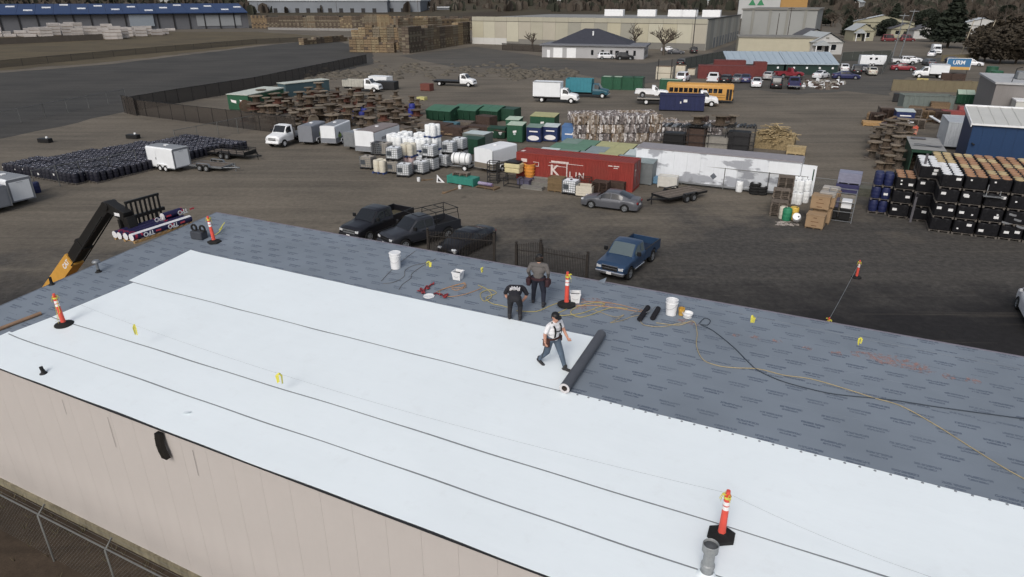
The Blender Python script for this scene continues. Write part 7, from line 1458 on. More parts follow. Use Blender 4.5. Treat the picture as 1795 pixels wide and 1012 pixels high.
def bus(label,loc,rz,L=11.0,W=2.4,H=3.05):
	t=thing('school_bus',label,'bus',loc,rz);By=mat('bus_yellow',lin(194,140,46),.42,0,.06,2);x0,x1,w2=-L/2,L/2,W/2;prof=[(w2,.55),(w2,H-.45),(w2-.10,H-.16),(w2-.35,H-.03),(0,H+.03)];full=prof+[(-y,z) for y,z in prof[-2::-1]];n=len(full);s=M();rings=[[(x,y*k,.55+(z-.55)*kz) for y,z in full] for x,k,kz in ((x0,.94,.97),(x0+.15,1,1),(x1-.25,1,1),(x1,.93,.95))]
	s.add([p for r in rings for p in r],[(i*n+j,(i+1)*n+j,(i+1)*n+j+1,i*n+j+1) for i in range(3) for j in range(n-1)],True);s.add(rings[0],[tuple(range(n))]);s.add(rings[-1],[tuple(range(n-1,-1,-1))]);s.build('body',By,t)
	for sg in (-1,1):
		for k in range(12):
			x=x0+.45+k*.78
			if sg<0 and k==11:continue
			M().box(x,x+.62,sg*(w2+.008)-.006,sg*(w2+.008)+.006,1.62,2.32).build('window',GLS,t)
		for z in (.95,1.35):M().box(x0+.2,x1-1.2,sg*(w2+.006)-.006,sg*(w2+.006)+.006,z-.03,z+.03).build('rub_rail',BLK,t)
	for k in (0,1):M().box(x1-1.05+k*.45,x1-.66+k*.45,-w2-.018,-w2+.006,.6,2.3).build('door_leaf',BLK,t)
	M().box(x1-.02,x1+.03,-w2+.25,w2-.25,1.5,2.4).build('windshield',GLS,t);M().rbox(x1-.1,x1+.15,-w2+.05,w2-.05,.5,.8,.05).build('bumper',BLK,t);M().rbox(x0-.15,x0+.1,-w2+.05,w2-.05,.5,.8,.05).build('rear_bumper',BLK,t)
	for sg in (-1,1):M().rbox(x1-.05,x1+.04,sg*.85-.14,sg*.85+.14,.95,1.15,.03).build('headlight',LMP,t)
	mirrors(t,x1,w2-.05,2.1,BLK,1.4);add_wheels(t,[x1-2.3,x0+2.6],W-.05,.48,.28,DKM,.55);return t
bus('yellow school bus facing right behind the navy roll-off bin',G(1221,181)+YV*1.6,R0-.06,10.6)
def rolloff(label,px,py,L,D,H,m_,rz=0.0,open_top=True,name='roll_off_bin'):
	t=thing(name,label,'roll-off bin',G(px,py),YA+rz,'roll-off bins');x0,x1=-L/2,L/2;s=M()
	for y in (0,D-.1):M().box(x0,x1,y,y+.1,.2,H).build('side',m_,t)
	for x in (x0,x1-.1):M().box(x,x+.1,.1,D-.1,.2,H).build('end',m_,t)
	for k in range(int(L/.7)+1):x=x0+.06+k*(L-.12)/int(L/.7);M().box(x-.05,x+.05,-.07,0,.2,H-.02).build('rib',m_,t)
	s.box(x0-.05,x1+.05,-.09,.12,H-.02,H+.1);s.box(x0-.05,x1+.05,D-.12,D+.09,H-.02,H+.1);s.build('top_rail',m_,t);M().box(x0+.1,x1-.1,.1,D-.1,.15,.3).build('floor',DKM,t);M().box(x0,x1,.3,.5,0,.15).build('skid',DKM,t);return t
nb_=rolloff('navy blue roll-off bin hiding part of the tow truck',1194,196,6.6,2.3,2.35,NAVY,math.radians(14));M().box(.2,.75,-.085,-.075,1.4,1.8).build('paper_notice',LBL,nb_);M().box(-.3,-.12,-.085,-.075,1.2,1.5).build('paper_notice',LBL,nb_)
rolloff('grey green roll-off bin with ribs at the tan wall',1624,196,7.0,2.4,2.3,mat('rolloff_grey',lin(108,118,114),.6,0,.1,2,streak=.15),math.radians(14))
for i,(px,w_) in enumerate([(1062,2.2),(1078,2.1),(1097,2.3),(1114,2.2)]):container('green_container',f'green storage container behind the white pickup, {ORD[i]} from left',G(px-9,157+i*.4),YA+.1,w_*1.0,2.4,2.3,DGRN,group='green containers behind the tow truck',roof_m=LIDP if i<2 else None)
container('green_container','green container with pale roof left of the bus',G(1155,158),YA+.1,4.0,2.3,1.9,DGRN,group='green containers behind the tow truck',roof_m=LIDP)
REDT=mat('trailer_red',lin(112,50,48),.6,0,.12,1.5,streak=.15)
for lb,px0,px1,y0,H in [('faded red trailer body with pale door marks',1223,1322,138,2.7),('darker red trailer body behind, right end',1320,1342,134,3.0),('second red trailer body rising behind the first',1250,1305,130,3.0)]:
	a,b=G(px0,y0),G(px1,y0+(px1-px0)*.02);container('red_trailer',lb,a,heading(a,b),(b-a).length,2.5,H,REDT,'trailer','red trailer bodies',roof_m=mat('roof_dull_red',lin(112,60,56),.7))
WT=mat('timber_white',lin(196,188,168),.7,0,.08,2)
def bundle_stack(lb,px,py,w_,n,m_=WT,h=1.25):
	t=thing('timber_stack',lb,'timber stack',G(px,py),YA+.1,'wrapped timber packs')
	for k in range(n):M().rbox(-w_/2,w_/2,0,2.2,k*(h+.08),k*(h+.08)+h,.03).build('pack',m_,t);M().box(-w_/2+.1,w_/2-.1,.1,2.1,k*(h+.08)+h,(k+1)*(h+.08)).build('batten',WOOD,t)
bundle_stack('pale wrapped timber packs, left stack behind the bus',1163,140,3.4,2);bundle_stack('pale wrapped timber packs, right stack behind the bus',1191,138,2.0,2);bundle_stack('low pale timber pack near the red trailers',1211,132,1.6,1)
pst=M().cyl((0,0,0),(0,0,4.2),.08,.08,8)
for i,px in enumerate((1152,1175)):t=thing('steel_post',['left rack post rising among the timber packs','right rack post rising among the timber packs'][i],'post',G(px,141),0,'rack posts');M().cyl((0,0,0),(0,0,4.2),.08,.08,8).build('shaft',DKM,t);M().box(-.2,.2,-.2,.2,0,.04).build('foot',DKM,t)
PC={k:paint('car_'+k,c) for k,c in dict(white=(206,208,212),black=(28,29,33),silver=(150,150,150),tan=(170,166,154),red=(128,34,46),navy=(42,46,86),grey=(88,90,96),maroon=(110,40,44)).items()}
BK=YA+math.pi/2+.1
def carx(lb,px,py,rz,col,style='sedan',L=4.6,W=1.8,H=1.45):return car('parked_car',lb,G(px,py)+(YV if abs(rz-BK)<.6 or abs(rz-BK+math.pi)<.6 else YV*.4)*(2.0 if abs(rz-BK)<.6 else .9),rz,PC[col],L,W,H,style,group='cars parked in the rear lot')
carx('white SUV seen from behind beside the timber packs',1193,145,BK-.1,'white','suv',4.8,1.9,1.8)
pickup('pickup_truck','white pickup seen from behind above the bus roof',G(1246,148)+YV*2.2,BK,PC['white'],L=5.4,cab='crew',group='cars parked in the rear lot');carx('white hatchback right of the bus',1323,154,BK,'white','sedan',4.4,1.8,1.5)
carx('black SUV between white hatchback and dark pickup',1358,156,BK,'black','suv',4.9,1.95,1.85);pickup('pickup_truck','dark pickup with white tailgate stripe in the rear lot',G(1389,157)+YV*2.2,BK,PC['navy'],L=5.4,cab='crew',group='cars parked in the rear lot');pickup('pickup_truck','red pickup behind the black SUV',G(1381,138)+YV*1.2,BK-1.2,PC['red'],L=5.2,cab='reg',group='cars parked in the rear lot')
carx('small white car against the dark green wall',1403,129,BK,'white','sedan',4.2);carx('white van with dark rear windows against the green wall',1455,131,BK,'white','van',4.9,1.95,2.1);carx('white car with dark window beside the navy sedan',1438,139,BK-.5,'white','sedan',4.4)
carx('dark navy sedan parked side-on facing right',1482,139,YA+.25,'navy','sedan',4.9);carx('white hatchback behind the navy sedan',1478,127,BK,'white','suv',4.3,1.8,1.6);carx('black SUV beside the tan car',1500,131,BK,'black','suv',4.8,1.9,1.8);carx('tan car parked in front of the horse trailer',1527,133,BK,'tan','suv',4.5,1.8,1.55)
carx('red car by the green screen at the lot end',1582,124,YA+.15,'red','sedan',4.8);pickup('pickup_truck','white pickup with canopy behind the red car',G(1584,114)+YV*1.0,YA+.15,PC['white'],L=5.2,cab='crew',group='cars parked in the rear lot');carx('white SUV behind the canopy pickup',1597,110,YA+.15,'white','suv',4.6);carx('white sedan in front of the white cab-over truck',1634,100,BK-.3,'white','sedan');carx('pale blue car beside the blue sign board',1703,116,YA-.1,'white','sedan')
carx('white SUV parked at the office garage doors',1062,104,YA+.5,'white','suv',4.6,1.85,1.7);carx('black SUV parked at the office entrance',1094,105,YA+.4,'black','suv',4.6,1.85,1.75);carx('black car on the street near the bare tree',1191,116,BK,'black','suv',4.8);carx('dark car parked under the warehouse corner',1213,94,BK+.2,'black','suv',4.8,1.9,1.8);carx('grey car at the fence beside the bare tree',1184,95,YA+.3,'grey','sedan');carx('white car half hidden behind the bare tree',1172,91,YA+.3,'white','sedan');carx('maroon car on the rear road below the houses',1558,73,YA+.3,'maroon','suv',5.5,1.9,2.4);carx('second maroon car on the rear road below the houses',1590,73,YA+.3,'maroon','suv',5.0,1.9,2.3);carx('red car beside the rear loading yard',1313,62,YA,'red','sedan')
for i,(px,py,cl) in enumerate([(1270,147,'black'),(1290,146,'grey'),(1304,146,'navy'),(1513,127,'grey'),(1418,121,'black'),(1345,141,'silver'),(1628,116,'grey'),(1668,112,'navy')]):carx(f'{cl} car wedged in the rear lot, {ORD[i]} such filler counting from the bus',px,py,BK+random.uniform(-.2,.2),cl,random.choice(('sedan','suv')))
for i,(px,py,n) in enumerate([(1535,216,9),(1552,214,12),(1600,214,12),(1622,214,10),(1650,218,11),(1608,226,8)]):pallet_stack(f'wooden pallet stack in the right-hand junk row, {ORD[i]} from left',px,py,n,1.7,1.4,random.choice((WOOD,WOODG,STL)),random.uniform(-.2,.2))
trl=cargo_trailer('white horse trailer with two dark windows in the rear lot',G(1527,116)+YV*1.0,YA+.2,L=6.0,W=2.2,H=2.6,rear_panel=False,group='enclosed cargo trailers')
for x in (-.6,.7):M().rbox(x-.3,x+.3,-1.14,-1.10,1.55,2.05,.01).build('window',GLS,trl)
truck('box_truck','white box truck facing left in front of the blue sign board',tr(1630,138),YA+math.pi+.12,W_,L=6.4,W=2.1,kind='box',bed_m=TRL,box_h=2.9);truck('cab_truck','white cab truck parked near the conifer, facing the lot',G(1641,96)+YV*2,BK+math.pi,W_,L=6.0,W=2.2,kind='box',bed_m=TRL,box_h=2.8)
a,b=G(1656,129),G(1697,130);t=thing('billboard','blue and orange sign board standing behind the timber piles','sign',a.lerp(b,.5),heading(a,b));Lb=(b-a).length;M().box(-Lb/2,Lb/2,0,.15,.9,3.3).build('panel',mat('sign_blue',lin(52,112,158),.5,0,.08,1),t);M().box(-Lb/2,Lb/2,-.02,-.004,.9,1.5).build('orange_band',mat('sign_orange',lin(204,158,76),.5),t);lettering('lettering','URM',1.2,W_,t,(0,-.01,2.4),Euler((math.radians(90),0,0)),.02)
for x in (-Lb/2+.3,Lb/2-.4):M().box(x,x+.1,.15,.25,0,3.2).build('post',DKM,t)
f_=M();f_.box(-Lb/2-.08,Lb/2+.08,-.04,.17,3.3,3.4);f_.box(Lb/2,Lb/2+.1,-.04,.17,.9,3.3);f_.box(-Lb/2-.1,-Lb/2,-.04,.17,.9,3.3);f_.build('frame',W_,t)
TW=mat('wall_tan',lin(118,108,84),.9,0,.08,1.5,streak=.1)
def wallrun(lb,p0,p1,h,m_,n,th=.25,name='block_wall'):
	a,b=G(*p0),G(*p1);t=thing(name,lb,'wall',a,heading(a,b),None);L_=(b-a).length
	for k in range(n):M().box(k*L_/n+.01,(k+1)*L_/n-.01,0,th,0,h).build('wall_panel',m_,t)
	M().box(0,L_,-.03,th+.03,h,h+.08).build('coping',m_,t)
wallrun('low tan wall beside the grey roll-off bin',(1562,159),(1748,164),1.9,TW,12);wallrun('tan wall end at the far road near the conifer',(1650,108),(1715,106),1.6,TW,5)
for k in range(14):plank(f'brown board stacked behind the tan wall, {ORD[k]} from left',(1575+k*8.5,146-(k%3)),(1592+k*8.5,145-(k%4)),.4,.25,random.choice((STL,WOOD,WOODG)),.3+.25*(k%4))
for i,(px,py) in enumerate([(1660,145),(1678,146)]):crate('timber_pack',['dark timber pack left under the sign board','dark timber pack right under the sign board'][i],px,py,2.4,1.4,1.8,STL,0,boards=6)
crate('yellow_trestle','yellow trestle before the white box truck',1616,146,2.0,.8,.9,mat('trestle_yellow',lin(176,160,92),.7),0,boards=2);crate('dark_cage','small dark cage left of the grey roll-off bin',1576,180,1.9,1.4,1.4,DKM,0,boards=4)
dumpster('green dumpster right of the grey roll-off bin',1690,184,2.4,1.8,2.1,DGRN,LIDP);drum('tall green tank behind the tan wall',1741,150,DGRN,1.1,2.8);drum('second green tank partly behind the first',1734,141,DGRN,1.1,2.8);crate('blue_container','dull blue box with white top left of the grey building',1734,188,3.0,2.6,2.4,mat('box_slate',lin(66,76,100),.6),0,boards=2,cat='box')
crate('scrap_mixed','grey scrap pieces between green dumpster and blue box',1713,184,1.8,1.2,.9,GRYB,.2,boards=2)
jm=M()
for k in range(150):px,py=random.gauss(1440,18),random.gauss(149,3.5);p=G(px,py);s_=random.uniform(.15,.6);jm.m(random.randrange(4)).box(p.x-s_,p.x+s_,p.y-s_*.6,p.y+s_*.6,0,random.uniform(.1,.7),random.random()*3,None,s_*.2,s_*.1)
tag(jm.build('junk_pile',[WOODG,W_,GRYB,STL]),'low pile of mixed pale junk in front of the parked cars','junk',None,'stuff')
db=M()
for k in range(420):
	px,py=random.choice(((random.uniform(650,900),random.gauss(124,6)),(random.uniform(880,1010),random.gauss(130,5)),(random.uniform(540,700),random.gauss(132,5))));p=G(px,py);s_=random.uniform(.2,.9);db.ball((p.x,p.y,0),s_,6,4,(1.4,1,random.uniform(.3,.8)))
tag(db.build('rubble',mat('rubble_grey',lin(92,86,76),.95,0,.35,1.5,bump=.6)),'rough band of rubble and dirt clods at the back of yard','rubble',None,'stuff')
IRON=mat('iron_dark',lin(58,53,49),.6,.2,.2,5)
def iron_gate(lb,p0,p1,h0,arch=0.0,flip=False):
	a,b=G(*p0),G(*p1);t=thing('iron_gate',lb,'gate',a,heading(a,b),'iron gates');L_=(b-a).length;n=int(L_/.105);me=M().box(-.012,.012,-.012,.012,.1,1.0).mesh('picket',IRON)
	for k in range(n+1):
		x=k*L_/n;f=k/n;hh=h0+arch*(math.sin(math.pi*(f if not flip else f)*.5) if arch>0 else 0);o=M().box(x-.014,x+.014,-.014,.014,.08,hh);o.add([(x-.022,-.022,hh),(x+.022,-.022,hh),(x+.022,.022,hh),(x-.022,.022,hh),(x,0,hh+.12)],[(0,1,4),(1,2,4),(2,3,4),(3,0,4)]);o.build('picket',IRON,t)
	r=M();r.box(0,L_,-.025,.025,.15,.2);r.box(0,L_,-.0255,.0255,h0-.25,h0-.2);r.build('rail',IRON,t)
	for x in (0,L_):o=M().box(x-.07,x+.07,-.07,.07,0,h0+.15+(arch if x else 0)).build('post',IRON,t);M().ball((x,0,h0+.25+(arch if x else 0)),.09,10,6).build('post_ball',IRON,o)
iron_gate('black iron gate leaf in front of the sports car',(752,452),(867,462),1.75,.15);iron_gate('black iron gate leaf with arched top, left part beside the man',(905,478),(947,484),1.75,.35);iron_gate('black iron gate leaf right of the man in grey',(949,484),(1028,499),1.8,.0)
# ---------------------------------------------------------------- far background
def frame_b(p0,p1):a,b=G(*p0),G(*p1);return a,heading(a,b),(b-a).length
a,ang,Lw=frame_b((828,77),(1235,89));wh_=thing('warehouse','huge beige concrete warehouse across the top of the view','building',a,ang);HW=9.7;DW=78
TANS=[mat('tilt_%d'%i,lin(*c),.85,0,.05,.25,streak=.06) for i,c in enumerate([(178,172,148),(168,164,146),(184,180,160),(150,148,136),(172,166,150)])];GLOW=mat('tilt_base_grey',lin(122,120,114),.9,0,.06,.4);GWHT=mat('tilt_base_white',lin(196,196,192),.85,0,.05,.4)
npn=18
for k in range(npn):
	x0,x1=k*Lw/npn,(k+1)*Lw/npn;bz_=2.3 if k<3 else (2.1 if k>3 else 1.2);M().box(x0+.03,x1-.03,0,.3,bz_+.02,HW-1.6).build('wall_panel',TANS[(k*7+k // 3)%5],wh_);M().box(x0+.02,x1-.02,-.04,.3,0,bz_).build('base_panel',GWHT if k<3 else GLOW,wh_);M().box(x0+.03,x1-.03,0,.3,HW-1.55,HW).build('parapet_panel',TANS[(k*5+1)%5],wh_)
M().box(0,Lw,-.06,.0,HW-1.62,HW-1.5).build('reveal_line',DKM,wh_);M().box(0,Lw-.1,.31,DW,0,HW-.7).build('mass',TANS[1],wh_);M().box(.3,Lw-.4,.4,DW-.3,HW-.7,HW-.5).build('roof',mat('roof_grey_flat',lin(132,132,130),.9,0,.08,.1),wh_)
GSD=[mat('side_%d'%i,lin(*c),.85,0,.05,.3) for i,c in enumerate([(150,148,138),(136,136,130),(160,158,148)])]
for k in range(12):
	y0,y1=k*DW/12,(k+1)*DW/12;M().box(Lw-.1,Lw+.2,y0+.03,y1-.03,0,HW-.2).build('side_panel',GSD[k%3],wh_)
	if k>1:M().box(Lw+.2,Lw+.32,y0+1.2,y0+4.2,0,3.4).build('dock_door',mat('dock_grey',lin(104,108,112),.6),wh_)
M().box(Lw-.2,Lw+.4,0,DW,HW-.25,HW+.15).build('side_cap',DKM,wh_)
for i,(x,w_) in enumerate([(36,8),(50,7.5),(62.5,6),(68,6.0),(76,7)]):M().rbox(x*Lw/87,x*Lw/87+w_,50,52.6,HW-.5,HW+2.1,.08).build('rooftop_unit',W_,wh_)
a2,ang2=G(1296,67),YA;ex=thing('warehouse_annex','paler grey warehouse wing behind the beige warehouse corner','building',a2,ang2);M().box(0,30,0,60,0,11.5).build('mass',mat('annex_grey',lin(146,148,146),.85,0,.05,.1),ex);M().box(-.5,30.5,-.5,60,11.5,12).build('roof',GLOW,ex)
for k in range(4):M().box(4+k*7,5+k*7,-.35,-.05,0,11.5).build('pilaster',GSD[1],ex)
p=G(1292,33);gp_=thing('plant_building','white plant building with green peaked emblem at the top edge','building',p,YA+.15);M().box(0,34,0,30,0,17).build('mass',mat('plant_white',lin(176,178,178),.8,0,.05,.1),gp_);M().box(34.2,56,2,30,0,20).build('ochre_wing',mat('ochre',lin(168,128,66),.8,0,.05,.1),gp_)
for x in (8,15):M().prism([(x,11),(x+6,11),(x+3,16)],-.3,-.05).build('green_emblem',mat('emblem_leaf',lin(40,128,84),.6),gp_)
M().box(-.5,34.1,-.5,30,17,17.5).build('roof',GLOW,gp_)
p=G(1345,60);y2=thing('yard_building','grey low plant shed right of the warehouse wing','building',p,YA);M().box(0,22,0,18,0,6).build('mass',GSD[1],y2);M().box(-.3,22.3,-.3,18,6,6.3).build('roof',GLOW,y2);M().box(6,10,-.12,-.02,0,4).build('door',W_,y2)
a,ang,Lo=frame_b((950,100.5),(1128,104.5));of=thing('office_building','low white office with garage doors and dark hip roof','building',a,ang);OW=mat('office_white',lin(166,166,168),.8,0,.05,.6,streak=.05);Do=13.0;HO=3.3
M().box(0,Lo,0,Do,0,HO).build('wall',OW,of);e=M();e.slab([(-.6,-.6),(Lo+.6,-.6),(Lo+.6,Do+.6),(-.6,Do+.6)],HO,HO+.35);e.build('eave',mat('office_fascia',lin(112,114,120),.7),of)
x0,x1,y0,y1,zt=3.5,Lo-7.0,5.5,20.0,7.6;M().add([(x0-2,y0-1.5,HO+.36),(x1+2.5,y0-1.5,HO+.36),(x1+2.5,y1,HO+.36),(x0-2,y1,HO+.36),(x0+7,11,zt),(x1-8,11,zt)],[(0,1,5,4),(1,2,5),(2,3,4,5),(3,0,4),(0,3,2,1)]).build('hip_roof',mat('shingle_dark',lin(58,60,70),.85,0,.1,1),of);M().cyl((x1-9,8,5.5),(x1-9,8,7.0),.25,.25,8).build('roof_vent',W_,of)
for x in (3.4,7.4):M().box(x,x+2.7,-.06,-.01,0,2.7).build('garage_door',W_,of)
M().box(1.5,2.4,-.06,-.01,0,2.1).build('door',W_,of);M().box(21.5,22.5,-.06,-.01,0,2.2).build('door',GLS,of)
for x in (14.5,17.5,20.0,24.5,26.6):M().box(x,x+.7,-.05,-.01,.9,2.3).build('window',GLS,of)
for y in (2,4.5,7,9.5):M().box(Lo+.01,Lo+.06,y,y+.7,.8,2.4).build('window',GLS,of)
chain_fence('brown slatted fence left of the office',FB(G(880,88),G(955,92)),2.2,4,True,SCR,BLK,name='screen_fence')
GSH=mat('shed_green',lin(36,58,54),.7,0,.08,1);PSR=mat('shed_roof_pale',lin(160,176,188),.5,.1,.04,.3,streak=.04)
for i,(pa,pb) in enumerate([((1276,130),(1372,131)),((1376,131),(1466,132))]):
	a,ang,Ls=frame_b(pa,pb);sd_=thing('long_shed',['long green shed with pale sloping roof, left section','long green shed with pale sloping roof, right section'][i],'shed',a,ang,'long sheds behind the rear lot');M().box(0,Ls,0,7,0,2.2).build('wall',GSH,sd_);s=M();s.hexa([(-.3,-.4,2.2),(Ls+.1,-.4,2.2),(Ls+.1,7.4,4.2),(-.3,7.4,4.2),(-.3,-.4,2.4),(Ls+.1,-.4,2.4),(Ls+.1,7.4,4.45),(-.3,7.4,4.45)]);s.build('roof',PSR,sd_)
	for k in range(8):M().hexa([(k*Ls/8+.1,-.4,2.41),(k*Ls/8+.2,-.4,2.41),(k*Ls/8+.2,7.4,4.46),(k*Ls/8+.1,7.4,4.46),(k*Ls/8+.1,-.4,2.5),(k*Ls/8+.2,-.4,2.5),(k*Ls/8+.2,7.4,4.55),(k*Ls/8+.1,7.4,4.55)]).build('roof_seam',PSR,sd_)
	for k in range(4):M().box(1.5+k*Ls/4,1.9+k*Ls/4,-.2,-.02,1.3,1.7).build('wall_lamp',W_,sd_)
p=G(1292,93);cb_=thing('cream_building','cream flat-roofed building behind the pale sheds','building',p,YA+.18);M().box(0,26,0,12,0,4.6).build('wall',mat('cream_wall',lin(176,170,148),.8,0,.05,.5),cb_);M().box(-.3,26.3,-.3,12.3,4.6,5.0).build('roof',GLOW,cb_)
def house(label,px,py,w_,d,h,roof_h,wall_m,roof_m,rz=0.0,porch=True):
	t=thing('house',label,'house',G(px,py),YA+rz,'houses at the upper right');M().box(0,w_,0,d,0,h).build('wall',wall_m,t);s=M();o=.5
	s.add([(-o,-o,h-.05),(w_+o,-o,h-.05),(w_/2,-o,h+roof_h),(-o,d+o,h-.05),(w_+o,d+o,h-.05),(w_/2,d+o,h+roof_h)],[(0,2,5,3),(1,4,5,2),(0,3,4,1)]);s.build('roof',roof_m,t);M().add([(0,.02,h),(w_,.02,h),(w_/2,.02,h+roof_h-.3)],[(0,1,2)]).build('gable',wall_m,t)
	for x in (w_*.15,w_*.62):q=M().box(x,x+w_*.16,-.06,-.01,h*.35,h*.8).build('window',GLS,t);M().box(x-.1,x+w_*.16+.1,-.08,-.065,h*.35-.12,h*.35).build('sill',W_,q)
	M().box(w_*.42,w_*.54,-.06,-.01,0,h*.72).build('door',DKM,t)
	for y in (d*.2,d*.6):M().box(w_+.01,w_+.06,y,y+d*.15,h*.35,h*.8).build('window',GLS,t)
	if porch:M().add([(-.3,-2.4,h*.75),(w_*.5,-2.4,h*.75),(w_*.24,-2.4,h*1.15),(-.3,0,h*.75),(w_*.5,0,h*.75),(w_*.24,0,h*1.15)],[(0,2,5,3),(1,4,5,2),(0,1,2)]).build('porch_roof',roof_m,t);[M().box(x,x+.25,-2.3,-2.05,0,h*.75).build('porch_post',W_,t) for x in (0,w_*.45)]
HWH=mat('house_white',lin(182,182,180),.8,0,.05,.6);HYL=mat('house_cream',lin(158,154,130),.8,0,.05,.6);RG1=mat('roof_light',lin(166,172,174),.8,0,.06,.8);RG2=mat('roof_dark',lin(86,86,90),.85,0,.1,.8);RG3=mat('roof_white2',lin(190,196,200),.7,0,.05,.6)
house('white gabled house with porch behind the long sheds',1422,96,9.5,12,3.6,2.8,HWH,RG1,.5);house('small grey house left behind the white gabled house',1405,80,9,10,3.4,2.4,mat('house_grey',lin(140,140,136),.8),RG2,.4,False);house('cream house with small gable under the bright roof',1495,72,8,9,4,2.6,HYL,RG1,.4,True);house('long house with bright white roof among the trees',1490,62,26,10,6,3.0,HYL,RG3,.08,False);house('dark-roofed house right of the round dark tree',1600,68,16,10,3.5,2.5,HWH,RG2,.3,False);house('long low house with pale roof at the right, left one',1668,62,24,12,4.5,3.2,HWH,RG3,.1,False);house('long low house with pale roof at the far right edge',1745,60,30,12,4.5,3.2,HWH,RG3,.1,False);house('distant cottage with dark roof above the cars',1560,66,12,9,3.6,2.4,HYL,RG2,.2,False)
chain_fence('green mesh fence closing the rear lot on the right',FB(G(1468,131),G(1475,108),G(1560,104)),2.4,4,True,mat('mesh_green',lin(56,66,62),.8,alpha=.75),FENCE);chain_fence('green mesh fence along the street to the sheds',FB(G(1200,122),G(1272,106)),2.6,4,True,mat('mesh_green',lin(56,66,62),.8,alpha=.75),DKM);chain_fence('green mesh fence beside the horse trailer',FB(G(1545,131),G(1562,105)),2.2,4,True,mat('mesh_green',lin(56,66,62),.8,alpha=.75),FENCE)
BINM=[mat('fruitbin_%d'%i,lin(*c),.9,0,.18,.8,obj_var=.14) for i,c in enumerate([(132,112,84),(110,94,76),(88,76,66),(144,128,98),(122,112,94)])]
def stack_mesh(n,m_,m2,w_=1.22):
	s=M()
	for i in range(2):
		for j in range(2):
			for k in range(n):
				x,y,z=i*w_,j*w_,k*.78;s.m(0 if random.random()<.75 else 1).box(x+.03,x+w_-.03,y+.03,y+w_-.03,z+.12,z+.75)
				s.m(1).box(x+.04,x+.16,y+.04,y+w_-.04,z,z+.12);s.box(x+w_-.16,x+w_-.04,y+.04,y+w_-.04,z,z+.12)
				if j==0:
					for q in (.33,.54):s.box(x+.02,x+w_-.02,y+.012,y+.03,z+q-.012,z+q+.012)
	return s.mesh('bins',[m_,m2])
SM={}
def bin_stack(label,loc,rz,n,c,ord_=None):
	k=(n,c)
	if k not in SM:SM[k]=stack_mesh(n,BINM[c],BINM[(c+2)%5])
	t=thing('bin_stack',label,'bin stack',loc,rz,'stacks of wooden fruit bins');link('bins',SM[k],t)
def bin_row(label,p0,p1,hts,cols,deep=1):
	a,b=G(*p0),G(*p1);L_=(b-a).length;n=max(1,int(L_/2.5));ang=heading(a,b);d=(b-a).normalized();nn2=Vector((-d.y,d.x,0))
	for i in range(n):
		f=i/max(1,n-1);h=int(round(float(np.interp(f,[q[0] for q in hts],[q[1] for q in hts]))))+random.choice((0,0,0,-1));c=cols[int(f*(len(cols)-.001))]
		for q in range(deep):bin_stack(label+(f', {ORD[i]} from left' if i<20 else ''),a+d*(i*2.5)+nn2*(q*2.5),ang,max(2,h),c)
bin_row('stack of pale wooden bins in the front block of the bin yard',(613,92),(697,93),[(0,6),(.25,6),(.3,6),(.7,6),(.75,4),(1,4)],[0,3,0,3,0,1],1);bin_row('pale wooden bin stack, raised second row of bin yard',(618,87),(716,88),[(0,8),(.2,10),(.8,10),(1,9)],[3,0,4,3,4,0],1)
bin_row('tall stack of wooden bins right of the pale front block',(700,90),(722,93),[(0,9),(1,9)],[4,4],1);bin_row('brown stack of wooden bins in the row beside the warehouse',(718,94),(826,76),[(0,10),(.3,10),(.5,9),(1,10)],[2,2,4,1,2,1,4,3,2],1);bin_row('stack of wooden bins filling the middle of the bin yard',(700,80),(826,72),[(0,12),(1,11)],[4,3,4,0,3],1)
bin_row('stack of wooden bins in the long back row of the bin yard',(442,50),(828,53),[(0,9),(.4,9),(.6,10),(1,9)],[0,2,2,2,4,2,2,1,2,4,3,0,2,3,4,2,2],1);bin_row('low wooden bins in the row beyond the asphalt lot',(533,79),(612,72),[(0,3),(1,3)],[1,2,0,2,1],1)
p=G(600,55);wl=thing('low_white_wall','long low pale wall in front of the back bin row','wall',G(470,52.5),heading(G(470,52.5),G(650,55)));Lq=(G(650,55)-G(470,52.5)).length
for k in range(10):M().box(k*Lq/10+.05,(k+1)*Lq/10-.05,0,.4,0,1.2).build('wall_panel',mat('pale_wall',lin(138,136,134),.85),wl)
a=G(-330,64);b=G(437,49.5);d=(b-a);Lb_=d.length;ang=heading(a,b);bw=thing('blue_roof_warehouse','very long grey warehouse with bright blue roof at upper left','building',a,ang);BLR=mat('roof_blue',lin(30,58,102),.5,.05,.06,.05,streak=.05);HB=8.4
M().box(0,Lb_,0,45,0,HB).build('wall',mat('wall_slate',lin(96,98,104),.8,0,.06,.1),bw);nR=24
for k in range(nR):x0,x1=k*Lb_/nR,(k+1)*Lb_/nR-.1;M().hexa([(x0,-2.5,HB),(x1,-2.5,HB),(x1,24,HB+4.6),(x0,24,HB+4.6),(x0,-2.5,HB+.4),(x1,-2.5,HB+.4),(x1,24,HB+5),(x0,24,HB+5)]).build('roof_panel',BLR,bw)
for k in range(0,nR,1):x=(k+.35)*Lb_/nR;y=3+(k*7)%17;zz=HB+.42+(y+2.5)/26.5*4.6;M().hexa([(x,y,zz),(x+4,y,zz),(x+4,y+2.2,zz+.4),(x,y+2.2,zz+.4),(x,y,zz+.25),(x+4,y,zz+.25),(x+4,y+2.2,zz+.65),(x,y+2.2,zz+.65)]).build('skylight',W_,bw)
for k in range(nR):x=k*Lb_/nR;M().box(x,x+.6,-.5,-.05,0,HB).build('column',DKM,bw)
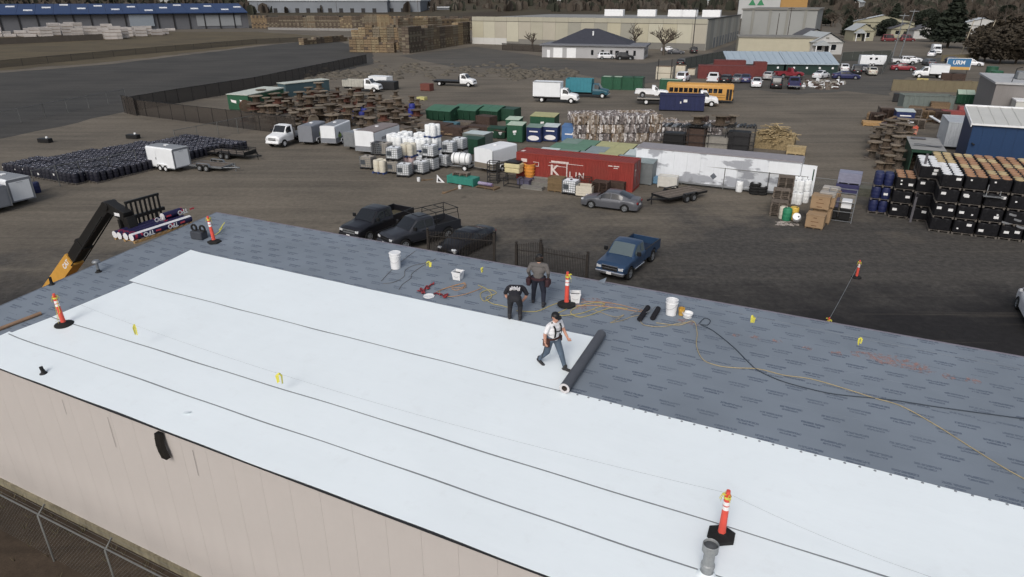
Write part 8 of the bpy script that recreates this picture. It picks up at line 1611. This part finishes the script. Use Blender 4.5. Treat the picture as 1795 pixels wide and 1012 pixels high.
M().box(Lb_-28,Lb_-4,-.3,-.06,1.5,7.2).build('pale_sign_panel',mat('pale_panel',lin(140,144,148),.7),bw);M().box(Lb_-62,Lb_-50,-1.2,-.1,2,8).build('silo_panel',mat('pale_panel2',lin(130,140,150),.7),bw)
TPK=mat('pack_white',lin(170,164,160),.7,0,.15,.6,obj_var=.2)
pk_me=M();
for z in range(2):pk_me.rbox(-2.4,2.4,-1.2,1.2,z*1.3+.15,z*1.3+1.3,.05)
pk1=M().rbox(-2.4,2.4,-1.2,1.2,.15,1.3,.05).mesh('pack',TPK);bt1=M().box(-2.2,2.2,-1.1,1.1,0,.15).mesh('batten',WOOD)
for i in range(58):
	px=random.uniform(-20,300);py=float(np.interp(px,[-20,120,200,300],[64,63,68,58]))+random.uniform(-5,2);n=random.choice((1,2,2,3)) if px<90 or px>270 else random.choice((2,3,3,4));t=thing('lumber_pack','wrapped lumber pack stack in front of the blue-roofed warehouse','lumber pack',G(px,py),ang+random.uniform(-.1,.1),'lumber packs before the blue warehouse')
	for k in range(n):link('pack',pk1,t,(0,0,k*1.32));link('batten',bt1,t,(0,0,k*1.32))
wallrun('long low concrete wall in front of the lumber packs',(-120,84),(182,70),2.2,mat('wall_dull',lin(96,88,80),.9,0,.1,.5),18,.5)
chain_fence('thin far fence between the asphalt lot and the field',FB(G(-60,126),G(200,100),G(450,77.5),G(530,74)),1.8,8,True,mat('far_mesh',lin(50,48,46),.8,alpha=.55),DKM)
for i,(px,py,w_,d,h,lb) in enumerate([(440,27,150,60,14,'far long white industrial building left'),(585,27,95,60,14,'far long white industrial building right'),(660,25,60,40,17,'far white building with roof units above the bin yard'),(735,26,38,20,7,'far low cream building above the bin yard')]):
	t=thing('far_building',lb,'building',G(px,py),YA+.35,'far industrial buildings');M().box(0,w_,0,d,0,h).build('wall',mat('far_wall',lin(120,126,134),.8,0,.08,.05),t);M().box(-1,w_+1,-1,d,h,h+1.2).build('roof',mat('far_roof',lin(178,182,186),.7,0,.08,.05),t)
	for k in range(int(w_/12)):M().box(k*12+2,k*12+6,-.4,-.1,1,h*.5).build('dock',DKM,t)
	for k in range(int(w_/30)):M().box(k*30+6,k*30+14,8,16,h+1.2,h+4).build('roof_unit',W_,t)
# ---------------------------------------------------------------- trees
BARK=mat('bark',lin(84,76,68),.95,0,.25,4);TWIG=mat('twigs',lin(88,78,68),.95,0,.25,3,obj_var=.2);EVG=mat('evergreen',lin(44,52,40),.9,0,.35,1.2,obj_var=.2);EVG2=mat('shrub_brown',lin(72,64,52),.95,0,.35,1.2,obj_var=.2)
def bare_proto(seed,spread=1.0,h=1.0,lean=0.0):
	r=random.Random(seed);tr_=M();cr=M();
	def grow(p,d,L_,rad,lv):
		n=3;pts=[p];q=p;dd=d
		for i in range(n):dd=(dd+Vector((r.uniform(-.15,.15),r.uniform(-.15,.15),.05))).normalized();q=q+dd*(L_/n);pts.append(q)
		(tr_ if lv<1 else cr).tube(pts,rad,5 if lv<2 else 3,[1-.4*i/n for i in range(n+1)])
		if lv>=4:return
		for k in range(r.choice((3,3,4)) if lv else 5):
			a=r.uniform(0,6.28);t_=r.uniform(.5,1.0) if lv else r.uniform(.55,1.0);b=pts[min(n,max(1,int(t_*n)))];nd=(dd*r.uniform(.55,1.0)+Vector((math.cos(a),math.sin(a),r.uniform(-.1,.5)))*.75*spread).normalized();grow(b,nd,L_*r.uniform(.55,.78),rad*.55,lv+1)
	grow(Vector((0,0,0)),Vector((lean,0,1)).normalized(),2.4*h,.22,0);return tr_.mesh('trunk',BARK),cr.mesh('crown',TWIG)
BT=[bare_proto(3,1.25),bare_proto(5,.9,1.3),bare_proto(9,1.0,1.1),bare_proto(14,.75,1.5)]
def leafy_proto(seed,shape,n,m_):
	r=random.Random(seed);c=M()
	for i in range(n):
		f=r.random();a=r.uniform(0,6.28)
		if shape=='cone':z=.12+.88*f;R_=.30*(1-f)**.8*(.55+.45*abs(math.sin(f*22)))+.02;k=r.random()**.4
		else:z=.12+.85*f;R_=.42*math.sin(min(1,f*.95+.08)*math.pi)**.55*(1+.25*math.sin(a*3+seed)+.15*math.sin(f*11+a*2));k=r.random()**.35
		p=Vector((R_*k*math.cos(a),R_*k*math.sin(a),z));s=r.uniform(.018,.045);u=Vector((r.gauss(0,1),r.gauss(0,1),r.gauss(0,.5))).normalized();v=u.orthogonal().normalized();v=(v+u.cross(v)*r.uniform(-1,1)).normalized();c.add([p-u*s-v*s*.6,p+u*s-v*s*.6,p+u*s*.8+v*s*.6,p-u*s*.8+v*s*.6],[(0,1,2,3)])
	t_=M().tube([(0,0,0),(.005,0,.3),(0,.005,.75)],.022,6,[1,.8,.4]);return t_.mesh('trunk',BARK),c.mesh('crown',m_)
LT=[leafy_proto(1,'cone',2400,EVG),leafy_proto(2,'round',2600,EVG),leafy_proto(4,'round',2200,EVG2),leafy_proto(7,'cone',2200,EVG)]
def tree(label,px,py,h,kind,idx,name,group=None,wide=1.0):
	t=thing(name,label,'tree',G(px,py),random.random()*6,group);me=(BT if kind=='b' else LT)[idx];s=h/(5.6 if kind=='b' else 1.0);t.scale=(s*wide,s*wide,s);link('trunk',me[0],t);link('crown',me[1],t);return t
tree('spreading bare tree right of the office',1163,97,11.0,'b',0,'bare_tree',None,1.15);tree('small bare tree left of the office',933,87,7.5,'b',2,'bare_tree');tree('thin bare tree behind the office against the warehouse',1112,88,8.5,'b',1,'bare_tree')
tree('large dark conifer at the upper right',1660,84,17,'l',0,'conifer',None,1.3);tree('broad dark evergreen left of the white-roofed houses',1640,74,11,'l',1,'evergreen_tree',None,1.2);tree('round dark evergreen in front of the bright-roofed house',1555,64,8,'l',1,'evergreen_tree',None,1.5);tree('dark evergreen touching the bright roof on its left',1484,66,9,'l',3,'conifer',None,1.3);tree('tall pale bare tree at the top right',1655,52,22,'b',3,'bare_tree')
for i,(px,py,h,wd) in enumerate([(1725,108,9,1.2),(1752,112,10,1.2),(1780,112,10,1.3),(1738,92,10,1.2),(1772,92,11,1.3),(1800,96,11,1.3),(1712,88,8,1.1)]):tree(f'brown green shrubby tree in the right-hand thicket, {ORD[i]} of the clump',px,py,h,'l',2,'thicket_tree','thicket at the right edge',wd)
for i in range(46):
	px=random.uniform(1385,1795);py=random.uniform(38,62);tree('bare winter tree in the brown belt behind the houses',px,py,random.uniform(9,15),'b',random.randrange(4),'bare_tree','bare trees behind the houses',random.uniform(.9,1.3))
for i in range(9):tree('dark evergreen in the belt behind the houses',random.uniform(1400,1790),random.uniform(36,56),random.uniform(9,14),'l',random.choice((0,1,3)),'evergreen_tree','evergreens behind the houses',1.3)
fwm=M();rr_=random.Random(5)
for i in range(5200):
	y=rr_.uniform(560,1250);x=rr_.uniform(-.95,.95)*y;z0=terr(x,y)
	if-260<x<330 and y<760 :continue
	h=rr_.uniform(4,11);w_=h*rr_.uniform(.35,.7);fwm.m(rr_.choice((0,0,1,2)))
	for q in range(3):a=rr_.uniform(0,3.1);dx,dy=math.cos(a)*w_,math.sin(a)*w_;fwm.add([(x-dx,y-dy,z0+h*.15),(x-dx*.5,y-dy*.5,z0-.2),(x+dx*.5,y+dy*.5,z0-.2),(x+dx,y+dy,z0+h*.3),(x+dx*.7,y+dy*.7,z0+h*.8),(x+rr_.uniform(-1,1),y,z0+h),(x-dx*.8,y-dy*.8,z0+h*rr_.uniform(.6,.85))],[(0,1,2,3,4,5,6)])
tag(fwm.build('far_woods',[mat('far_wood_brown',lin(74,66,58),.95,0,.3,.05),mat('far_wood_grey',lin(86,80,72),.95,0,.3,.05),mat('far_wood_green',lin(54,56,46),.95,0,.3,.05)]),'far brown winter woods covering the rising ground at the horizon','woods',None,'stuff')
for i in range(26):
	y=random.uniform(640,1100);x=random.uniform(-.9,.9)*y
	if-260<x<330 and y<800:continue
	t=thing('far_house','tiny pale far house among the woods at the top edge','house',Vector((x,y,terr(x,y))),random.random()*3,'far houses among the woods');w_=random.uniform(10,26);M().box(-w_/2,w_/2,-5,5,-1,5).build('wall',HWH,t);M().add([(-w_/2-1,-6,4.6),(w_/2+1,-6,4.6),(w_/2+1,0,8),(-w_/2-1,0,8),(-w_/2-1,6,4.6),(w_/2+1,6,4.6)],[(0,1,2,3),(3,2,5,4)]).build('roof',random.choice((RG1,RG2,RG3)),t)
for o in bpy.data.objects:
	if o.get('group')=='cars parked in the rear lot':o.scale=(1.12,1.12,1.12)
vn=car('white_van','white van just entering the view at the right edge on dark asphalt',G(1838,585)+YV*1.2,YA+math.pi/2,PC['white'],5.2,2.0,2.2,'van')
def pole(label,px,py,h,arm=0,m_=None,lamp=False,lean=0.0):
	t=thing('utility_pole',label,'pole',G(px,py),YA,'utility poles');M().cyl((0,0,0),(lean,0,h),.16,.10,8).build('shaft',m_ or mat('pole_wood',lin(70,62,56),.9),t)
	for k in range(arm):M().box(-1.2+lean,1.2+lean,-.08,.08,h-.6-k*.9,h-.42-k*.9).build('crossarm',m_ or mat('pole_wood',lin(70,62,56),.9),t)
	if lamp:M().box(-.8,.8,-.3,.3,h,h+.2).build('lamp_head',DKM,t)
pole('lamp pole before the warehouse corner',1213,93,13,0,DKM,True);pole('tall pole in front of the bin yard',734,43,15,1);pole('pole left above the bin yard',592,36,14,0);pole('thin pole at the far left building',455,34,13,0);pole('pole right of the white pickup at the rear lot, left',1563,104,12,1,GALV,False,.8);pole('pole right of the rear lot, right',1577,100,13,1,GALV,False,1.2);pole('pale leaning pole at the tan wall',1681,105,10.5,0,mat('pole_pale',lin(168,158,138),.8),False,1.2);pole('pale leaning pole near the thicket',1720,95,10,0,mat('pole_pale',lin(168,158,138),.8),False,1.4);pole('tall dark pole between the right houses',1708,84,16,2);pole('dark pole left of the white houses',1378,78,13,1);pole('second dark pole left of the white houses',1358,80,11,0);pole('tall pole at the far right top',1752,62,14,1)
for o in [o for o in bpy.data.objects if o.get('label')=='proto']:
	for c in [c for c in bpy.data.objects if c.parent==o]:bpy.data.objects.remove(c)
	bpy.data.objects.remove(o)
